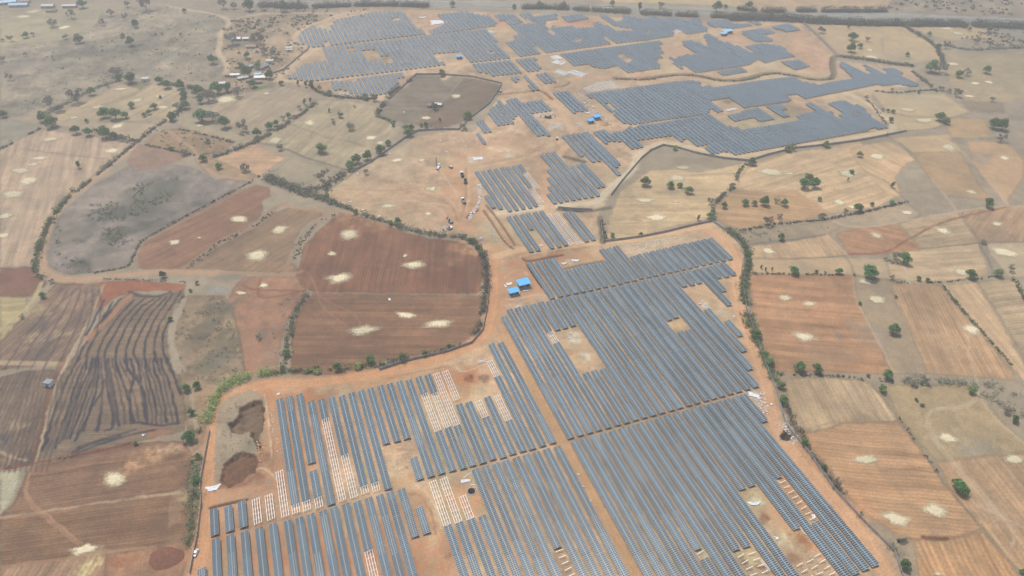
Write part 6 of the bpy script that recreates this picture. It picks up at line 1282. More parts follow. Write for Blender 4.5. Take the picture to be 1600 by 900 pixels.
(-589.6,925.9,3.22,'s','t',2,0,1,23),
(-615.8,905.8,3.16,'s','t',2,0,3,66),
(-561.8,854.7,3.02,'s','t',2,1,3,66),
(-527.0,846.8,2.24,'s','t',2,2,3,66),
(-268.7,1039.9,3.54,'l','t',1,0,1,19),
(142.9,491.8,2.0,'u','s',2,0,1,56),
(245.2,521.5,2.08,'l','t',2,0,1,20),
(253.6,393.8,1.29,'d','s',2,0,3,90),
(277.3,413.6,1.78,'d','s',2,1,3,90),
(282.4,411.9,1.77,'d','s',2,2,3,90),
(-38.3,344.0,1.58,'d','s',2,0,1,57),
(-135.0,325.8,1.53,'l','s',2,0,1,58),
(369.9,695.6,2.19,'d','t',2,0,2,76),
(374.1,693.9,2.55,'d','t',2,1,2,76),
(-197.2,266.7,1.27,'d','s',2,0,1,91),
(573.2,945.7,3.02,'d','t',2,0,1,77),
(501.5,928.0,2.98,'d','t',2,0,1,60),
(-179.4,695.0,2.35,'u','t',2,0,1,50),
(283.9,513.3,1.88,'d','s',2,0,1,52),
(-136.3,355.3,1.48,'d','s',2,0,1,58),
(-139.1,366.9,1.51,'s','s',2,0,1,83),
(-214.7,400.3,1.3,'d','s',2,0,2,92),
(-213.2,408.9,1.61,'d','s',2,1,2,92),
(-69.0,672.6,2.08,'u','t',2,0,1,31),
(210.5,422.4,1.5,'d','s',2,0,1,46),
(227.1,386.5,1.42,'d','s',2,0,1,93),
(168.3,463.5,1.6,'s','s',2,0,1,78),
(95.7,470.3,1.61,'l','s',2,0,1,85),
(-339.1,442.4,1.55,'d','s',2,0,1,94),
(420.5,741.9,2.11,'d','t',2,0,1,49),
(173.6,427.6,1.36,'u','s',2,0,1,78),
(206.4,318.3,1.12,'d','s',2,0,1,22),
(396.2,749.8,1.93,'s','s',2,0,1,86),
(347.1,640.4,1.71,'u','s',2,0,1,76),
(-409.2,929.2,2.15,'d','t',2,0,1,44),
(-439.8,929.2,2.15,'d','t',2,0,1,30),
(-431.8,929.2,2.15,'l','t',2,0,1,30),
(-157.1,707.0,1.73,'s','s',2,0,1,55),
(280.0,554.8,1.45,'u','s',2,0,1,71),
(176.0,424.7,1.2,'u','s',2,0,2,46),
(180.3,425.2,1.2,'u','s',2,1,2,46),
(216.1,421.6,1.2,'s','s',2,0,1,46),
]
HEDGES = [
([(-217.3,552.4),(-242.2,513.5),(-268.2,470.5),(-273.1,458.7),(-268.0,432.5),(-270.1,428.0),(-289.6,421.7)],2.2,1.1,1.6,'m','low dark bank hedge between the grey pasture and the red fields'),
([(-226.1,428.0),(-216.1,458.2),(-204.5,472.3),(-191.9,485.1),(-187.2,506.5)],5,1.0,0.8,'s','sparse scrub along the gully between the two small red fields'),
([(-153.5,438.6),(-154.5,464.6),(-147.3,491.3),(-137.5,500.9)],6,1.0,1.0,'s','sparse scrub along the gully left of the big ploughed field'),
([(-167.6,276.3),(-162.9,259.6),(-159.9,247.1),(-156.4,235.1),(-152.5,223.8),(-149.7,213.0),(-148.6,202.7)],7,2.2,1.6,'g','green hedge between the red fields and the perimeter road'),
([(-164.5,278.8),(-166.0,292.0),(-165.8,306.0),(-160.5,314.9),(-148.7,319.2),(-140.0,321.4)],7,2.6,2.6,'y','yellow green hedge at the perimeter road corner'),
([(-139.4,321.9),(-129.4,322.4),(-117.3,324.6),(-101.9,323.7),(-91.0,326.9),(-79.6,326.9),(-63.8,333.7),(-38.6,341.9),(-25.9,350.9)],4,2,1.6,'g','green hedge along the foot of the ploughed field'),
([(-25.9,350.9),(-20.4,364.5),(-18.9,382.1),(-17.4,400.8),(-17.5,423.3),(-19.5,439.2),(-23.5,453.0),(-31.1,466.0)],5,2.2,2.2,'m','bushy hedge curving along the right edge of the ploughed field'),
([(-36.0,468.1),(-61.9,471.1),(-78.9,478.9),(-103.6,492.6),(-128.0,508.8),(-139.4,515.5)],4.5,2.2,1.8,'m','hedge along the upper edge of the big ploughed field'),
([(-139.4,515.5),(-153.7,526.8),(-173.1,535.6),(-199.3,555.8),(-206.7,563.4)],9,2.4,1.6,'m','wide thorny hedge running from the orange field to the ploughed field'),
([(-150.2,535.6),(-161.6,565.3),(-157.6,573.1)],7,1.6,0.9,'m','loose bushes at the left corner of the cleared ground'),
([(-196.0,727.6),(-205.2,690.0),(-221.2,652.8),(-234.2,626.5),(-249.5,612.0),(-263.1,597.2)],4.5,2.2,1.8,'m','slanting hedge between the chequered fields and the village field'),
([(-333.1,675.8),(-339.9,650.5),(-343.1,618.6),(-347.5,588.1),(-351.6,555.6),(-354.9,532.0)],3.5,1.8,1.6,'m','hedge along the left side of the farm road upper part'),
([(-357.5,537.4),(-356.3,514.8),(-353.5,492.0),(-345.6,461.6),(-337.6,439.2),(-330.7,423.3),(-320.6,415.1)],4,2,1.8,'g','hedge along the outer curve of the farm road'),
([(-459.1,613.3),(-451.9,636.5),(-444.6,657.6)],3,1.6,1.5,'m','low hedge at the left edge above the large pale field'),
([(-457.1,682.3),(-451.8,705.8),(-443.9,730.5),(-439.6,755.3),(-420.4,779.6)],5,2.2,1.2,'s','straggling hedge below the open grey plain'),
([(-394.6,655.2),(-370.3,641.1),(-341.7,629.7)],4,2,1.6,'m','hedge along the top of the large pale field'),
([(-372.6,769.8),(-347.0,762.5),(-333.1,755.3),(-310.5,762.5)],5,2.4,2.2,'m','dense hedge west of the village'),
([(-313.3,655.2),(-287.5,644.8),(-251.9,626.5)],3,1.4,1.4,'m','low hedge under the one heap field'),
([(-332.8,622.1),(-308.0,613.3),(-280.4,600.5)],3,1.4,1.2,'m','low hedge under the triangular scrub field'),
([(-328.6,674.8),(-327.0,705.8),(-340.8,744.8)],4,2,1.6,'m','short hedge between the small fields and the village field'),
([(-221.4,777.8),(-197.2,739.0),(-162.1,728.8),(-129.0,728.8)],4,2,1.7,'m','dark hedge below the far left panels'),
([(-131.6,685.9),(-117.5,674.8),(-99.1,659.1)],4,1.8,1.8,'m','hedge left of the walled brown field foot'),
([(-132.2,690.0),(-128.1,722.1),(-122.9,750.6),(-108.2,780.9)],5,2.4,2,'m','hedge along the left side of the walled brown field'),
([(161.6,478.0),(168.4,463.1),(169.6,450.2),(165.4,431.1),(157.4,410.6),(154.0,398.4),(152.0,382.1),(150.3,364.5),(150.4,351.9)],5,2.6,2.4,'g','leafy hedge outside the wall beside the orange square field'),
([(150.4,351.9),(150.5,339.9),(151.1,323.0),(151.6,313.7)],4.5,2.4,2.2,'g','leafy hedge outside the wall above the furrowed fields'),
([(152.3,294.2),(152.1,281.6),(153.3,274.6),(155.6,258.0),(159.5,244.0),(161.9,233.7)],5,2.2,1.8,'m','bushes outside the wall beside the pale furrowed field'),
([(165.4,223.8),(169.7,217.0),(173.4,206.5),(175.2,200.2)],6,1.8,1.5,'m','bushes outside the wall at the lower right'),
([(170.8,475.9),(200.4,486.3),(219.3,488.8),(243.9,493.5),(266.8,501.6),(288.1,508.8),(314.9,519.9)],3,1.5,1.6,'m','thin hedge below the row of trees in the orange field'),
([(290.9,407.6),(290.6,383.2),(293.0,360.2),(294.3,341.9),(295.0,327.4)],2.2,1.3,2,'g','narrow green hedge between the long right hand fields'),
([(154.3,493.5),(159.7,514.8),(171.3,532.1),(182.6,542.8)],3.5,1.8,1.8,'m','hedge left of the orange field with the tree line'),
([(186.2,550.0),(191.6,569.0),(199.2,580.8),(208.5,588.1)],3,1.6,1.8,'m','hedge climbing to the grey wall from the orange field'),
([(164.9,421.2),(189.3,420.7),(213.0,420.2),(236.4,419.2)],1.8,1.2,1.6,'m','thin hedge along the top of the orange square field'),
([(256.5,411.8),(275.6,410.1),(304.6,412.6),(335.8,418.6)],1.8,1.2,1.5,'m','thin hedge above the long right hand fields'),
([(343.1,415.6),(339.4,400.8),(337.2,389.0)],3,1.6,1.6,'g','short green hedge at the right edge'),
([(152.1,321.1),(167.0,319.1),(177.2,320.3),(196.0,317.9),(207.3,314.4),(219.8,314.4)],2.5,1.4,2,'m','hedge under the orange square field'),
([(225.4,314.4),(236.8,315.0),(244.9,314.4),(257.9,312.5),(265.6,308.5)],7,2.2,1.9,'s','wide thorny thicket above the winding track'),
([(270.3,312.5),(276.6,308.5),(284.5,302.7)],8,1.8,1.2,'s','grey thorny thicket at the right edge'),
([(265.0,304.6),(271.5,296.1),(279.8,286.9)],8,1.8,1.2,'s','grey thorny thicket below the right edge thicket'),
([(211.2,286.9),(212.4,271.2),(213.3,258.8),(215.9,245.5)],1.6,1,1.4,'m','thin broken hedge between the furrowed field and the winding track'),
([(498.9,962.7),(502.9,928.8),(505.6,894.8),(497.4,857.8),(478.8,810.6)],5,2,1.5,'m','slanting hedge below the railway at the upper right'),
([(441.1,806.1),(442.8,777.9),(442.6,747.1)],4,1.6,1.6,'m','short hedge beside the wide grey pasture'),
([(377.4,856.0),(407.0,844.4),(432.5,829.6),(451.3,824.9)],4,1.6,2,'m','dark hedge above the tip of the wide panel block'),
([(371.8,752.1),(397.0,743.1),(418.8,749.6),(443.0,752.1)],3,1.4,1.6,'m','hedge below the tip of the wide panel block'),
([(361.5,725.2),(360.9,704.4),(357.1,663.1)],3,1.2,1,'s','sparse bushes right of the wide panel block'),
([(518.6,889.6),(537.1,873.5),(572.9,879.9),(608.0,884.4)],6,2,1.2,'s','thorn hedge along the top of the grey pasture'),
([(283.2,990.9),(332.4,995.6),(376.6,983.1),(421.5,975.5),(489.4,968.0),(537.4,970.2),(649.8,960.5)],11,4.5,3.0,'m','tree belt along the near side of the railway'),
([(295.0,1041.1),(339.9,1022.8),(395.5,1027.7),(428.9,1024.5),(501.6,1027.7)],8,4,2.4,'m','hedge on the far side of the railway'),
([(0.0,1040.3),(58.5,1040.3),(116.0,1028.5),(200.1,1011.3),(324.3,994.5)],9,4,2.6,'m','loose hedge on the near side of the railway in the middle'),
([(-350.9,1055.3),(-288.7,1042.3),(-202.9,1055.3),(-113.6,1050.3)],9,4,2.4,'m','loose hedge on the near side of the railway at the left'),
([(111.9,783.4),(144.0,779.6),(164.3,790.3),(200.6,796.1),(222.1,775.9),(250.2,777.1),(284.7,801.3),(306.1,793.5),(324.7,778.4),(347.3,783.4)],3.5,1.3,1.6,'m','scrubby bank of the winding gully'),
([(67.9,492.0),(68.8,476.5),(68.6,463.1)],4.5,1.4,1.6,'m','scrubby ditch bank at the wall end'),
([(263.7,439.2),(266.7,435.1),(273.5,433.3)],5,1.6,1.6,'s','grey bushes at the end of the brown ditch'),
([(-135.7,397.2),(-140.1,382.1),(-138.8,364.5),(-137.5,347.9),(-134.5,330.3),(-133.5,321.0)],5,1.8,1.5,'m','slim hedge left of the ploughed field'),
([(-279.3,415.1),(-261.1,414.1),(-240.1,413.1),(-221.5,410.6)],2.2,1.2,1.6,'s','low grey hedge above the burnt field'),
([(-212.8,562.1),(-191.6,550.0),(-171.2,539.1),(-154.3,542.7),(-141.3,569.0)],9,1.8,1.2,'m','bushes below the grey plot at the long hedge'),
([(-259.7,250.5),(-244.2,253.6),(-232.4,257.2),(-227.1,259.3)],2,0.9,1.2,'r','brown dry hedge along the foot of the burnt fields'),
]
SCRUB = [
([(-215.0,396.0),(-190.7,396.0),(-166.6,347.9),(-156.2,321.0),(-163.8,278.7),(-178.2,286.6),(-200.7,339.9),(-207.5,347.9),(-212.8,377.6)],0.05,1.2),
([(-317.0,550.2),(-281.2,565.3),(-270.6,535.6),(-277.7,495.1),(-296.0,495.1),(-307.5,535.6)],0.05,0.8),
([(-333.2,514.8),(-312.1,521.6),(-294.7,492.0),(-323.3,485.7)],0.16,0.9),
([(-309.1,479.5),(-290.5,485.7),(-278.3,455.9),(-294.3,453.0)],0.16,0.8),
([(-313.4,550.2),(-278.4,557.7),(-274.2,521.6),(-294.4,495.1)],0.1,0.8),
([(-314.3,439.2),(-297.5,439.2),(-291.8,423.3),(-305.3,423.3)],0.15,0.8),
([(-324.6,467.5),(-313.1,470.5),(-275.3,488.8),(-279.8,455.9),(-292.8,453.0),(-320.5,458.7)],0.04,0.8),
([(-355.8,498.4),(-333.1,458.7),(-326.8,436.5),(-308.3,423.3),(-290.3,423.3),(-302.1,439.2),(-320.0,444.7),(-344.5,488.8)],0.05,0.9),
([(-363.9,931.8),(-364.8,992.7),(-237.4,1011.3),(-257.0,957.1),(-267.2,907.5),(-238.7,872.9),(-248.1,806.5),(-268.4,750.6),(-304.9,744.8),(-321.0,826.6)],0.03,1.3),
([(-610.0,888.0),(-544.0,911.5),(-532.7,974.6),(-474.9,1050.3),(-394.8,1020.8),(-369.0,983.6),(-340.8,854.6),(-321.0,826.6),(-316.6,774.7),(-419.6,777.8),(-446.6,722.1),(-498.4,684.9)],0.01,0.6),
([(530.8,1081.2),(508.1,1037.7),(691.8,993.2),(808.7,1198.7),(556.2,1198.7)],0.01,1.8),
([(610.9,957.6),(529.3,902.8),(518.6,889.6),(625.4,876.7),(676.5,966.5)],0.03,1.3),
([(168.4,472.9),(218.1,485.1),(250.6,484.1),(198.0,461.1),(171.3,461.6)],0.03,0.8),
([(-349.5,1050.3),(-141.1,1032.4),(-202.7,983.6),(-233.8,957.1),(-308.2,899.6)],0.01,1.2),
([(270.8,313.4),(292.2,309.5),(271.1,271.2),(261.7,298.0)],0.04,1.0),
([(-343.8,655.2),(-287.8,645.8),(-254.1,627.4),(-263.1,597.2),(-302.9,609.9)],0.02,1.0),
([(-162.7,293.9),(-159.1,302.8),(-142.1,303.7),(-150.1,293.9),(-154.2,284.5),(-151.1,276.2),(-139.2,270.6),(-131.6,258.2),(-140.3,262.0),(-148.8,255.2)],0.1,0.7),
([(145.2,278.1),(151.4,272.9),(153.9,256.4),(147.9,253.3),(145.3,269.5)],0.05,0.6),
([(-153.6,391.3),(-136.2,396.0),(-142.5,368.8),(-138.2,324.6),(-143.3,324.6)],0.02,0.8),
]
STRAW = [
(-642.3,1003.8,8.5,4.7,'first from left of the pale straw heaps near the top left village roofs','straw heaps on the harvested fields'),
(-640.7,1025.6,10.1,9.7,'second from left of the pale straw heaps near the top left village roofs','straw heaps on the harvested fields'),
(-567.3,958.9,4.9,5.2,'pale straw heap spread near the pale heap field at upper left','straw heaps on the harvested fields'),
(-425.3,682.3,4.2,3.0,'first from left of the pale straw heaps near the paired small dry fields','straw heaps on the harvested fields'),
(-413.8,707.4,6.0,4.8,'second from left of the pale straw heaps near the paired small dry fields','straw heaps on the harvested fields'),
(-356.9,610.7,5.8,4.3,'first from left of the pale straw heaps near the hedge above the large pale field','straw heaps on the harvested fields'),
(-374.3,662.4,4.5,5.3,'second from left of the pale straw heaps near the hedge above the large pale field','straw heaps on the harvested fields'),
(-380.9,724.9,4.4,4.5,'first from left of the pale straw heaps near the small field with one heap','straw heaps on the harvested fields'),
(-361.7,735.0,5.5,4.0,'second from left of the pale straw heaps near the small field with one heap','straw heaps on the harvested fields'),
(-348.0,707.4,3.9,3.2,'pale straw heap spread near the crossing of hedged lanes','straw heaps on the harvested fields'),
(-410.2,755.3,5.0,2.4,'pale straw heap spread near the white hut above the small fields','straw heaps on the harvested fields'),
(-403.9,532.1,7.3,4.9,'first from left of the pale straw heaps near the large pale left field','straw heaps on the harvested fields'),
(-419.4,572.9,6.5,3.5,'second from left of the pale straw heaps near the large pale left field','straw heaps on the harvested fields'),
(-403.3,554.5,5.8,5.2,'third from left of the pale straw heaps near the large pale left field','straw heaps on the harvested fields'),
(-415.0,584.1,5.6,2.4,'fourth from left of the pale straw heaps near the large pale left field','straw heaps on the harvested fields'),
(-414.4,595.9,6.6,2.9,'fifth from left of the pale straw heaps near the large pale left field','straw heaps on the harvested fields'),
(-424.5,634.2,6.4,4.1,'sixth from left of the pale straw heaps near the large pale left field','straw heaps on the harvested fields'),
(-296.9,663.9,3.7,2.9,'first from left of the pale straw heaps near the hedge under the village field','straw heaps on the harvested fields'),
(-291.5,726.5,8.4,6.7,'second from left of the pale straw heaps near the hedge under the village field','straw heaps on the harvested fields'),
(-254.0,743.0,2.7,2.3,'pale straw heap spread near the little green plot','straw heaps on the harvested fields'),
(-194.4,669.8,3.7,4.4,'first from left of the pale straw heaps near the chequer plots upper edge','straw heaps on the harvested fields'),
(-194.0,669.8,4.1,4.9,'second from left of the pale straw heaps near the chequer plots upper edge','straw heaps on the harvested fields'),
(-216.9,632.0,4.4,5.9,'first from left of the pale straw heaps near the chequered dry fields','straw heaps on the harvested fields'),
(-216.8,632.0,4.8,5.4,'second from left of the pale straw heaps near the chequered dry fields','straw heaps on the harvested fields'),
(-129.6,637.4,4.0,3.2,'first from left of the pale straw heaps near the hedge left of the cleared ground','straw heaps on the harvested fields'),
(-120.0,626.5,4.7,4.0,'second from left of the pale straw heaps near the hedge left of the cleared ground','straw heaps on the harvested fields'),
(-100.1,592.2,4.2,2.9,'third from left of the pale straw heaps near the hedge left of the cleared ground','straw heaps on the harvested fields'),
(-78.8,592.2,2.6,2.9,'pale straw heap spread near the round topped wall bend','straw heaps on the harvested fields'),
(-83.4,681.3,3.6,3.0,'first from left of the pale straw heaps near the stone farm huts','straw heaps on the harvested fields'),
(-57.4,736.1,3.6,4.0,'second from left of the pale straw heaps near the stone farm huts','straw heaps on the harvested fields'),
(-118.0,416.1,6.5,4.8,'first from left of the pale straw heaps near the hedge above the big ploughed field','straw heaps on the harvested fields'),
(-97.7,513.2,4.8,2.7,'second from left of the pale straw heaps near the hedge above the big ploughed field','straw heaps on the harvested fields'),
(-76.4,443.3,1.5,2.2,'third from left of the pale straw heaps near the hedge above the big ploughed field','straw heaps on the harvested fields'),
(-65.0,501.6,2.3,1.6,'fourth from left of the pale straw heaps near the hedge above the big ploughed field','straw heaps on the harvested fields'),
(-66.7,541.0,5.0,2.9,'fifth from left of the pale straw heaps near the hedge above the big ploughed field','straw heaps on the harvested fields'),
(-65.5,540.9,3.2,2.9,'sixth from left of the pale straw heaps near the hedge above the big ploughed field','straw heaps on the harvested fields'),
(146.5,578.1,6.3,3.6,'pale straw heap spread near the bend of the grey wall','straw heaps on the harvested fields'),
(138.6,559.4,6.2,5.7,'pale straw heap spread near the field with two pale heaps','straw heaps on the harvested fields'),
(220.0,570.2,9.2,5.8,'pale straw heap spread near the walled lane below the wide block','straw heaps on the harvested fields'),
(284.5,567.1,7.0,5.8,'first from left of the pale straw heaps near the small thorn heap field','straw heaps on the harvested fields'),
(321.7,599.6,4.9,4.3,'second from left of the pale straw heaps near the small thorn heap field','straw heaps on the harvested fields'),
(235.1,567.1,2.9,1.5,'pale straw heap spread near the big clump field','straw heaps on the harvested fields'),
(493.7,771.0,3.9,3.1,'first from left of the pale straw heaps near the wide grey pasture','straw heaps on the harvested fields'),
(509.8,773.6,3.5,3.7,'second from left of the pale straw heaps near the wide grey pasture','straw heaps on the harvested fields'),
(421.0,875.4,3.5,5.1,'first from left of the pale straw heaps near the bare field below the railway','straw heaps on the harvested fields'),
(414.0,851.7,5.3,3.7,'second from left of the pale straw heaps near the bare field below the railway','straw heaps on the harvested fields'),
(549.3,955.4,7.0,4.4,'pale straw heap spread near the hedge slanting from the railway','straw heaps on the harvested fields'),
(554.0,935.9,5.7,5.7,'pale straw heap spread near the upper right corner plots','straw heaps on the harvested fields'),
(391.6,701.2,5.5,3.6,'pale straw heap spread near the lane right of the panels','straw heaps on the harvested fields'),
(397.6,675.8,7.1,3.4,'first from left of the pale straw heaps near the two pale heaps field','straw heaps on the harvested fields'),
(393.6,617.9,5.0,6.7,'second from left of the pale straw heaps near the two pale heaps field','straw heaps on the harvested fields'),
(469.6,735.8,4.7,2.9,'pale straw heap spread near the pasture heaps','straw heaps on the harvested fields'),
(432.6,596.1,2.9,3.2,'pale straw heap spread near the right edge dry plots','straw heaps on the harvested fields'),
(496.6,829.0,6.2,3.5,'pale straw heap spread near the bend of the walled lane','straw heaps on the harvested fields'),
(-377.8,469.9,3.5,2.7,'first from left of the pale straw heaps near the outer curve of the farm road','straw heaps on the harvested fields'),
(-391.4,497.7,5.0,4.5,'second from left of the pale straw heaps near the outer curve of the farm road','straw heaps on the harvested fields'),
(-209.4,492.9,5.6,3.5,'pale straw heap spread near the orange field hedge','straw heaps on the harvested fields'),
(-247.3,460.8,3.2,2.6,'first from left of the pale straw heaps near the curving farm road','straw heaps on the harvested fields'),
(-231.5,467.2,1.6,1.5,'second from left of the pale straw heaps near the curving farm road','straw heaps on the harvested fields'),
(-175.0,478.0,4.5,4.6,'first from left of the pale straw heaps near the left end of the long hedge','straw heaps on the harvested fields'),
(-129.1,446.0,2.8,2.2,'second from left of the pale straw heaps near the left end of the long hedge','straw heaps on the harvested fields'),
(-121.2,472.0,5.5,5.1,'third from left of the pale straw heaps near the left end of the long hedge','straw heaps on the harvested fields'),
(-180.7,398.9,2.6,1.4,'first from left of the pale straw heaps near the grey ash patch','straw heaps on the harvested fields'),
(-182.3,444.1,5.3,5.5,'second from left of the pale straw heaps near the grey ash patch','straw heaps on the harvested fields'),
(-167.7,407.6,2.6,2.2,'third from left of the pale straw heaps near the grey ash patch','straw heaps on the harvested fields'),
(-69.0,431.9,6.8,4.5,'pale straw heap spread near the hedge at the road bend','straw heaps on the harvested fields'),
(-93.1,359.8,7.8,4.2,'first from left of the pale straw heaps near the wall below the ploughed field','straw heaps on the harvested fields'),
(-68.3,375.4,5.5,2.2,'second from left of the pale straw heaps near the wall below the ploughed field','straw heaps on the harvested fields'),
(-46.0,366.6,7.9,3.4,'third from left of the pale straw heaps near the wall below the ploughed field','straw heaps on the harvested fields'),
(180.6,393.7,3.7,3.1,'pale straw heap spread near the top edge of the orange square field','straw heaps on the harvested fields'),
(194.3,387.1,4.2,2.8,'first from left of the pale straw heaps near the strip beside the orange square field','straw heaps on the harvested fields'),
(240.0,392.0,3.8,3.0,'second from left of the pale straw heaps near the strip beside the orange square field','straw heaps on the harvested fields'),
(180.4,354.0,6.1,3.7,'pale straw heap spread near the wall beside the orange square field','straw heaps on the harvested fields'),
(184.6,449.7,3.1,3.1,'pale straw heap spread near the hedge right of the wall corner','straw heaps on the harvested fields'),
(270.8,469.9,3.5,3.6,'pale straw heap spread near the end of the brown ditch','straw heaps on the harvested fields'),
(323.1,476.5,4.5,4.8,'first from left of the pale straw heaps near the right edge thorn hedge','straw heaps on the harvested fields'),
(368.8,486.3,3.6,2.8,'second from left of the pale straw heaps near the right edge thorn hedge','straw heaps on the harvested fields'),
(354.7,447.4,6.2,4.2,'third from left of the pale straw heaps near the right edge thorn hedge','straw heaps on the harvested fields'),
(307.8,503.2,3.4,2.3,'pale straw heap spread near the thorn hedge corner','straw heaps on the harvested fields'),
(260.3,518.9,4.1,4.8,'first from left of the pale straw heaps near the hedge right of the orange field','straw heaps on the harvested fields'),
(267.3,512.1,2.2,1.7,'second from left of the pale straw heaps near the hedge right of the orange field','straw heaps on the harvested fields'),
(373.7,535.6,3.5,3.2,'pale straw heap spread near the fork of pale tracks','straw heaps on the harvested fields'),
(240.4,411.8,4.1,2.7,'pale straw heap spread near the pale heap strip','straw heaps on the harvested fields'),
(287.5,361.3,4.1,3.8,'pale straw heap spread near the grey grazing strip','straw heaps on the harvested fields'),
(311.3,423.3,3.7,3.4,'pale straw heap spread near the far right hedge line','straw heaps on the harvested fields'),
(106.1,522.3,5.9,2.4,'first from left of the pale straw heaps near the small pond strip','straw heaps on the harvested fields'),
(111.5,495.8,5.3,3.2,'second from left of the pale straw heaps near the small pond strip','straw heaps on the harvested fields'),
(130.7,519.9,2.8,1.4,'pale straw heap spread near the lane left of the row of trees','straw heaps on the harvested fields'),
(181.3,256.8,4.7,2.2,'pale straw heap spread near the wall beside the furrowed field','straw heaps on the harvested fields'),
(182.5,220.4,4.6,2.7,'first from left of the pale straw heaps near the lowest corner of the wall','straw heaps on the harvested fields'),
(189.1,191.4,1.5,0.7,'second from left of the pale straw heaps near the lowest corner of the wall','straw heaps on the harvested fields'),
(203.0,225.2,4.1,3.6,'pale straw heap spread near the furrowed field right edge','straw heaps on the harvested fields'),
(230.4,271.5,3.3,2.5,'pale straw heap spread near the winding pale track','straw heaps on the harvested fields'),
(258.3,256.8,3.5,2.2,'pale straw heap spread near the right edge scrub','straw heaps on the harvested fields'),
(-195.5,204.0,4.0,2.0,'pale straw heap spread near the lower perimeter hedge','straw heaps on the harvested fields'),
(-198.7,244.0,4.8,3.3,'pale straw heap spread near the lower edge of the burnt field','straw heaps on the harvested fields'),
]
WALLS = [
([(-143.0,191.8),(-146.3,211.6),(-150.4,229.3),(-155.0,241.2),(-158.5,259.7),(-161.4,275.6)],'grey boundary wall along the perimeter road beside the lower left hedge'),
([(-77.7,324.1),(-62.4,331.9),(-39.7,339.6),(-24.7,347.9),(-18.2,360.4),(-16.0,382.4),(-15.2,410.6),(-15.9,431.1),(-19.2,443.1)],'grey boundary wall along the foot and right side of the ploughed field'),
([(152.7,490.2),(163.6,470.2),(167.4,453.0),(163.6,431.1),(155.6,405.5),(152.0,382.4),(150.8,354.2),(149.9,326.3),(149.8,303.5),(147.9,286.7),(148.2,278.3)],'grey boundary wall along the right side of the large panel block'),
([(148.2,278.3),(152.8,264.4),(158.7,238.0),(165.4,221.1),(174.0,202.8),(172.9,191.8),(173.2,181.3)],'grey boundary wall along the lower right block down to the frame corner'),
([(67.2,461.5),(80.1,464.1),(95.8,468.0),(114.9,474.7),(130.5,481.4),(152.7,490.2)],'grey boundary wall along the top of the panel strip right of the blue station'),
([(68.1,501.6),(67.7,486.5),(67.2,461.5)],'grey boundary wall along the short edge beside the pond strip'),
([(80.1,530.7),(91.7,554.3),(103.8,577.2),(113.4,595.2),(123.5,610.2),(136.7,621.2),(149.6,615.3),(164.7,604.5),(185.3,595.2),(207.0,590.3)],'grey boundary wall along the pale curving road and the two heap field'),
([(207.0,590.3),(225.1,601.4),(252.3,614.7),(284.0,621.8),(316.2,630.4),(343.7,640.6),(369.4,651.0)],'grey boundary wall along the long edge below the wide lower block'),
([(36.2,509.9),(47.6,507.9),(62.6,506.4)],'grey boundary wall along the short ditch above the short block'),
([(-104.9,795.7),(-76.9,795.7),(-43.1,789.0),(-10.9,769.7),(-15.9,743.2),(-22.6,716.6),(-42.0,677.7)],'grey boundary wall along the top and right side of the walled brown field'),
([(-42.0,677.7),(-50.0,654.5),(-66.2,654.5),(-88.2,651.7),(-98.5,636.5),(-109.7,614.0),(-121.6,590.3),(-136.9,569.0)],'grey boundary wall along the foot of the walled brown field to the left hedge'),
([(-104.9,795.7),(-117.3,753.6),(-125.3,728.1)],'grey boundary wall along the left side of the walled brown field'),
([(374.1,982.9),(375.6,929.3),(375.5,862.7)],'grey boundary wall along the red clearing at the upper right'),
([(-240.2,880.3),(-246.2,847.1),(-253.0,810.6),(-260.7,800.1)],'grey boundary wall along the edge of the village beside the far left panels'),
]
STATIONS = [
(7.7,407.2,7.5,6,3.4,0.34,'larger blue roofed shelter of the pair beside the dirt road bend',0),
(1.0,398.0,6,4,3.0,0.34,'smaller blue roofed shelter of the pair beside the dirt road bend',0),
(81.8,679.2,6,5,3.2,0.34,'upper blue roofed shelter beside the wide middle blocks',0),
(75.3,670.5,5.5,4,3.0,0.34,'lower blue roofed shelter beside the wide middle blocks',0),
(267.4,936.7,12,7,3.5,0.34,'pale blue roofed shelter of the far right station, larger one',1),
(261.2,928.0,7,5,3.2,0.34,'pale blue roofed shelter of the far right station, smaller one',1),
(-60.3,846.1,6,4,3.2,0.34,'blue roofed shelter above the white tree corner at top centre',0),
]
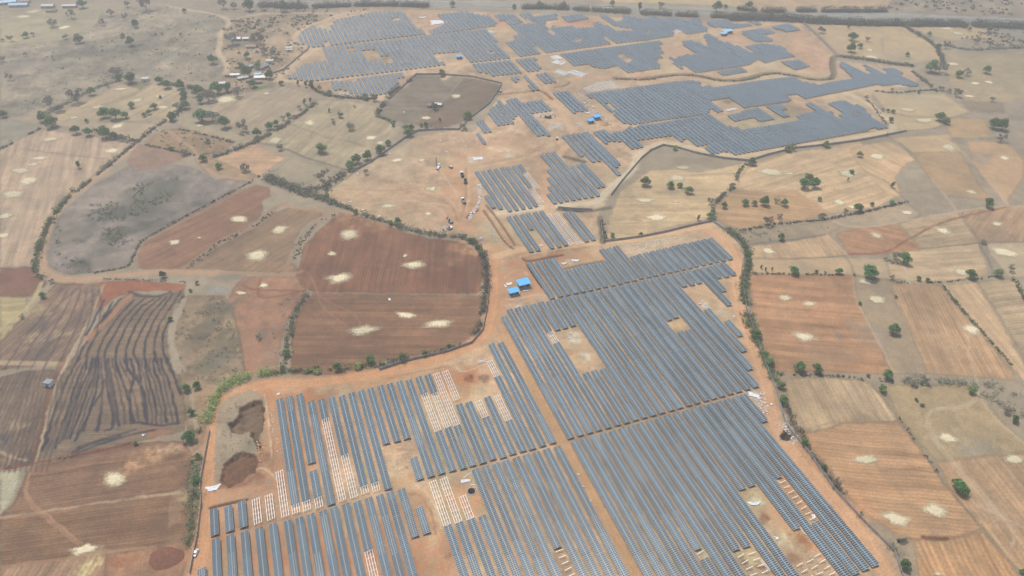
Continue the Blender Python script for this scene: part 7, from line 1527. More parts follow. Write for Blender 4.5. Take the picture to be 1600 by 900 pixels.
HUTS = [
(-273.6,831.8,8,6,3.2,0.2,'white walled hut with flat roof at the top of the village street','white','conc',False,'huts of the village'),
(-277.0,815.7,13,6,2.6,1.1,'long grey roofed hut beside the village street','mud','tin',True,'huts of the village'),
(-291.7,817.1,7,5,2.6,0.9,'pale roofed hut among the village trees','white','tin',True,'huts of the village'),
(-276.5,791.2,7,6,2.8,0.1,'white hut at the middle of the village','white','pblue',False,'huts of the village'),
(-271.3,783.7,12,6,2.6,0.1,'wide grey roofed hut below the white village hut','mud','tin',True,'huts of the village'),
(-289.9,783.0,11,5,2.4,0.5,'low long hut at the lower left of the village','mud','tin',True,'huts of the village'),
(-300.7,791.2,10,5,2.4,0.1,'grey roofed hut left of the village trees','mud','tin',True,'huts of the village'),
(-307.5,792.5,9,6,2.4,0.1,'brown tiled hut at the left end of the village','mud','tile',True,'huts of the village'),
(-304.0,817.1,9,5,2.4,0.1,'brown tiled hut under the dark village tree','mud','tile',True,'huts of the village'),
(-334.4,910.3,10,6,2.6,0.1,'pale roofed hut of the village upper yards','mud','tin',True,'huts of the village'),
(-323.2,910.9,7,5,2.6,0.1,'small pale hut right of the upper yard hut','mud','tin',True,'huts of the village'),
(-263.0,877.3,8,5,2.6,0.05,'white sheet roofed shed, upper one beside the far panels','white','white',False,'huts of the village'),
(-261.2,870.5,8,4,2.4,0.05,'white sheet roofed shed, lower one beside the far panels','white','white',False,'huts of the village'),
(-309.2,883.3,12,5,2.4,0.05,'brown tiled hut above the village trees','mud','tile',True,'huts of the village'),
(-307.0,766.7,6,5,2.4,0.3,'small pale hut below the village left edge','white','tin',True,'huts of the village'),
(-270.7,771.5,8,5,2.2,0.2,'tiled hut just above the green plot','mud','tile',True,'huts of the village'),
(-281.7,775.1,6,4,2.2,0.4,'small tiled hut left of the green plot','mud','tile',True,'huts of the village'),
(-392.9,777.8,7,6,3,0.1,'white hut standing alone above the small fields','white','conc',False,'huts of the village'),
(-696.8,1062.5,26,9,3,0.4,'long blue grey roofed building, leftmost at the top edge','mud','pblue',True,'huts of the village'),
(-672.5,1050.3,24,8,3,0.1,'second long blue grey roofed building at the top left','mud','pblue',True,'huts of the village'),
(-630.2,1045.3,16,7,3,0.05,'grey roofed farmhouse at the top left','mud','tin',True,'huts of the village'),
(-600.9,1045.3,18,6,3,0.05,'pale roofed farmhouse right of the grey one at top left','mud','tin',True,'huts of the village'),
(-616.1,1025.6,12,6,2.6,0.1,'brown tiled barn under the grey farmhouse at top left','mud','tile',True,'huts of the village'),
(-673.3,1068.6,12,6,2.6,0.1,'tiled barn behind the blue grey buildings at top left','mud','tile',True,'huts of the village'),
(126.8,1032.4,7,5,3,0.1,'small white hut beside the railway at the top middle','white','conc',False,'huts of the village'),
(-264.9,311.5,4.2,3.6,2.6,-0.2,'small white hut on the dark field boundary','white','tin',False,'huts of the village'),
(-80.5,709.0,8,5,2.4,0.1,'stone farm hut inside the walled field, left one','stone','tile',True,'huts of the village'),
(-73.6,711.1,7,5,2.2,-0.2,'stone farm hut inside the walled field, right one','stone','tin',True,'huts of the village'),
]
SMALL = [
('car',-143.8,201.7,-0.12,'white hatchback parked on the perimeter road at the lower left'),
('digger',-46.8,488.3,0.6,'grey excavator at the lower edge of the cleared ground, upper one','GREY'),
('digger',-46.8,479.3,2.2,'white excavator at the lower edge of the cleared ground, lower one','WHITE'),
('truck',-42.0,563.4,0.2,'dark tipper truck on the orange ground, upper of two','WHITE','DARK'),
('truck',-38.7,552.3,0.1,'small tipper truck on the orange ground, lower of two','GREY','DARK'),
('truck',-38.6,519.4,0.3,'tipper truck on the orange ground below the other two','WHITE','GREY'),
('rig',-63.4,577.5,-0.2,'drilling rig with tall dark mast on the pale cleared ground'),
('tractor',41.1,633.6,0.1,'red tractor between the burnt ring and the pale road','RED'),
('digger',33.3,681.9,1.5,'dark machine above the burnt ring, left one','DARK'),
('digger',36.5,681.1,-1.2,'dark machine above the burnt ring, right one','DARK'),
('tractor',-12.5,746.3,1.2,'dark tractor at the left end of the long ditch','DARK'),
('tractor',-52.4,577.2,1.0,'grey machine on the pale cleared ground right of the rig','GREY'),
('well',-19.9,236.6,1.9,'round dark well with earth rim beside the bare frames'),
('heap',-156.6,199.6,8,6,1.4,'round reddish brown earth heap at the lower left','DRY'),
('heap',89.5,666.9,4,3,2.2,'orange soil heap right of the mid blue shelters','ORANGE'),
('sheet',-95.4,980.6,20,16,0.2,'large white sheet covered heap at the far top','TARP',{'cat': 'white sheet','seed': 3}),
('sheet',-117.3,1001.3,9,5,0.4,'small white sheet left of the large far white heap','TARP',{'seed': 4}),
('planks',51.0,849.9,12,14,0.5,'upper stack of pale steel sections beside the far central road','STEEL',{'spread': 0.7,'sz': 0.3}),
('planks',53.4,832.5,11,16,-0.6,'lower stack of pale steel sections beside the far central road','STEEL',{'spread': 0.8,'sz': 0.3}),
('planks',54.4,801.4,16,12,0.9,'left stack of pale beams below the far road','STEEL',{'spread': 0.8,'sz': 0.28}),
('planks',71.7,799.7,20,14,0.85,'right stack of pale beams below the far road','STEEL',{'spread': 0.8,'sz': 0.3}),
('planks',-25.6,941.7,10,10,0.8,'pale beams on the orange gap at the far top','STEEL',{'spread': 0.7,'sz': 0.25}),
('planks',206.6,943.0,10,12,0.6,'pale beams stacked beside the far road end','STEEL',{'spread': 0.8,'sz': 0.25}),
('planks',217.8,700.8,12,6,-1.2,'pale beams in the clearing of the wide block','STEEL',{'spread': 0.7,'sz': 0.22}),
('planks',-17.5,331.1,5,6,-1.35,'white stacked beams left of the middle frames','TARP',{'spread': 0.35,'sz': 0.16}),
('sheet',-23.3,242.8,4.5,1.8,0.1,'white sheet beside the round dark well','TARP',{'seed': 6}),
('planks',-22.2,246.2,5,2,-0.9,'white pole above the sheet near the well','TARP',{'spread': 0.2,'name': 'steel_pole','cat': 'pole'}),
('planks',-19.8,240.3,2.6,2,-1.5,'short white pole beside the round well','TARP',{'spread': 0.2,'name': 'steel_pole','cat': 'pole'}),
('planks',136.0,213.4,4.5,2,0.55,'white pole at the head of the muddy gap','TARP',{'spread': 0.2,'name': 'steel_pole','cat': 'pole'}),
('planks',113.7,195.9,6,2,0.5,'pale pole left of the row beside the sandy gap','STEEL',{'spread': 0.2,'name': 'steel_pole','cat': 'pole'}),
('planks',79.5,213.8,4,2,0.55,'white pole lying between two panel rows','TARP',{'spread': 0.2,'name': 'steel_pole','cat': 'pole'}),
('planks',83.9,201.3,5,2,0.55,'reddish white pole beside the small gap in the rows','TARP',{'spread': 0.2,'name': 'steel_pole','cat': 'pole'}),
('planks',132.4,243.3,5,2,0.75,'pale pole at the head of the pile frames','STEEL',{'spread': 0.2,'name': 'steel_pole','cat': 'pole'}),
('sheet',117.4,229.3,5.5,1.8,0.05,'white crumpled sheet in the sandy gap','TARP',{'seed': 8}),
('sheet',143.7,221.8,1.8,2.2,0.1,'white sack among the pile frames','TARP',{'seed': 9,'name': 'white_sack','cat': 'sack'}),
('sheet',122.7,209.8,1.6,1.6,0.1,'white sack at the edge of the sandy patch','TARP',{'seed': 10,'name': 'white_sack','cat': 'sack'}),
('sheet',-147.8,238.4,6,3,0.3,'grey white sheet at the lower rim of the pits','TARP',{'seed': 11}),
('sheet',-131.9,303.9,1.8,1.6,0.3,'white sack above the first long row','TARP',{'seed': 12,'name': 'white_sack','cat': 'sack'}),
('sheet',136.2,303.1,6,3,-0.4,'white debris sheet above the dark last row','TARP',{'seed': 13}),
('sheet',44.8,437.2,5,2.4,-0.1,'white sheet above the panel strip','TARP',{'seed': 14}),
('sheet',36.5,433.4,3.4,2,0.2,'small white sheet left of the one above the strip','TARP',{'seed': 15}),
('sheet',-30.4,595.2,9,5,0.2,'pale debris sheet on the grey rubble by the orange ground','TARP',{'seed': 16}),
('sheet',74.4,694.6,4,4,0,'white tent beside the mid blue shelters','TARP',{'seed': 17,'name': 'white_tent','cat': 'tent'}),
('sheet',-1.9,409.2,3.6,2.6,0.1,'white sheet left of the smaller near blue shelter','TARP',{'seed': 18}),
('sheet',-4.4,406.8,1.2,3,0.3,'white sacks left of the smaller near blue shelter','TARP',{'seed': 19,'name': 'white_sack','cat': 'sack'}),
('sheet',4.8,399.0,1.0,2.2,0,'white sack right of the smaller near blue shelter','TARP',{'seed': 20,'name': 'white_sack','cat': 'sack'}),
('sheet',8.8,401.4,3,1.0,0.1,'white sacks under the larger near blue shelter','TARP',{'seed': 21,'name': 'white_sack','cat': 'sack'}),
('sheet',21.2,456.7,2,2,0,'pale green tank at the end of the short block','TARP',{'seed': 22,'name': 'water_tank','cat': 'tank'}),
('heap',-22.7,464.8,1.6,1.6,2.4,'grey boulder beside the road above the hedge','PALEST',{'name': 'boulder','cat': 'boulder'}),
('sheet',33.2,247.0,0.9,0.9,0,'white sack on the dirt lane, first from top','TARP',{'seed': 30,'name': 'white_sack','cat': 'sack'}),
('sheet',35.2,239.6,0.9,0.9,0,'white sack on the dirt lane, second from top','TARP',{'seed': 31,'name': 'white_sack','cat': 'sack'}),
('sheet',38.0,230.7,0.9,0.9,0,'white sack on the dirt lane, third from top','TARP',{'seed': 32,'name': 'white_sack','cat': 'sack'}),
('sheet',33.5,246.7,0.9,0.9,0,'white sack on the dirt lane, fourth from top','TARP',{'seed': 40,'name': 'white_sack','cat': 'sack'}),
('sheet',35.5,239.4,0.9,0.9,0,'white sack on the dirt lane, fifth from top','TARP',{'seed': 41,'name': 'white_sack','cat': 'sack'}),
('sheet',38.1,230.9,0.9,0.9,0,'white sack on the dirt lane, sixth from top','TARP',{'seed': 42,'name': 'white_sack','cat': 'sack'}),
('sheet',-65.6,631.1,2.4,1.5,0.0,'white rubbish sheet upper left of the rig','TARP',{'seed': 50}),
('sheet',-53.7,634.7,2.4,1.5,0.3,'white rubbish sheet right of the first rubbish sheet','TARP',{'seed': 51}),
('sheet',-58.6,608.5,2.4,1.5,0.6,'white rubbish sheet straight above the rig','TARP',{'seed': 52}),
('sheet',-102.7,497.7,2.4,1.5,0.9,'white rubbish sheet below the long hedge middle','TARP',{'seed': 53}),
('sheet',-128.7,519.9,2.4,1.5,1.2,'white rubbish sheet beside the left end of the long hedge','TARP',{'seed': 54}),
('sheet',-116.7,507.2,2.4,1.5,1.5,'white rubbish sheet beside the hedge left of its tree','TARP',{'seed': 55}),
('sheet',-80.7,391.8,2.4,1.5,1.8,'white rubbish sheet in the ploughed field','TARP',{'seed': 56}),
('sheet',-130.8,567.1,2.4,1.5,2.1,'white rubbish sheet by the long wall foot','TARP',{'seed': 57}),
('sheet',-108.3,604.8,2.4,1.5,2.4,'white rubbish sheet beside the wall tree','TARP',{'seed': 58}),
('sheet',-106.4,695.2,2.4,1.5,2.7,'white rubbish sheet in the walled field','TARP',{'seed': 59}),
('sheet',-196.0,273.2,1.4,1.5,3.0,'white rubbish sheet below the burnt stripes','TARP',{'seed': 60}),
('sheet',142.0,374.4,1.4,1.5,3.3,'white rubbish sheet on the right perimeter road','TARP',{'seed': 61}),
('sheet',144.3,296.0,1.4,1.5,3.6,'white rubbish sheet on the road above the stone ringed pit','TARP',{'seed': 62}),
('sheet',138.9,300.6,1.4,1.5,3.9,'white rubbish sheet beside the debris sheet','TARP',{'seed': 63}),
('ring',[(142.9,276.7),(141.6,273.5),(141.9,270.3),(143.5,268.3),(146.7,267.1),(151.1,266.0)],'pale stone edging curving round the pit beside the wall'),
('rubble',[(-134.8,269.0),(-131.9,270.6),(-128.3,265.9),(-127.8,259.7),(-129.0,255.2),(-131.0,258.2)],'yellowish boulders between the two excavated pits',90,0.12,0.34,'ORANGE'),
('rubble',[(-135.4,290.4),(-132.2,290.4),(-118.1,258.2),(-120.4,258.2)],'small stones along the first panel row',42,0.11,0.27,'PALEST'),
('rubble',[(-29.1,548.8),(-25.2,546.9),(-24.0,524.3),(-27.9,506.5),(-32.5,489.6),(-33.7,496.3),(-29.0,511.8),(-26.8,524.3)],'bank of pale boulders left of the panel block',182,0.22,0.66,'PALEST'),
('rubble',[(66.8,750.2),(70.1,747.1),(95.6,665.5),(91.3,665.5),(71.4,717.3)],'stones along the strip beside the wide block',168,0.22,0.6,'PALEST'),
('rubble',[(79.1,455.7),(114.3,467.9),(131.1,467.9),(94.6,448.2),(82.0,445.3)],'loose stones on the bank above the panel strip',224,0.14,0.42,'PALEST'),
('rubble',[(133.0,305.1),(142.9,306.0),(141.4,286.7),(138.1,288.4),(135.3,301.5)],'pale rubble beside the dark last row',112,0.11,0.36,'PALEST'),
('rubble',[(142.9,283.3),(149.2,281.7),(152.5,270.3),(147.4,265.6),(146.7,275.1),(142.3,276.7)],'pale rubble round the pit beside the wall',140,0.11,0.33,'PALEST'),
('rubble',[(34.9,358.2),(41.2,357.1),(41.3,348.4),(35.7,348.4)],'white rubble in the clearing among the rows',42,0.11,0.36,'PALEST'),
('rubble',[(123.4,392.9),(129.3,389.2),(129.3,382.0),(122.2,383.2)],'white rubble beside the stepped row ends',49,0.14,0.42,'PALEST'),
('rubble',[(-88.3,670.3),(-19.0,640.1),(15.0,595.2),(-29.6,585.5),(-41.2,611.9)],'scattered pale debris on the orange ground',112,0.17,0.48,'PALEST'),
('rubble',[(-184.0,743.2),(-169.6,741.7),(-154.5,735.7),(-182.9,737.2)],'pale debris below the far left rows',42,0.28,0.72,'PALEST'),
('rubble',[(60.9,675.2),(68.5,659.7),(67.0,654.7),(59.5,670.0)],'dumped stones below the mid blue shelters',49,0.22,0.54,'PALEST'),
('rubble',[(-25.2,506.5),(2.2,449.0),(-7.7,451.9),(-20.1,483.0)],'small stones beside the two trenches',105,0.14,0.36,'PALEST'),
('rubble',[(-63.7,256.0),(-51.8,254.6),(-52.2,248.0),(-60.3,248.0)],'pale debris in the bare patch between the blocks',42,0.08,0.24,'PALEST'),
]


# ------------------------------------------------------------------ helpers
def lin(c):
    return tuple((v / 12.92 if v <= 0.04045 else ((v + 0.055) / 1.055) ** 2.4) for v in [q / 255.0 for q in c[:3]])

def tag(o, label=None, cat=None, group=None, kind=None):
    if label: o['label'] = label
    if cat: o['category'] = cat
    if group: o['group'] = group
    if kind: o['kind'] = kind
    return o

def empty(name, loc, rz=0.0):
    o = bpy.data.objects.new(name, None); COL.objects.link(o)
    o.location = loc; o.rotation_euler = (0, 0, rz); o.empty_display_size = 0.5
    return o

class MB:
    def __init__(s): s.v = []; s.f = []; s.uv = {}; s.m = []
    def quad(s, a, b, c, d, uv=None, mi=0):
        n = len(s.v); s.v += [a, b, c, d]; s.f.append((n, n + 1, n + 2, n + 3)); s.m.append(mi)
        if uv: s.uv[len(s.f) - 1] = uv
    def box(s, x0, x1, y0, y1, z0, z1, mi=0):
        n = len(s.v)
        s.v += [(x0, y0, z0), (x1, y0, z0), (x1, y1, z0), (x0, y1, z0), (x0, y0, z1), (x1, y0, z1), (x1, y1, z1), (x0, y1, z1)]
        for f in ((3, 2, 1, 0), (4, 5, 6, 7), (0, 1, 5, 4), (1, 2, 6, 5), (2, 3, 7, 6), (3, 0, 4, 7)):
            s.f.append(tuple(n + i for i in f)); s.m.append(mi)
    def beam(s, p, q, r, sides=5, r2=None, mi=0, caps=True):
        p = Vector(p); q = Vector(q); d = q - p
        if d.length < 1e-6: return
        d.normalize(); a = d.orthogonal().normalized(); b = d.cross(a); n = len(s.v); r2 = r if r2 is None else r2
        for k in range(sides):
            t = 2 * math.pi * k / sides; o = a * math.cos(t) + b * math.sin(t)
            s.v.append(tuple(p + o * r)); s.v.append(tuple(q + o * r2))
        for k in range(sides):
            i = n + 2 * k; j = n + 2 * ((k + 1) % sides)
            s.f.append((i, j, j + 1, i + 1)); s.m.append(mi)
        if caps:
            s.f.append(tuple(n + 2 * k + 1 for k in range(sides))); s.m.append(mi)
            s.f.append(tuple(n + 2 * k for k in reversed(range(sides)))); s.m.append(mi)
    def prism(s, pts, z0, z1, mi=0):
        n = len(s.v); k = len(pts)
        for z in (z0, z1):
            for p in pts: s.v.append((p[0], p[1], z))
        s.f.append(tuple(n + k + i for i in range(k))); s.m.append(mi)
        s.f.append(tuple(n + i for i in reversed(range(k)))); s.m.append(mi)
        for i in range(k):
            j = (i + 1) % k; s.f.append((n + i, n + j, n + k + j, n + k + i)); s.m.append(mi)
    def mesh(s, name, mats):
        me = bpy.data.meshes.new(name); me.from_pydata(s.v, [], s.f)
        if s.uv:
            l = me.uv_layers.new(name="UVMap")
            for fi, uvs in s.uv.items():
                for k, li in enumerate(me.polygons[fi].loop_indices): l.data[li].uv = uvs[k]
        mats = mats if isinstance(mats, (list, tuple)) else [mats]
        for m in mats: me.materials.append(m)
        if len(mats) > 1: me.polygons.foreach_set("material_index", s.m)
        return me
    def build(s, name, mats, parent=None, loc=None, smooth=False):
        me = s.mesh(name, mats)
        if smooth: me.polygons.foreach_set("use_smooth", [True] * len(me.polygons))
        o = bpy.data.objects.new(name, me); COL.objects.link(o)
        if parent is not None: o.parent = parent
        if loc is not None: o.location = loc
        return o

def obj(name, me, parent=None):
    o = bpy.data.objects.new(name, me); COL.objects.link(o)
    if parent is not None: o.parent = parent
    return o

def newmat(name):
    m = bpy.data.materials.new(name); m.use_nodes = True
    b = m.node_tree.nodes['Principled BSDF']
    return m, m.node_tree, b

def mat(name, rgb, rough=0.8, var=0.12, scale=1.5, metal=0.0, spec=0.3, objvar=0.0):
    """plain surface with procedural dirt and tone variation"""
    m, t, b = newmat(name)
    tc = t.nodes.new('ShaderNodeTexCoord'); n = t.nodes.new('ShaderNodeTexNoise'); n.inputs['Scale'].default_value = scale; n.inputs['Detail'].default_value = 4
    mr = t.nodes.new('ShaderNodeMapRange'); mr.inputs[1].default_value = .3; mr.inputs[2].default_value = .7
    mr.inputs[3].default_value = 1 - var; mr.inputs[4].default_value = 1 + var
    mx = t.nodes.new('ShaderNodeVectorMath'); mx.operation = 'SCALE'; mx.inputs[0].default_value = rgb
    t.links.new(tc.outputs['Object'], n.inputs['Vector']); t.links.new(n.outputs[0], mr.inputs[0])
    src = mr.outputs[0]
    if objvar:
        oi = t.nodes.new('ShaderNodeObjectInfo'); m2 = t.nodes.new('ShaderNodeMapRange'); m2.inputs[3].default_value = 1 - objvar; m2.inputs[4].default_value = 1 + objvar
        mm = t.nodes.new('ShaderNodeMath'); mm.operation = 'MULTIPLY'
        t.links.new(oi.outputs['Random'], m2.inputs[0]); t.links.new(m2.outputs[0], mm.inputs[0]); t.links.new(src, mm.inputs[1]); src = mm.outputs[0]
    t.links.new(src, mx.inputs['Scale']); t.links.new(mx.outputs[0], b.inputs['Base Color'])
    b.inputs['Roughness'].default_value = rough; b.inputs['Metallic'].default_value = metal; b.inputs['Specular IOR Level'].default_value = spec
    return m

# ------------------------------------------------------------------ the ground: one sheet, split into its fields and roads
def table(seed):
    return np.random.RandomState(seed).rand(256, 256).astype(np.float32)
TAB = [table(i) for i in range(12)]
def vnoise(x, y, s, k=0):
    x = x / s + 37.3 * k; y = y / s + 11.7 * k
    xi = np.floor(x).astype(np.int32); yi = np.floor(y).astype(np.int32)
    fx = (x - xi).astype(np.float32); fy = (y - yi).astype(np.float32)
    fx = fx * fx * (3 - 2 * fx); fy = fy * fy * (3 - 2 * fy)
    T = TAB[k % 12]; a = xi & 255; b = yi & 255; a1 = (a + 1) & 255; b1 = (b + 1) & 255
    return (T[a, b] * (1 - fx) + T[a1, b] * fx) * (1 - fy) + (T[a, b1] * (1 - fx) + T[a1, b1] * fx) * fy

ys = [-500.0, -200.0, 0.0, 80.0, 125.0, 150.0]
while ys[-1] < 1320:
    ys.append(ys[-1] + min(2.6, max(0.42, (ys[-1] ** 2 + 9e4) * 3.33e-6)))
ys += [1350, 1420, 1600, 2000, 3000, 6000]
ys = np.array(ys)
ss = np.concatenate([[-14, -5, -2.5, -1.6, -1.3], np.linspace(-1.13, 1.13, 1420), [1.3, 1.6, 2.5, 5, 14]])
zc = np.maximum(ys, 150) * CP + 300 * SPN
GX = (zc[:, None] * (800 / 1170.0) * ss[None, :]).astype(np.float64)
GY = np.repeat(ys[:, None], len(ss), 1)
NY, NX = GX.shape
CELL = np.gradient(ys)[:, None]
n4 = vnoise(GX, GY, 4.0, 1); n4b = vnoise(GX, GY, 4.0, 2); n1 = vnoise(GX, GY, 1.2, 3); n1b = vnoise(GX, GY, 1.2, 4)
JX = GX + (n4 - .5) * 2.2 + (n1 - .5) * 1.4
JY = GY + (n4b - .5) * 2.2 + (n1b - .5) * 1.4
KX = GX + (n4 - .5) * .9 + (n1 - .5) * .5
KY = GY + (n4b - .5) * .9 + (n1b - .5) * .5
nA = vnoise(GX, GY, 60, 5); nB = vnoise(GX, GY, 18, 6); nC = vnoise(GX, GY, 6, 7); nD = vnoise(GX, GY, 2.2, 8); nE = vnoise(GX, GY, .8, 9)
MOT = ((nA - .5) * .55 + (nB - .5) * .6 + (nC - .5) * .5 + (nD - .5) * .45 + (nE - .5) * .3).astype(np.float32)
base = np.array([156, 140, 120], np.float32) / 255
CC = np.empty((NY, NX, 3), np.float32); CC[:] = base
# farmland carries on past the surveyed plots: a patchwork of dry fields
wx = GX + (nB - .5) * 14 + (nA - .5) * 30; wy = GY + (vnoise(GX, GY, 22, 11) - .5) * 16
ci = np.floor((wx + .22 * wy) / 92).astype(np.int32); cj = np.floor((wy - .18 * wx) / 68).astype(np.int32)
PAL = np.array([(176, 154, 128), (164, 132, 104), (150, 138, 118), (184, 158, 130), (140, 108, 88), (168, 146, 122)], np.float32) / 255
outer = (np.abs(ss)[None, :] > 1.03) | (GY < 184) | (GY > 1120)
CC = np.where(outer[..., None], PAL[(ci * 7 + cj * 13 + ci * cj) % 6], CC).astype(np.float32)
CC *= (1 + .16 * MOT)[..., None]
ZZ = (nA - .5) * 0.25
OWN = np.zeros((NY, NX), np.int16)
PHS = np.zeros((NY, NX), np.float32); AMP = np.zeros((NY, NX), np.float32)

def rows_of(y0, y1):
    return max(0, int(np.searchsorted(ys, y0)) - 1), min(NY, int(np.searchsorted(ys, y1)) + 1)
def cols_of(j0, j1, x0, x1):
    m = (GX[j0:j1] >= x0) & (GX[j0:j1] <= x1)
    c = np.nonzero(m.any(0))[0]
    return (int(c[0]), int(c[-1]) + 1) if len(c) else (0, 0)
def window(pts, pad):
    xs = [p[0] for p in pts]; yy = [p[1] for p in pts]
    j0, j1 = rows_of(min(yy) - pad, max(yy) + pad)
    if j1 <= j0: return None
    i0, i1 = cols_of(j0, j1, min(xs) - pad, max(xs) + pad)
    if i1 <= i0: return None
    return slice(j0, j1), slice(i0, i1)
def inside(pts, X, Y):
    r = np.zeros(X.shape, bool)
    for (x1, y1), (x2, y2) in zip(pts, pts[1:] + pts[:1]):
        if y1 == y2: continue
        c = ((y1 > Y) != (y2 > Y)) & (X < (x2 - x1) * (Y - y1) / (y2 - y1) + x1)
        r ^= c
    return r
def segdist(X, Y, a, b):
    dx, dy = b[0] - a[0], b[1] - a[1]; L = dx * dx + dy * dy + 1e-9
    t = np.clip(((X - a[0]) * dx + (Y - a[1]) * dy) / L, 0, 1)
    return np.hypot(X - a[0] - t * dx, Y - a[1] - t * dy)
def smooth_line(pts, it=2):
    for _ in range(it):
        q = [pts[0]]
        for a, b in zip(pts, pts[1:]):
            q += [(a[0] * .75 + b[0] * .25, a[1] * .75 + b[1] * .25), (a[0] * .25 + b[0] * .75, a[1] * .25 + b[1] * .75)]
        q.append(pts[-1]); pts = q
    return pts
def paint_line(pts, width, col, alpha, own=None, dz=0.0, jit=True, soft=None, smooth=True, kill_amp=True, brk=False):
    if smooth and len(pts) > 2: pts = smooth_line(pts)
    c = np.array(col, np.float32) / 255
    for a, b in zip(pts, pts[1:]):
        wd = window([a, b], width + 6)
        if wd is None: continue
        X = KX[wd] if jit else GX[wd]; Y = KY[wd] if jit else GY[wd]
        d = segdist(X, Y, a, b)
        cell = CELL[wd[0]]
        we = np.maximum(width, .8 * cell); al = alpha * np.sqrt(width / we)
        sf = np.maximum(.3 if soft is None else soft, cell * .4)
        k = np.clip((we / 2 + sf - d) / (2 * sf), 0, 1) * al * (np.clip(.5 + 1.0 * vnoise(GX[wd], GY[wd], 5, 2), 0, 1) if brk else 1)
        prev = LACC[wd]; add = np.maximum(k - prev, 0) / np.maximum(1 - prev, 1e-4)
        LACC[wd] = np.maximum(prev, k); LT.append(wd)
        cc = c * (1 + .10 * MOT[wd])[..., None]
        CC[wd] = CC[wd] * (1 - add[..., None]) + cc * add[..., None]
        if kill_amp: AMP[wd] *= (1 - k)
        if own is not None: OWN[wd][d < we / 2] = own
        if dz:
            kk = np.clip((width / 2 + .6 - d) / 1.2, 0, 1); kk = kk * kk * (3 - 2 * kk)
            z = ZZ[wd]; t = dz * kk
            ZZ[wd] = np.minimum(z, t) if dz < 0 else np.maximum(z, t)
    for wd in LT: LACC[wd] = 0
    LT.clear()
LACC = np.zeros((NY, NX), np.float32); LT = []

NAMES = ['ground']
def region(name, pts, col, var, fa=0.0, fs=2.0, famp=0.0, edge=True):
    wd = window(pts, 3)
    if wd is None: return
    NAMES.append(name); i = len(NAMES) - 1
    m = inside(pts, JX[wd], JY[wd])
    c = np.array(col, np.float32) / 255
    sub = CC[wd]; mot = MOT[wd]
    hue = np.stack([mot * .02, mot * 0, mot * -.015], -1)
    val = c * (1 + 2.0 * var * mot)[..., None] + hue
    al = math.cos(fa) * GX[wd] + math.sin(fa) * GY[wd]; ac = -math.sin(fa) * GX[wd] + math.cos(fa) * GY[wd]
    if famp > 0:      # tillage streaks
        st = (vnoise(al / 30, ac / 1.6, 1.0, 7) - .5) * 1.0 + (vnoise(al / 70, ac / 5.0, 1.0, 8) - .5) * .4
        val = val * (1 + .20 * st)[..., None]
    if name == 'cleared_ground':
        st = vnoise((GX[wd] * CT + GY[wd] * ST) / 2.7, (-GX[wd] * ST + GY[wd] * CT) / 45, 1.0, 6)
        k_ = np.clip((vnoise(GX[wd], GY[wd], 40, 9) * .6 + st * .6 + nB[wd] * .3 - .62) * 2.2, 0, 1)[..., None]
        val = val * (1 - k_ * .55) + (np.array([174, 160, 128], np.float32) / 255) * k_ * .55 * (1 + .2 * mot)[..., None]
    sub[m] = val[m]; CC[wd] = sub
    OWN[wd][m] = i
    ph = (-math.sin(fa) * GX[wd] + math.cos(fa) * GY[wd]) / fs + (nB[wd] - .5) * .7 + (nC[wd] - .5) * .25
    PHS[wd][m] = ph[m]
    am = famp * (0.45 + 1.1 * vnoise(GX[wd], GY[wd], 25, 10))
    AMP[wd][m] = am[m]
    if edge:
        paint_line(pts + [pts[0]], 1.1, tuple(max(0, q * .78) for q in col), .5, smooth=False, kill_amp=False)

for (nm, pts, col, var) in SITE:
    pass
for f in FIELDS: region(*f)
for (nm, pts, col, var) in SITE: region(nm, pts, col, var, edge=False)

def spot(x, y, rx, ry, col, a):
    wd = window([(x - rx * 1.6, y - ry * 1.6), (x + rx * 1.6, y + ry * 1.6)], 2)
    if wd is None: return
    X = GX[wd] + (nB[wd] - .5) * rx * .9 + (n4[wd] - .5) * min(6, rx * .8); Y = GY[wd] + (nC[wd] - .5) * ry * .8 + (n4b[wd] - .5) * min(6, ry * .8)
    d = np.hypot((X - x) / rx, (Y - y) / ry)
    k = np.clip((1.15 - d) / .6, 0, 1) * a * np.clip(.75 + 1.0 * (nD[wd] - .5) + .8 * (nE[wd] - .5), 0, 1.2)
    k = np.clip(k, 0, 1)[..., None]
    c = (np.array(col, np.float32) / 255) * (1 + .16 * MOT[wd])[..., None]
    CC[wd] = CC[wd] * (1 - k) + c * k
for s_ in SPOTS: spot(*s_)
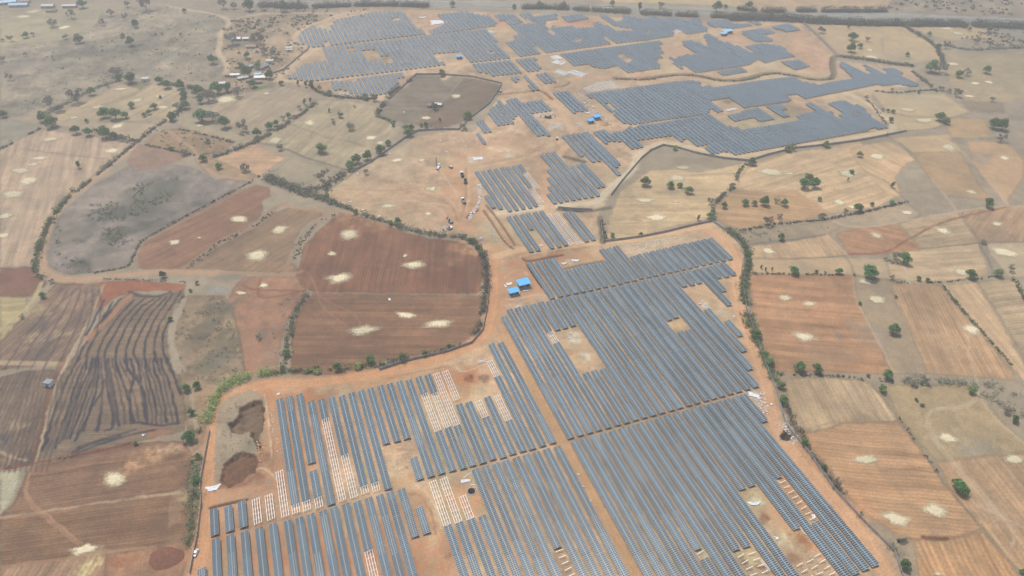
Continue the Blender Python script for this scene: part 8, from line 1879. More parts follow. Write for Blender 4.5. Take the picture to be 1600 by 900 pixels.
# worn streaks between the panel rows (bare soil against dry grass)
U = GX * CT + GY * ST; V = -GX * ST + GY * CT
for (kind, pts, width, col, a) in LINES: paint_line(pts, width, col, min(1, a * 1.2), brk=(kind == 'burnt' or width < 2.0))
for pts, width, col in RAILS:
    NAMES.append('railway_ground'); paint_line(pts, width + 5, tuple(q - 10 for q in col), .8, jit=True)
    paint_line(pts, width, col, .9, own=len(NAMES) - 1, soft=1.0)
for pts, width, col in ROADS:
    NAMES.append('dirt_road'); own = len(NAMES) - 1
    paint_line(pts, width + 3.5, tuple(int(q * .96) for q in col), .55)
    paint_line(pts, width, col, .85, own=own)
    # worn wheel tracks either side of the middle
    sp_ = smooth_line(pts)
    for off, kc, al in ((-.27, 1.10, .6), (-.12, .90, .4), (.05, 1.06, .4), (.16, .91, .4), (.30, 1.10, .6)):
        q_ = []
        for i_ in range(len(sp_)):
            a, b = sp_[max(0, i_ - 1)], sp_[min(len(sp_) - 1, i_ + 1)]; L_ = math.hypot(b[0] - a[0], b[1] - a[1]) + 1e-6
            o_ = off * width; q_.append((sp_[i_][0] - (b[1] - a[1]) / L_ * o_, sp_[i_][1] + (b[0] - a[0]) / L_ * o_))
        paint_line(q_, .55, tuple(min(255, int(c_ * kc)) for c_ in col), al, smooth=False, brk=True)
for pts, width, dep, col in GULLIES:
    paint_line(pts, width + 3, tuple(int(q * 1.12) for q in col), .6)
    paint_line(pts, width, col, .9, dz=dep, soft=1.2)
for pts, width, dep in TRENCHES:
    paint_line(pts, width + 1.8, (176, 136, 106), .35)
    paint_line(pts, width, (96, 66, 48), .85, dz=dep, jit=False, soft=.3)
wd = window(GREYRIM, 3)
m = inside(GREYRIM, JX[wd], JY[wd]); k = (m * .8)[..., None]
CC[wd] = CC[wd] * (1 - k) + (np.array([148, 136, 118], np.float32) / 255) * (1 + .2 * MOT[wd])[..., None] * k
for pts, dep, col in PITS:
    wd = window(pts, 6)
    m = inside(pts, JX[wd], JY[wd])
    dd = np.full(m.shape, 99.0)
    for a, b in zip(pts, pts[1:] + pts[:1]): dd = np.minimum(dd, segdist(JX[wd], JY[wd], a, b))
    kk = np.where(m, np.clip(dd / 1.6, 0, 1), 0)
    rough = .75 + .5 * vnoise(GX[wd], GY[wd], 5, 3)
    ZZ[wd] = np.where(m, dep * kk * rough + ((nD[wd] - .5) * 1.2 + (nC[wd] - .5) * 1.8) * kk, ZZ[wd])
    k = (m * (.45 + .5 * nC[wd]))[..., None]
    CC[wd] = CC[wd] * (1 - k) + (np.array(col, np.float32) / 255) * (1 + .3 * MOT[wd])[..., None] * k
    AMP[wd][m] = 0
for x, y, r in HOLES:
    wd = window([(x - r, y - r), (x + r, y + r)], 3)
    OWN[wd][np.hypot(GX[wd] + .25 - x, GY[wd] + .25 - y) < r] = -1
# soften the sheet very slightly so edges do not read as cut
C2 = CC.copy()
C2[1:-1, 1:-1] = CC[1:-1, 1:-1] * .4 + .15 * (CC[:-2, 1:-1] + CC[2:, 1:-1] + CC[1:-1, :-2] + CC[1:-1, 2:])
CC = np.clip(C2, 0.02, 1)
LINC = np.where(CC <= .04045, CC / 12.92, ((CC + .055) / 1.055) ** 2.4) * ALB * np.array([.98, 1.0, .935], np.float32)

def soil():
    m, t, b = newmat("soil")
    L = t.links.new; N = t.nodes.new
    ca = N('ShaderNodeAttribute'); ca.attribute_name = "Col"
    pa = N('ShaderNodeAttribute'); pa.attribute_name = "furrow_phase"
    aa = N('ShaderNodeAttribute'); aa.attribute_name = "furrow_depth"
    geo = N('ShaderNodeNewGeometry')
    n1 = N('ShaderNodeTexNoise'); n1.inputs['Scale'].default_value = .9; n1.inputs['Detail'].default_value = 5; n1.inputs['Roughness'].default_value = .65
    n2 = N('ShaderNodeTexNoise'); n2.inputs['Scale'].default_value = .12; n2.inputs['Detail'].default_value = 4
    L(geo.outputs['Position'], n1.inputs['Vector']); L(geo.outputs['Position'], n2.inputs['Vector'])
    m1 = N('ShaderNodeMapRange'); m1.inputs[1].default_value = .3; m1.inputs[2].default_value = .7; m1.inputs[3].default_value = .78; m1.inputs[4].default_value = 1.22
    m2 = N('ShaderNodeMapRange'); m2.inputs[1].default_value = .3; m2.inputs[2].default_value = .7; m2.inputs[3].default_value = .94; m2.inputs[4].default_value = 1.06
    L(n1.outputs[0], m1.inputs[0]); L(n2.outputs[0], m2.inputs[0])
    tp = N('ShaderNodeMath'); tp.operation = 'MULTIPLY'; tp.inputs[1].default_value = 6.28318
    sn = N('ShaderNodeMath'); sn.operation = 'SINE'
    am = N('ShaderNodeMath'); am.operation = 'MULTIPLY_ADD'; am.inputs[2].default_value = 1.0
    L(pa.outputs['Fac'], tp.inputs[0]); L(tp.outputs[0], sn.inputs[0]); L(sn.outputs[0], am.inputs[0]); L(aa.outputs['Fac'], am.inputs[1])
    f1 = N('ShaderNodeMath'); f1.operation = 'MULTIPLY'; f2 = N('ShaderNodeMath'); f2.operation = 'MULTIPLY'
    L(m1.outputs[0], f1.inputs[0]); L(m2.outputs[0], f1.inputs[1]); L(f1.outputs[0], f2.inputs[0]); L(am.outputs[0], f2.inputs[1])
    sc_ = N('ShaderNodeVectorMath'); sc_.operation = 'SCALE'
    L(ca.outputs['Color'], sc_.inputs[0]); L(f2.outputs[0], sc_.inputs['Scale']); L(sc_.outputs[0], b.inputs['Base Color'])
    b.inputs['Roughness'].default_value = .95; b.inputs['Specular IOR Level'].default_value = .1
    return m
SOIL = soil()
idx = np.arange(NY * NX).reshape(NY, NX)
Q = np.stack([idx[:-1, :-1], idx[:-1, 1:], idx[1:, 1:], idx[1:, :-1]], -1).reshape(-1, 4)
QO = OWN[:-1, :-1].reshape(-1)
VV = np.stack([GX.reshape(-1), GY.reshape(-1), ZZ.reshape(-1)], -1).astype(np.float32)
LF = np.concatenate([LINC.reshape(-1, 3), np.ones((NY * NX, 1), np.float32)], 1).astype(np.float32)
PF = PHS.reshape(-1); AF = AMP.reshape(-1)
order = np.argsort(QO, kind='stable'); QO = QO[order]; Q = Q[order]
ids, starts = np.unique(QO, return_index=True); ends = list(starts[1:]) + [len(QO)]
remap = np.empty(NY * NX, np.int32)
for oid, s0, s1 in zip(ids, starts, ends):
    if oid < 0: continue
    q = Q[s0:s1]; vs_ = np.unique(q); remap[vs_] = np.arange(len(vs_), dtype=np.int32)
    q = remap[q].astype(np.int32)
    me = bpy.data.meshes.new(NAMES[oid])
    me.vertices.add(len(vs_)); me.vertices.foreach_set("co", VV[vs_].reshape(-1))
    me.loops.add(q.size); me.loops.foreach_set("vertex_index", q.reshape(-1))
    me.polygons.add(len(q)); me.polygons.foreach_set("loop_start", np.arange(0, q.size, 4, dtype=np.int32))
    me.update(calc_edges=True)
    me.attributes.new("Col", 'FLOAT_COLOR', 'POINT').data.foreach_set("color", LF[vs_].reshape(-1))
    # the furrow phase has to belong to this field alone
    f_ = FIELDS[oid - 1] if 0 < oid <= len(FIELDS) else None
    ph = PF[vs_]
    me.attributes.new("furrow_phase", 'FLOAT', 'POINT').data.foreach_set("value", ph)
    a_ = AF[vs_]
    me.attributes.new("furrow_depth", 'FLOAT', 'POINT').data.foreach_set("value", a_)
    me.materials.append(SOIL)
    o = obj(NAMES[oid], me); o['kind'] = 'structure'
del Q, VV, LF

# ------------------------------------------------------------------ haze
m, t, b = newmat("air"); t.nodes.remove(b)
pv = t.nodes.new('ShaderNodeVolumePrincipled'); pv.inputs['Density'].default_value = HAZE
pv.inputs['Color'].default_value = (.95, .94, .91, 1); pv.inputs['Anisotropy'].default_value = .25
t.links.new(pv.outputs[0], t.nodes['Material Output'].inputs['Volume'])
if HAZE > 0:
    hz = MB(); hz.box(-90000 / 3, 90000 / 3, -3000, 9000, -9, 303); ho = hz.build("haze", m); ho['kind'] = 'stuff'

# ------------------------------------------------------------------ solar rows
def panel_mat(name, cellc, framec):
    m, t, b = newmat(name); L = t.links.new; N = t.nodes.new
    uv = N('ShaderNodeUVMap'); sx = N('ShaderNodeSeparateXYZ'); L(uv.outputs[0], sx.inputs[0])
    def M(op, a, bb=None, c=None):
        n = N('ShaderNodeMath'); n.operation = op
        for i, q in enumerate((a, bb, c)):
            if q is None: continue
            if isinstance(q, (int, float)): n.inputs[i].default_value = q
            else: L(q, n.inputs[i])
        return n.outputs[0]
    fx = M('FRACT', M('DIVIDE', sx.outputs[0], 1.02)); l1 = M('LESS_THAN', fx, .20)
    # middle gap between the upper and the lower module, and module edges
    l2 = M('LESS_THAN', M('ABSOLUTE', M('SUBTRACT', sx.outputs[1], 1.95)), .13)
    l3 = M('GREATER_THAN', M('ABSOLUTE', M('SUBTRACT', sx.outputs[1], 1.95)), 1.86)
    fr = M('MAXIMUM', M('MAXIMUM', M('MULTIPLY', l1, .85), M('MULTIPLY', l2, .85)), M('MULTIPLY', l3, .55))
    # each table of modules has its own tone
    wn = N('ShaderNodeTexWhiteNoise'); wn.noise_dimensions = '2D'; cx = N('ShaderNodeCombineXYZ')
    oi = N('ShaderNodeObjectInfo')
    L(M('FLOOR', M('DIVIDE', sx.outputs[0], 21.42)), cx.inputs[0]); L(M('MULTIPLY', oi.outputs['Random'], 100), cx.inputs[1]); L(cx.outputs[0], wn.inputs[0])
    wm = N('ShaderNodeTexWhiteNoise'); wm.noise_dimensions = '2D'; cm = N('ShaderNodeCombineXYZ')
    L(M('FLOOR', M('DIVIDE', sx.outputs[0], 1.02)), cm.inputs[0]); L(M('FLOOR', M('DIVIDE', sx.outputs[1], 1.95)), cm.inputs[1]); L(cm.outputs[0], wm.inputs[0])
    mr = N('ShaderNodeMapRange'); mr.inputs[3].default_value = .62; mr.inputs[4].default_value = 1.38; L(wn.outputs[0], mr.inputs[0])
    mr2 = N('ShaderNodeMapRange'); mr2.inputs[3].default_value = .82; mr2.inputs[4].default_value = 1.18; L(wm.outputs[0], mr2.inputs[0])
    sc1 = N('ShaderNodeVectorMath'); sc1.operation = 'SCALE'; sc1.inputs[0].default_value = cellc; L(M('MULTIPLY', mr.outputs[0], mr2.outputs[0]), sc1.inputs['Scale'])
    mx = N('ShaderNodeMix'); mx.data_type = 'RGBA'; L(fr, mx.inputs[0]); L(sc1.outputs[0], mx.inputs[6]); mx.inputs[7].default_value = (*framec, 1)
    L(mx.outputs[2], b.inputs['Base Color']); b.inputs['Roughness'].default_value = .13; b.inputs['Specular IOR Level'].default_value = .35
    return m
PANEL = panel_mat("solar_glass", PANEL_CELL, PANEL_FRAME)
STEEL = mat("galvanised_steel", (.62, .62, .60), .45, .10, 2, 0.3)
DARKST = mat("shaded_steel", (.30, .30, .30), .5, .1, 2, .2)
TANT = math.tan(R_(11))
HW = 1.93
def pz(x): return 1.28 + x * TANT
def panel_sheet(mb, L, rot=None, seed=0, du=0.0, hw=1.0):
    """modules on a row of length L along +y"""
    r = random.Random(seed); y = 0.0; k = 0; HW = 1.93 * hw
    while y < L - 1.0:
        e = min(L, y + 21.42 - .14) if L - (y + 21.42) > 2 else L
        dz = r.uniform(-.06, .06); dx = r.uniform(-.05, .05)
        a = (-HW + dx, y, pz(-HW) + dz); b_ = (HW + dx, y, pz(HW) + dz); c = (HW + dx, e, pz(HW) + dz); d = (-HW + dx, e, pz(-HW) + dz)
        P4 = [a, b_, c, d]
        if rot: P4 = [rot(p) for p in P4]
        lo = [(p[0], p[1], p[2] - .05) for p in P4]
        o = du + y
        mb.quad(*P4, uv=[(o, 0.0), (o, 3.9), (o + e - y, 3.9), (o + e - y, 0.0)], mi=0)
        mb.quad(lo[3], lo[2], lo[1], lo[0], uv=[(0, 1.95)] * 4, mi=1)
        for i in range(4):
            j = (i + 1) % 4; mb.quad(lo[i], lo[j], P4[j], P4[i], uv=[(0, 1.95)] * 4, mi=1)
        y = e + .14; k += 1
def frame_mesh(L, bare, seed=0):
    mb = MB(); n = max(2, int(round(L / 3.3)) + 1); r = random.Random(seed)
    pw = .07
    for i in range(n):
        y = .35 + (L - .7) * i / (n - 1)
        for x in (-1.15, 1.15): mb.box(x - pw, x + pw, y - pw, y + pw, -.1, pz(x) - .12)
        a = (-1.8, y, pz(-1.8) - .12); b_ = (1.8, y, pz(1.8) - .12)
        mb.beam(a, b_, .06, 4)
    if bare:
        for x in (-1.72, -.62, .55, 1.68):
            mb.beam((x, 0, pz(x)), (x, L, pz(x)), .13, 4)
    else:
        for x in (-1.0, 1.0): mb.beam((x, .1, pz(x) - .08), (x, L - .1, pz(x) - .08), .05, 4)
    return mb
WHITE_ST = mat("bare_frame_steel", (.84, .83, .79), .5, .12, 2, .1)
def row_loc(u, v): return (u * CT - v * ST, u * ST + v * CT, 0.0)
ORD = 'first second third fourth fifth sixth seventh eighth ninth tenth eleventh twelfth thirteenth fourteenth fifteenth sixteenth seventeenth eighteenth nineteenth twentieth'.split()
def ordn(i):
    n = i + 1
    if n <= 20: return ORD[i]
    if n % 10 == 0: return {30: 'thirtieth', 40: 'fortieth', 50: 'fiftieth', 60: 'sixtieth', 70: 'seventieth', 80: 'eightieth'}[n]
    return {2: 'twenty', 3: 'thirty', 4: 'forty', 5: 'fifty', 6: 'sixty', 7: 'seventy', 8: 'eighty'}[n // 10] + '-' + ORD[n % 10 - 1]
for i, (kd, u, v0, v1, part, o_, bk, hw) in enumerate(ROWS):
    L = v1 - v0; place = BLOCKS[bk]
    if kd == 'p': label = f"{part}{ordn(o_)} panel row from left in {place}"; grp = 'solar panel rows of ' + place
    else: label = f"{part}bare white mounting frame in {ordn(o_)} row of {place}"; grp = 'bare mounting frames without panels'
    if kd == 'p':
        root = empty("solar_table", row_loc(u, v0), ROWROT); tag(root, label, "solar panel row", grp)
        mb = MB(); panel_sheet(mb, L, seed=i, du=rnd.randint(0, 50) * 1.02, hw=hw)
        mb.build("panel_surface", [PANEL, DARKST], root)
        frame_mesh(L, False, i).build("support_frame", STEEL, root)
    elif kd == 'r':
        root = empty("mounting_frame", row_loc(u, v0), ROWROT); tag(root, label, "mounting frame", grp)
        mb = frame_mesh(L, True, i)
        mb.build("rail_structure", WHITE_ST, root)
# T shaped pile frames waiting for their rails
tm = MB(); tm.box(-.07, .07, -.07, .07, -.1, 1.1); tm.box(1.0, 1.14, -.07, .07, -.1, 1.3); tme = tm.mesh("post", WHITE_ST)
bm_ = MB(); bm_.beam((-1.5, 0, .85), (1.9, 0, 1.5), .13, 4); bme = bm_.mesh("cross_beam", WHITE_ST)
for (u, v, k_, o_, bk) in PILES:
    label = f"{ordn(k_)} pile frame from top in {ordn(o_)} row of {BLOCKS[bk]}"; grp = 'steel pile frames waiting for rails'
    root = empty("pile_frame", row_loc(u, v), ROWROT + rnd.uniform(-.12, .12)); tag(root, label, "steel pile frame", grp)
    obj("post", tme, root); obj("cross_beam", bme, root)
# the far rows, past the first three hundred
mb = MB()
for i, (u, v0, v1, hw) in enumerate(FAR):
    L = v1 - v0
    f = lambda p, u=u, v0=v0: ((p[0] + u) * CT - (p[1] + v0) * ST, (p[0] + u) * ST + (p[1] + v0) * CT, p[2])
    panel_sheet(mb, L, rot=f, seed=900 + i, du=rnd.randint(0, 500) * 1.02, hw=hw)
    for y in (.4, L - .4):
        for x in (-1.15, 1.15):
            p = f((x, y, 0)); mb.box(p[0] - .07, p[0] + .07, p[1] - .07, p[1] + .07, -.1, pz(x) - .1, mi=1)
o = mb.build("distant_solar_tables", [PANEL, DARKST]); o['kind'] = 'stuff'; o['label'] = "many far rows of blue solar panels beyond the middle of the site"

# ------------------------------------------------------------------ plants
def leafmat(name, rgb, trans=.25):
    m, t, b = newmat(name); L = t.links.new; N = t.nodes.new
    oi = N('ShaderNodeObjectInfo'); geo = N('ShaderNodeNewGeometry'); n = N('ShaderNodeTexNoise'); n.inputs['Scale'].default_value = .45; n.inputs['Detail'].default_value = 3
    L(geo.outputs['Position'], n.inputs['Vector'])
    mr = N('ShaderNodeMapRange'); mr.inputs[1].default_value = .3; mr.inputs[2].default_value = .7; mr.inputs[3].default_value = .7; mr.inputs[4].default_value = 1.35; L(n.outputs[0], mr.inputs[0])
    m2 = N('ShaderNodeMapRange'); m2.inputs[3].default_value = .78; m2.inputs[4].default_value = 1.25; L(oi.outputs['Random'], m2.inputs[0])
    mu = N('ShaderNodeMath'); mu.operation = 'MULTIPLY'; L(mr.outputs[0], mu.inputs[0]); L(m2.outputs[0], mu.inputs[1])
    hs = N('ShaderNodeHueSaturation'); hs.inputs['Color'].default_value = (*rgb, 1); L(mu.outputs[0], hs.inputs['Value'])
    m3 = N('ShaderNodeMapRange'); m3.inputs[3].default_value = .475; m3.inputs[4].default_value = .52; L(oi.outputs['Random'], m3.inputs[0]); L(m3.outputs[0], hs.inputs['Hue'])
    L(hs.outputs[0], b.inputs['Base Color']); b.inputs['Roughness'].default_value = .75; b.inputs['Specular IOR Level'].default_value = .15
    return m
LEAF = {'d': leafmat("leaf_dark", (0.124, 0.215, 0.072)), 'l': leafmat("leaf_light", (0.208, 0.293, 0.111)), 's': leafmat("twig_grey", (0.260, 0.244, 0.182)), 'u': leafmat("leaf_upright", (0.169, 0.215, 0.104)),
        'y': leafmat("leaf_yellow", (.31, .36, .135)), 'b': leafmat("leaf_blue", (0.156, 0.234, 0.156)), 'g': leafmat("hedge_green", (.150, .175, .085)), 'm': leafmat("hedge_mixed", (.175, .172, .115)), 'r': leafmat("hedge_dry", (0.312, 0.195, 0.130))}
BARK = mat("bark", (.16, .125, .095), .9, .2, 3)
def rdir(r):
    while True:
        v = Vector((r.uniform(-1, 1), r.uniform(-1, 1), r.uniform(-1, 1)))
        if .05 < v.length < 1: return v.normalized()
def leaf(mb, p, s, r, up=.35):
    n = (rdir(r) + Vector((0, 0, up))).normalized(); a = n.orthogonal().normalized(); b = n.cross(a)
    t = r.uniform(0, 6.28); A = a * math.cos(t) + b * math.sin(t); B = b * math.cos(t) - a * math.sin(t)
    s1 = s * r.uniform(.6, 1.3); s2 = s * r.uniform(.45, .9)
    mb.quad(tuple(p - A * s1 - B * s2 * .3), tuple(p - B * s2 + A * s1 * .2), tuple(p + A * s1 + B * s2 * .3), tuple(p + B * s2 - A * s1 * .2))
def crown_mesh(kind, seed):
    r = random.Random(seed); mb = MB(); tk = MB()
    lob = []
    if kind in 'dl':
        nl = r.randint(7, 10)
        for i in range(nl):
            a = 6.28 * i / nl + r.uniform(-.5, .5); q = r.uniform(.30, .66); zz = r.uniform(.62, 1.25)
            lob.append((Vector((math.cos(a) * q, math.sin(a) * q, zz)), r.uniform(.30, .46)))
        lob.append((Vector((r.uniform(-.15, .15), r.uniform(-.15, .15), 1.38)), .44))
        n, s, th = 1500, .085, .065
    elif kind == 'u':
        for i in range(5): lob.append((Vector((r.uniform(-.3, .3), r.uniform(-.3, .3), .7 + .45 * i / 1.5)), r.uniform(.35, .5)))
        n, s, th = 500, .12, .07
    elif kind == 's':
        nl = 9
        for i in range(nl):
            a = 6.28 * i / nl + r.uniform(-.5, .5); q = r.uniform(.35, .75)
            lob.append((Vector((math.cos(a) * q, math.sin(a) * q, r.uniform(.6, 1.5))), r.uniform(.24, .38)))
        n, s, th = 900, .075, .05
    else:
        for i in range(8):
            a = r.uniform(0, 6.28); q = r.uniform(0, .7); lob.append((Vector((math.cos(a) * q, math.sin(a) * q, .35)), r.uniform(.3, .45)))
        n, s, th = 800, .09, .05
    tot = sum(l[1] ** 2 for l in lob)
    for c, rad in lob:
        for _ in range(int(n * rad * rad / tot)):
            d = rdir(r)
            if d.z < -.35 and r.random() < .6: d.z = -d.z
            p = c + Vector((d.x, d.y, d.z * .85)) * rad * r.uniform(.62, 1.12)
            if p.z < .05: p.z = .05 + r.random() * .1
            leaf(mb, p, s, r)
    # trunk and limbs
    top = .5 if kind in 'dlsu' else .2
    p = Vector((0, 0, -.1)); q = Vector((r.uniform(-.06, .06), r.uniform(-.06, .06), top))
    tk.beam(p, q, th, 6, th * .7)
    for c, rad in lob[:7]:
        mid = q.lerp(c, .5) + Vector((r.uniform(-.05, .05), r.uniform(-.05, .05), .05))
        tk.beam(q, mid, th * .5, 5, th * .34); tk.beam(mid, c, th * .34, 4, th * .12)
        if kind == 's':
            for _ in range(5): tk.beam(c if r.random() < .5 else mid, c + rdir(r) * rad * 1.1, th * .2, 3, th * .06)
    return mb.mesh("crown", LEAF[kind]), tk.mesh("trunk", BARK)
CROWN = {k: [crown_mesh(k, 11 * i + ord(k)) for i in range(n)] for k, n in (('d', 5), ('l', 4), ('s', 4), ('u', 2), ('y', 2), ('b', 2))}
TONE = {'d': 'dark green', 'l': 'light green', 's': 'grey sparse', 'u': 'slim upright', 'y': 'yellow green', 'b': 'blue green'}
for i, (x, y, rad, kind, ts, size, o_, n_, lm) in enumerate(TREES):
    name = cat = 'tree' if ts == 't' else 'shrub'; grp = cat + 's of the dry farmland'
    label = ('' if n_ == 1 else ORD[o_] + ' ') + ('large', 'medium', 'small')[size] + ' ' + TONE[kind] + ' ' + cat + ('' if n_ == 1 else ' from left') + ' near ' + LANDMARKS[lm]
    root = empty(name, (x, y, 0), rnd.uniform(0, 6.28)); tag(root, label, cat, grp)
    cm_, tm_ = CROWN[kind][i % len(CROWN[kind])]
    c = obj("crown", cm_, root); k = obj("trunk", tm_, root)
    if y > 620: rad *= .9
    s = (rad * rnd.uniform(.92, 1.1), rad * rnd.uniform(.92, 1.1), rad * rnd.uniform(.88, 1.1))
    c.scale = s; k.scale = (rad, rad, s[2])

def GAPN(x, y): return vnoise(np.array([x]), np.array([y]), 9.0, 4)[0]
def hedge(pts, width, height, dens, kind, label):
    r = random.Random(len(label) * 7 + int(pts[0][0])); mb = MB(); pts = smooth_line(pts, 1)
    cxy = pts[0]
    for a, b in zip(pts, pts[1:]):
        if r.random() < .05: continue
        L = math.hypot(b[0] - a[0], b[1] - a[1]); dx, dy = (b[0] - a[0]) / max(L, 1e-6), (b[1] - a[1]) / max(L, 1e-6)
        wid = width * r.uniform(.55, 1.25)
        far = max(.55, min(1.25, (a[1] + 120) / 560.0))
        s = .42 * far
        nclump = int(L * width * dens * (.38 if kind in 'yg' else .28)) + 1
        for _ in range(nclump):
            t_ = r.random(); o = r.gauss(0, .27) * wid
            if float(GAPN(a[0] + dx * L * t_, a[1] + dy * L * t_)) < (.22 if kind != 'y' else .08): continue
            if r.random() < .16 and height > 1.5: hh = height * r.uniform(1.3, 1.9)
            else: hh = height * r.uniform(.35, 1.0)
            x = a[0] + dx * L * t_ - dy * o; y = a[1] + dy * L * t_ + dx * o
            rr = hh * r.uniform(.45, .8)
            for _ in range(int(9 + 6 * hh)):
                d = rdir(r); p = Vector((x + d.x * rr, y + d.y * rr, max(.1, hh * .55 + d.z * hh * .5)))
                leaf(mb, p - Vector((cxy[0], cxy[1], 0)), s * r.uniform(.6, 1.2), r, .5)
    o = mb.build("hedge", LEAF[kind], None, (cxy[0], cxy[1], 0)); tag(o, label, "hedge", "hedges along the fields and lanes")
for h_ in HEDGES: hedge(*h_)

mb = MB(); r = random.Random(5)
for pts, dens, size in SCRUB:
    xs = [p[0] for p in pts]; yy = [p[1] for p in pts]; A_ = (max(xs) - min(xs)) * (max(yy) - min(yy))
    for _ in range(int(A_ * dens)):
        x = r.uniform(min(xs), max(xs)); y = r.uniform(min(yy), max(yy))
        ins = False
        for (x1, y1), (x2, y2) in zip(pts, pts[1:] + pts[:1]):
            if (y1 > y) != (y2 > y) and x < (x2 - x1) * (y - y1) / (y2 - y1) + x1: ins = not ins
        if not ins: continue
        if float(vnoise(np.array([x]), np.array([y]), 14, 3)[0]) < .42: continue
        sz = size * r.choice((.5, .6, .8, .8, 1, 1.5))
        for _ in range(int(7 + 5 * sz)):
            d = rdir(r); leaf(mb, Vector((x + d.x * sz, y + d.y * sz, .1 + abs(d.z) * sz * .8)), .42 * max(.6, sz ** .5) * max(.6, (y + 100) / 600), r, .5)
o = mb.build("scrub_vegetation", LEAF['m']); o['kind'] = 'stuff'; o['label'] = "low thorn scrub scattered over the waste ground"

# ------------------------------------------------------------------ straw heaps
def straw_mat():
    m, t, b = newmat("straw"); L = t.links.new; N = t.nodes.new
    at = N('ShaderNodeAttribute'); at.attribute_name = "cover"
    geo = N('ShaderNodeNewGeometry'); n = N('ShaderNodeTexNoise'); n.inputs['Scale'].default_value = .8; n.inputs['Detail'].default_value = 6; n.inputs['Roughness'].default_value = .7
    L(geo.outputs['Position'], n.inputs['Vector'])
    ad = N('ShaderNodeMath'); ad.operation = 'ADD'; L(at.outputs['Fac'], ad.inputs[0]); L(n.outputs[0], ad.inputs[1])
    mr = N('ShaderNodeMapRange'); mr.inputs[1].default_value = .72; mr.inputs[2].default_value = 1.25; L(ad.outputs[0], mr.inputs[0])
    tr = N('ShaderNodeBsdfTransparent'); mx = N('ShaderNodeMixShader'); L(mr.outputs[0], mx.inputs[0]); L(tr.outputs[0], mx.inputs[1]); L(b.outputs[0], mx.inputs[2])
    L(mx.outputs[0], t.nodes['Material Output'].inputs[0])
    m2 = N('ShaderNodeMapRange'); m2.inputs[1].default_value = .3; m2.inputs[2].default_value = .7; m2.inputs[3].default_value = .85; m2.inputs[4].default_value = 1.1; L(n.outputs[0], m2.inputs[0])
    oi = N('ShaderNodeObjectInfo'); m3 = N('ShaderNodeMapRange'); m3.inputs[3].default_value = .72; m3.inputs[4].default_value = 1.05; L(oi.outputs['Random'], m3.inputs[0])
    mm = N('ShaderNodeMath'); mm.operation = 'MULTIPLY'; L(m2.outputs[0], mm.inputs[0]); L(m3.outputs[0], mm.inputs[1])
    s = N('ShaderNodeVectorMath'); s.operation = 'SCALE'; s.inputs[0].default_value = (.66, .57, .37); L(mm.outputs[0], s.inputs['Scale']); L(s.outputs[0], b.inputs['Base Color'])
    b.inputs['Roughness'].default_value = .95; b.inputs['Specular IOR Level'].default_value = .05
    return m
STRAW_M = straw_mat()
for i, (x, y, rx, ry, label, grp) in enumerate(STRAW):
    r = random.Random(i); na, nr = 40, 9; vs_, fs, cov = [], [], []
    ph = [r.uniform(0, 6.28) for _ in range(5)]; am = [r.uniform(.02, .16) for _ in range(5)]; pk = r.choice((1.0, .95, .88, .82)); ex = r.uniform(.8, 1.4)
    for k in range(nr + 1):
        q = k / nr
        for j in range(na):
            a = 6.28318 * j / na
            f = 1 + sum(am[h] * math.sin((h + 1) * a + ph[h]) for h in range(5)) * q
            R0 = q * 1.25 * f
            z = .06 + min(1.1, .10 * min(rx, ry)) * max(0, 1 - q * 1.25) ** 1.5 * (1 + .15 * math.sin(5 * a + ph[1]))
            vs_.append((1.45 * rx * R0 * math.cos(a), 1.45 * ry * R0 * math.sin(a), z)); cov.append(pk - .9 * min(1, max(0, (q - .15) / .85)) ** ex)
    for k in range(nr):
        for j in range(na):
            a = k * na + j; b2 = k * na + (j + 1) % na; fs.append((a, a + na, b2 + na, b2))
    me = bpy.data.meshes.new("straw_heap"); me.from_pydata(vs_, [], fs); me.attributes.new("cover", 'FLOAT', 'POINT').data.foreach_set("value", cov)
    me.materials.append(STRAW_M); me.polygons.foreach_set("use_smooth", [True] * len(fs))
    o = obj("straw_heap", me); o.location = (x, y, .12); o.rotation_euler = (0, 0, r.uniform(-.35, .35)); tag(o, label, "straw heap", grp)

# ------------------------------------------------------------------ grey boundary walls
WALLM = mat("precast_wall", (.33, .32, .31), .85, .18, .35)
for i, (pts, label) in enumerate(WALLS):
    root = empty("boundary_wall", (pts[0][0], pts[0][1], 0)); tag(root, label, "boundary wall", "grey precast boundary walls")
    wp = MB(); po = MB(); X0, Y0 = pts[0]
    for a, b in zip(pts, pts[1:]):
        L = math.hypot(b[0] - a[0], b[1] - a[1]); dx, dy = (b[0] - a[0]) / L, (b[1] - a[1]) / L; nx, ny = -dy * .07, dx * .07
        H_ = 1.9; q = [(a[0] - X0 + nx, a[1] - Y0 + ny), (a[0] - X0 - nx, a[1] - Y0 - ny), (b[0] - X0 - nx, b[1] - Y0 - ny), (b[0] - X0 + nx, b[1] - Y0 + ny)]
        wp.prism(q, -.2, H_)
        k = max(1, int(L / 2.5))
        for j in range(k + 1):
            t_ = j / k; cx, cy = a[0] + (b[0] - a[0]) * t_ - X0, a[1] + (b[1] - a[1]) * t_ - Y0
            po.box(cx - .12, cx + .12, cy - .12, cy + .12, -.2, H_ + .18)
    wp.build("wall_panel", WALLM, root); q = po.build("wall_post", WALLM, root); q['kind'] = 'stuff'

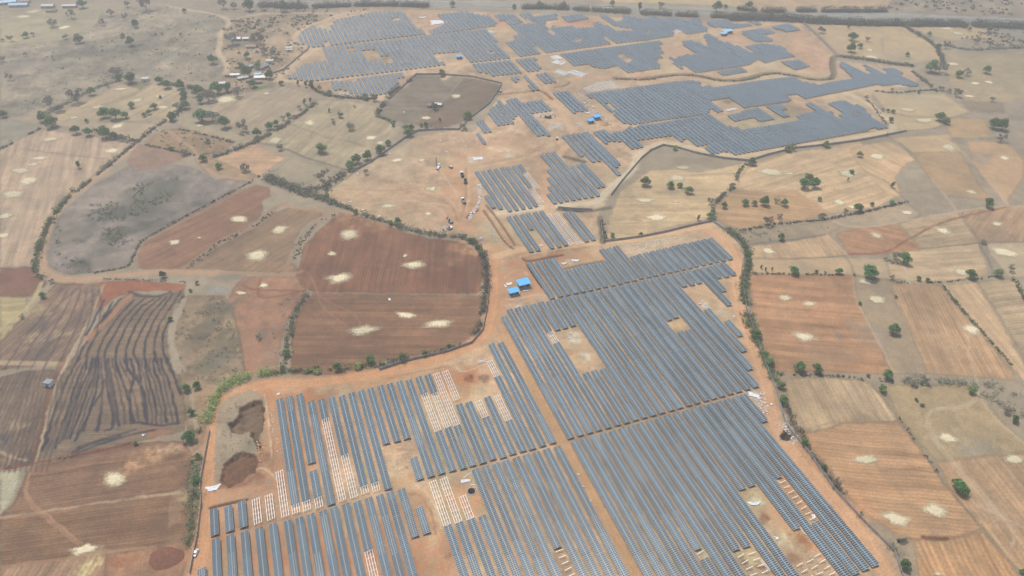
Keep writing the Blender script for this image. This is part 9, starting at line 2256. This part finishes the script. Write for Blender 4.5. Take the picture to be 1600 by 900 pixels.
# ------------------------------------------------------------------ stations, huts, vehicles and small things
BLUE = mat("blue_roof_sheet", (.10, .42, .80), .5, .06, 1.0)
PALEBLUE = mat("pale_blue_roof_sheet", (.32, .52, .68), .5, .06, 1.0)
CONC = mat("concrete", (.50, .48, .44), .9, .12, 1.0)
DARK = mat("dark_cabinet", (.035, .04, .05), .5, .15, 1.5)
GREYC = mat("grey_cabinet", (.22, .23, .25), .5, .15, 1.5)
WHITE = mat("white_paint", (.80, .80, .78), .5, .04, 1.0)
TARP = mat("white_sheet", (.66, .66, .66), .6, .08, 1.0)
GLASS = mat("vehicle_glass", (.02, .025, .03), .1, .05, 1.0, 0, .6)
TYRE = mat("tyre_rubber", (.03, .03, .03), .8, .1, 4)
YEL = mat("machine_yellow", (.55, .33, .05), .5, .12, 2)
RED = mat("tractor_red", (.42, .07, .04), .5, .12, 2)
TIN = mat("tin_roof", (.27, .28, .28), .45, .15, .6, .2, objvar=.2)
TILE = mat("earth_tile_roof", (.34, .25, .19), .9, .2, 1.2, objvar=.2)
MUD = mat("mud_wall", (.42, .34, .27), .95, .12, .8, objvar=.15)
WHITEWASH = mat("whitewashed_wall", (.68, .66, .62), .9, .1, .8)
STONE = mat("field_stone", (.34, .29, .24), .95, .25, 1.5, objvar=.1)
PALEST = mat("pale_stone", (.56, .52, .46), .9, .2, 1.5)
ORANGE = mat("orange_soil_heap", (.42, .24, .13), .95, .15, .8)
DRYEARTH = mat("red_earth_heap", (.17, .075, .045), .95, .2, .8)
def station(x, y, w_, d_, h_, rz, label, roof, grp=None, pale=False):
    root = empty("inverter_shelter", (x, y, 0), rz); tag(root, label, "inverter shelter", grp)
    b_ = MB(); b_.box(-w_ / 2, w_ / 2, -d_ / 2, d_ / 2, -.1, .35); b_.build("plinth", CONC, root)
    r_ = MB(); n = 10   # ribbed sheet, sloping to one side
    for i in range(n):
        x0 = -w_ / 2 - .5 + (w_ + 1.0) * i / n; x1 = -w_ / 2 - .5 + (w_ + 1.0) * (i + 1) / n
        z0 = h_ + .25 * (x0 / w_); z1 = h_ + .25 * (x1 / w_); k = .05 if i % 2 else 0
        r_.quad((x0, -d_ / 2 - .5, z0 + k), (x1, -d_ / 2 - .5, z1 + k), (x1, d_ / 2 + .5, z1 + .35 + k), (x0, d_ / 2 + .5, z0 + .35 + k))
        r_.quad((x0, d_ / 2 + .5, z0 + .30), (x1, d_ / 2 + .5, z1 + .30), (x1, -d_ / 2 - .5, z1 - .05), (x0, -d_ / 2 - .5, z0 - .05))
    r_.build("roof", roof, root)
    for cx in (-w_ / 2 + .2, w_ / 2 - .2):
        for cy in (-d_ / 2 + .2, 0, d_ / 2 - .2):
            c_ = MB(); c_.box(cx - .1, cx + .1, cy - .1, cy + .1, .3, h_ + .1); c_.build("column", GREYC, root)
    nc = 3
    for i in range(nc):
        cx = -w_ / 2 + (i + .5) * w_ / nc; s = w_ / nc * .38
        c_ = MB(); c_.box(cx - s, cx + s, -d_ * .42, d_ * .30, .36, h_ * .66); cab = c_.build("cabinet", DARK if i != 1 else GREYC, root)
        v_ = MB(); v_.box(cx - s * .6, cx + s * .6, -d_ * .42 - .05, -d_ * .42, 1.0, h_ * .5); v_.build("door", GREYC, cab)
for a_ in STATIONS: station(a_[0], a_[1], a_[2], a_[3], a_[4], a_[5], a_[6], PALEBLUE if a_[7] else BLUE, "blue roofed inverter shelters")
def hut(x, y, w_, d_, h_, rz, label, wall, roof, gable=True, grp="huts of the village"):
    root = empty("village_hut", (x, y, 0), rz); tag(root, label, "hut", grp)
    wl = MB(); wl.box(-w_ / 2, w_ / 2, -d_ / 2, d_ / 2, -.1, h_); 
    if gable:
        n = len(wl.v); wl.v += [(-w_ / 2, -d_ / 2, h_), (-w_ / 2, d_ / 2, h_), (-w_ / 2, 0, h_ + d_ * .22), (w_ / 2, -d_ / 2, h_), (w_ / 2, d_ / 2, h_), (w_ / 2, 0, h_ + d_ * .22)]
        wl.f += [(n, n + 2, n + 1), (n + 3, n + 4, n + 5)]; wl.m += [0, 0]
    wl.build("wall", wall, root)
    rf = MB(); o_ = .35
    if gable:
        hz_ = h_ + d_ * .22 + .06; hl = h_ - o_ * .44 + .06
        for s in (-1, 1):
            A = (-w_ / 2 - o_, s * (d_ / 2 + o_), hl); B = (w_ / 2 + o_, s * (d_ / 2 + o_), hl); C_ = (w_ / 2 + o_, 0, hz_); D_ = (-w_ / 2 - o_, 0, hz_)
            rf.quad(A, B, C_, D_); rf.quad((D_[0], D_[1], D_[2] + .08), (C_[0], C_[1], C_[2] + .08), (B[0], B[1], B[2] + .08), (A[0], A[1], A[2] + .08))
    else:
        rf.box(-w_ / 2 - .2, w_ / 2 + .2, -d_ / 2 - .2, d_ / 2 + .2, h_ + .003, h_ + .2); rf.box(-w_ / 2 - .2, w_ / 2 + .2, -d_ / 2 - .2, -d_ / 2, h_ + .2, h_ + .5)
    rf.build("roof", roof, root)
    dr = MB(); dr.box(-.5, .5, -d_ / 2 - .04, -d_ / 2, 0, 2.0); dr.build("door", DARK, root)
    if w_ > 6:
        wn_ = MB(); wn_.box(w_ * .25 - .4, w_ * .25 + .4, -d_ / 2 - .03, -d_ / 2, 1.0, 1.8); wn_.build("window", DARK, root)
HM = {'mud': MUD, 'white': WHITEWASH, 'stone': STONE}; HR = {'tin': TIN, 'tile': TILE, 'conc': CONC, 'white': PALEST, 'pblue': PALEBLUE}
for a_ in HUTS: hut(a_[0], a_[1], a_[2], a_[3], a_[4], a_[5], a_[6], HM[a_[7]], HR[a_[8]], a_[9], a_[10])

def wheel(root, x, y, r_, w_=.22):
    m_ = MB(); m_.beam((x - w_ / 2, y, r_), (x + w_ / 2, y, r_), r_, 14); wh = m_.build("wheel", TYRE, root)
    m_ = MB(); s = 1 if x > 0 else -1; m_.beam((x + s * w_ / 2, y, r_), (x + s * (w_ / 2 + .02), y, r_), r_ * .55, 10); m_.build("rim", STEEL, wh)
def car(x, y, rz, label):
    root = empty("parked_car", (x, y, 0), rz); tag(root, label, "car")
    b_ = bmesh.new()
    prof = [(-1.95, .35), (-1.98, .75), (-1.80, .92), (-1.05, .98), (-.55, 1.42), (.75, 1.47), (1.45, 1.02), (1.90, .95), (1.98, .6), (1.93, .33)]
    vl = []
    for sx, wd_ in ((-1, .84), (-1, .78), (1, .78), (1, .84)): pass
    def ring(xx, k): return [b_.verts.new((xx * (1 if z < 1.0 else .82), yv, z)) for yv, z in prof]
    L_ = ring(-.85, 0); R2 = ring(.85, 0)
    b_.faces.new(L_); b_.faces.new(list(reversed(R2)))
    for i in range(len(prof)):
        j = (i + 1) % len(prof); b_.faces.new((L_[i], R2[i], R2[j], L_[j]))
    bmesh.ops.recalc_face_normals(b_, faces=b_.faces[:]); bmesh.ops.bevel(b_, geom=b_.edges[:], offset=.06, segments=2, affect='EDGES')
    me = bpy.data.meshes.new("body"); b_.to_mesh(me); b_.free(); me.materials.append(WHITE); obj("body", me, root)
    g = MB(); g.quad((-.62, -1.06, 1.03), (.62, -1.06, 1.03), (.60, -.62, 1.42), (-.60, -.62, 1.42)); g.build("rear_window", GLASS, root)
    g = MB(); g.quad((.62, 1.45, 1.08), (-.62, 1.45, 1.08), (-.60, .86, 1.47), (.60, .86, 1.47)); g.build("windscreen", GLASS, root)
    for s in (-1, 1):
        g = MB(); g.quad((s * .76, -.8, 1.08), (s * .76, 1.05, 1.08), (s * .73, .7, 1.36), (s * .73, -.5, 1.36)); g.quad((s * .73, -.5, 1.36), (s * .73, .7, 1.36), (s * .76, 1.05, 1.08), (s * .76, -.8, 1.08)); g.build("side_window", GLASS, root)
        g = MB(); g.box(s * .6 - .14, s * .6 + .14, 1.95, 2.01, .62, .78); g.build("headlight", TARP, root)
        for yy in (-1.25, 1.25): wheel(root, s * .78, yy, .32)
def digger(x, y, rz, label, colm, cat="excavator"):
    root = empty("excavator", (x, y, 0), rz); tag(root, label, cat, "excavators on the cleared ground")
    for s in (-1, 1):
        t_ = MB(); t_.prism([(s * 1.0 - .28, -1.7), (s * 1.0 + .28, -1.7), (s * 1.0 + .28, 1.7), (s * 1.0 - .28, 1.7)], 0, .75); t_.build("crawler_track", TYRE, root)
    b_ = MB(); b_.box(-1.2, 1.2, -2.0, 1.3, .85, 1.7); b_.build("body", colm, root)
    c_ = MB(); c_.box(-1.15, -.15, .1, 1.3, 1.7, 2.8); c_.build("cab", GLASS, root)
    a_ = MB(); a_.beam((.3, 1.1, 1.5), (.3, 3.6, 3.9), .25, 4, .2); a_.beam((.3, 3.6, 3.9), (.3, 5.6, 2.0), .2, 4, .14); ar = a_.build("boom", colm, root)
    k_ = MB(); k_.prism([(-.2, 5.2), (.8, 5.2), (.8, 6.0), (-.2, 6.0)], .9, 1.9); k_.build("bucket", DARK, ar)
def truck(x, y, rz, label, colm, bed):
    root = empty("tipper_truck", (x, y, 0), rz); tag(root, label, "truck", "trucks on the cleared ground")
    ch = MB(); ch.box(-.9, .9, -3.4, 3.2, .7, .95); ch.build("chassis", DARK, root)
    c_ = MB(); c_.box(-1.15, 1.15, 1.7, 3.3, .95, 2.7); cb = c_.build("cab", colm, root)
    w_ = MB(); w_.box(-1.0, 1.0, 3.3, 3.34, 1.8, 2.5); w_.build("windscreen", GLASS, cb)
    b_ = MB(); b_.box(-1.2, 1.2, -3.5, 1.5, 1.0, 1.15); b_.box(-1.2, -1.1, -3.5, 1.5, 1.15, 2.1); b_.box(1.1, 1.2, -3.5, 1.5, 1.15, 2.1); b_.box(-1.1, 1.1, 1.4, 1.5, 1.15, 2.1); b_.box(-1.1, 1.1, -3.5, -3.4, 1.15, 2.1); b_.build("tipper_bed", bed, root)
    for s in (-1, 1):
        for yy in (-2.5, -1.4, 2.4): wheel(root, s * 1.0, yy, .5, .3)
def tractor(x, y, rz, label, colm):
    root = empty("tractor", (x, y, 0), rz); tag(root, label, "tractor", "tractors on the cleared ground")
    b_ = MB(); b_.box(-.4, .4, 0, 2.0, .8, 1.5); b_.box(-.5, .5, -1.2, 0, .7, 1.2); b_.build("body", colm, root)
    c_ = MB(); c_.box(-.7, .7, -1.2, .1, 2.3, 2.4)
    for cx in (-.65, .65):
        for cy in (-1.15, .05): c_.box(cx - .05, cx + .05, cy - .05, cy + .05, 1.1, 2.3)
    c_.build("canopy", WHITE, root)
    for s in (-1, 1): wheel(root, s * .8, -.8, .75, .4); wheel(root, s * .65, 1.6, .42, .28)
def rig(x, y, rz, label):
    root = empty("drilling_rig", (x, y, 0), rz); tag(root, label, "drilling rig")
    ch = MB(); ch.box(-1.1, 1.1, -3.5, 3.2, .7, 1.3); ch.build("chassis", WHITE, root)
    c_ = MB(); c_.box(-1.15, 1.15, 1.8, 3.3, 1.3, 2.8); c_.build("cab", TARP, root)
    m_ = MB()
    for a in (-.4, .4):
        for b2 in (-.4, .4): m_.beam((a, -3.4 + b2, 1), (a, -3.4 + b2, 12), .09, 4)
    for k in range(10):
        z = 1.5 + k; m_.beam((-.4, -3.8, z), (.4, -3.8, z + .8), .05, 3); m_.beam((-.4, -3.0, z + .8), (.4, -3.0, z), .05, 3); m_.beam((-.4, -3.8, z), (-.4, -3.0, z + .8), .05, 3)
    m_.build("mast", DARK, root)
    for s in (-1, 1):
        for yy in (-2.5, -1.4, 2.4): wheel(root, s * 1.0, yy, .5, .3)
def rockmesh(seed, n=1.0):
    b_ = bmesh.new(); bmesh.ops.create_icosphere(b_, subdivisions=2, radius=1.0); r = random.Random(seed)
    k = [rdir(r) for _ in range(6)]
    for v in b_.verts:
        f = 1 + sum(.14 * math.sin(4 * v.co.dot(q) + i) for i, q in enumerate(k)) + r.uniform(-.06, .06); v.co *= f
    me = bpy.data.meshes.new("rock"); b_.to_mesh(me); b_.free(); return me
def heap(x, y, rx, ry, h_, label, m_, name="soil_heap", cat="soil heap", grp=None, seed=0):
    if name == "soil_heap":
        r = random.Random(seed); n = 22; rings = 6; vs_, fs = [(0, 0, h_)], []
        for k in range(1, rings + 1):
            q = k / rings
            for j in range(n):
                a = 6.28318 * j / n; f = q * (1 + .07 * math.sin(3 * a + 1) + r.uniform(-.04, .04))
                vs_.append((rx * f * math.cos(a), ry * f * math.sin(a), h_ * (1 - q) ** .9 - .05 + r.uniform(-.04, .04)))
        for j in range(n):
            fs.append((0, 1 + j, 1 + (j + 1) % n))
            for k in range(rings - 1):
                a = 1 + k * n + j; b2 = 1 + k * n + (j + 1) % n; fs.append((a, a + n, b2 + n, b2))
        me = bpy.data.meshes.new(name); me.from_pydata(vs_, [], fs); me.materials.append(m_); o = obj(name, me); o.location = (x, y, 0); tag(o, label, cat, grp); return
    me = rockmesh(seed); me.materials.append(m_); o = obj(name, me); o.location = (x, y, -h_ * .15); o.scale = (rx, ry, h_); o.rotation_euler = (0, 0, seed); tag(o, label, cat, grp)
def planks(x, y, L, n, rz, label, m_=None, name="stacked_frames", cat="stack of steel sections", spread=.5, grp=None, sz=.11):
    r = random.Random(int(x * 7 + y)); b_ = MB()
    for i in range(n):
        xx = (i - n / 2) * spread + r.uniform(-.15, .15); a = r.uniform(-.05, .05); y0 = r.uniform(-.4, .4); z = .12 + .22 * (i % 3)
        b_.beam((xx, y0 - L / 2, z), (xx + a * L, y0 + L / 2, z), sz, 4)
    o = b_.build(name, m_ or WHITE_ST); o.location = (x, y, 0); o.rotation_euler = (0, 0, rz); tag(o, label, cat, grp)
def sheet(x, y, w_, d_, rz, label, m_=None, name="plastic_sheet", cat="plastic sheet", seed=0, grp=None):
    r = random.Random(seed); n = 9; vs_, fs = [], []
    for j in range(n):
        for i in range(n):
            a, b2 = i / (n - 1) - .5, j / (n - 1) - .5
            k = 1 + .25 * math.sin(5 * a + seed) * math.cos(4 * b2 + seed)
            vs_.append((a * w_ * k + r.uniform(-.08, .08) * w_ * .5, b2 * d_ * k + r.uniform(-.08, .08) * d_ * .5, .15 + r.uniform(0, .35)))
    for j in range(n - 1):
        for i in range(n - 1): fs.append((j * n + i, j * n + i + 1, (j + 1) * n + i + 1, (j + 1) * n + i))
    me = bpy.data.meshes.new(name); me.from_pydata(vs_, [], fs); me.materials.append(m_ or TARP); o = obj(name, me); o.location = (x, y, 0); o.rotation_euler = (0, 0, rz); tag(o, label, cat, grp)
def well(x, y, r_, label, ringm=None, depth=7, hw=.35, name="open_well"):
    root = empty(name, (x, y, 0)); tag(root, label, "well")
    b_ = MB(); n = 28
    for k in range(n):
        a, b2 = 6.28318 * k / n, 6.28318 * (k + 1) / n; ca, sa, cb, sb = math.cos(a), math.sin(a), math.cos(b2), math.sin(b2)
        b_.quad((r_ * ca, r_ * sa, hw), (r_ * cb, r_ * sb, hw), (r_ * cb, r_ * sb, -depth), (r_ * ca, r_ * sa, -depth))
        ro = r_ + .9; rt = r_ + .35
        b_.quad((rt * ca, rt * sa, hw), (rt * cb, rt * sb, hw), (r_ * cb, r_ * sb, hw), (r_ * ca, r_ * sa, hw))
        b_.quad((ro * ca, ro * sa, -.1), (ro * cb, ro * sb, -.1), (rt * cb, rt * sb, hw), (rt * ca, rt * sa, hw))
    b_.build("well_lining", ringm or STONE, root)
    f_ = MB(); f_.f.append(tuple(range(n))); f_.m.append(0); f_.v = [(r_ * math.cos(6.28318 * k / n), r_ * math.sin(6.28318 * k / n), -depth + .3) for k in range(n)]; f_.build("well_water", GLASS, root)
def stone_ring(pts, label):
    r = random.Random(3); b_ = MB()
    for a, b2 in zip(pts, pts[1:]):
        L = math.hypot(b2[0] - a[0], b2[1] - a[1])
        for k in range(int(L / .6)):
            t_ = k * .6 / L; x, y = a[0] + (b2[0] - a[0]) * t_ - pts[0][0] + r.uniform(-.4, .4), a[1] + (b2[1] - a[1]) * t_ - pts[0][1] + r.uniform(-.4, .4); s = r.uniform(.12, .28)
            b_.prism([(x - s, y - s * .7), (x + s * .8, y - s), (x + s, y + s * .6), (x - s * .5, y + s)], -.1, s * .9)
    o = b_.build("stone_lining", PALEST); o.location = (pts[0][0], pts[0][1], 0); tag(o, label, "stone edging")
def rubble(pts, label, n, smin, smax, m_=None):
    r = random.Random(n); b_ = MB(); xs = [p[0] for p in pts]; yy = [p[1] for p in pts]; X0, Y0 = pts[0]; k = 0; tries = 0
    while k < n and tries < n * 20:
        tries += 1
        x = r.uniform(min(xs), max(xs)); y = r.uniform(min(yy), max(yy)); ins = False
        for (x1, y1), (x2, y2) in zip(pts, pts[1:] + pts[:1]):
            if (y1 > y) != (y2 > y) and x < (x2 - x1) * (y - y1) / (y2 - y1) + x1: ins = not ins
        if not ins: continue
        s = r.uniform(smin, smax) * (1 if r.random() < .85 else 1.8); x -= X0; y -= Y0; k += 1
        a = r.uniform(0, 6.28); c, s_ = math.cos(a), math.sin(a)
        pp = [(x + s * (c * p - s_ * q), y + s * (s_ * p + c * q)) for p, q in ((-1, -.7), (.8, -1), (1, .6), (-.5, .9))]
        b_.prism(pp, -.1, s * r.uniform(.5, 1.0))
    o = b_.build("loose_rubble", m_ or PALEST); o.location = (X0, Y0, 0); o['kind'] = 'stuff'; o['label'] = label
SMALL_MATS = {'YEL': YEL, 'RED': RED, 'WHITE': WHITE, 'DARK': DARK, 'GREY': GREYC, 'TARP': TARP, 'STONE': STONE, 'PALEST': PALEST, 'ORANGE': ORANGE, 'TIN': TIN, 'STEEL': WHITE_ST, 'CONC': CONC, 'DRY': DRYEARTH}
for a_ in SMALL:
    f = a_[0]; g = [SMALL_MATS.get(q, q) if isinstance(q, str) else q for q in a_[1:]]
    kw = g.pop() if isinstance(g[-1], dict) else {}
    {'car': car, 'digger': digger, 'truck': truck, 'tractor': tractor, 'rig': rig, 'heap': heap, 'planks': planks, 'sheet': sheet, 'well': well, 'ring': stone_ring, 'rubble': rubble}[f](*g, **kw)
# railway: ballast line carries two rails and masts
for k, (pts, width, col) in enumerate(RAILS):
    pts = smooth_line(pts, 1); root = empty("railway_track", (pts[0][0], pts[0][1], 0)); tag(root, ["steel railway track on grey ballast, the nearer of two at the top", "steel railway track on grey ballast, the farther of two at the top"][k], "railway track", "railway tracks")
    for off in (-2.4, -.8, .8, 2.4):
        b_ = MB()
        for a, b2 in zip(pts, pts[1:]):
            L = math.hypot(b2[0] - a[0], b2[1] - a[1]); nx, ny = -(b2[1] - a[1]) / L * off, (b2[0] - a[0]) / L * off
            b_.beam((a[0] - pts[0][0] + nx, a[1] - pts[0][1] + ny, .35), (b2[0] - pts[0][0] + nx, b2[1] - pts[0][1] + ny, .35), .14, 4)
        b_.build("rail", STEEL, root)
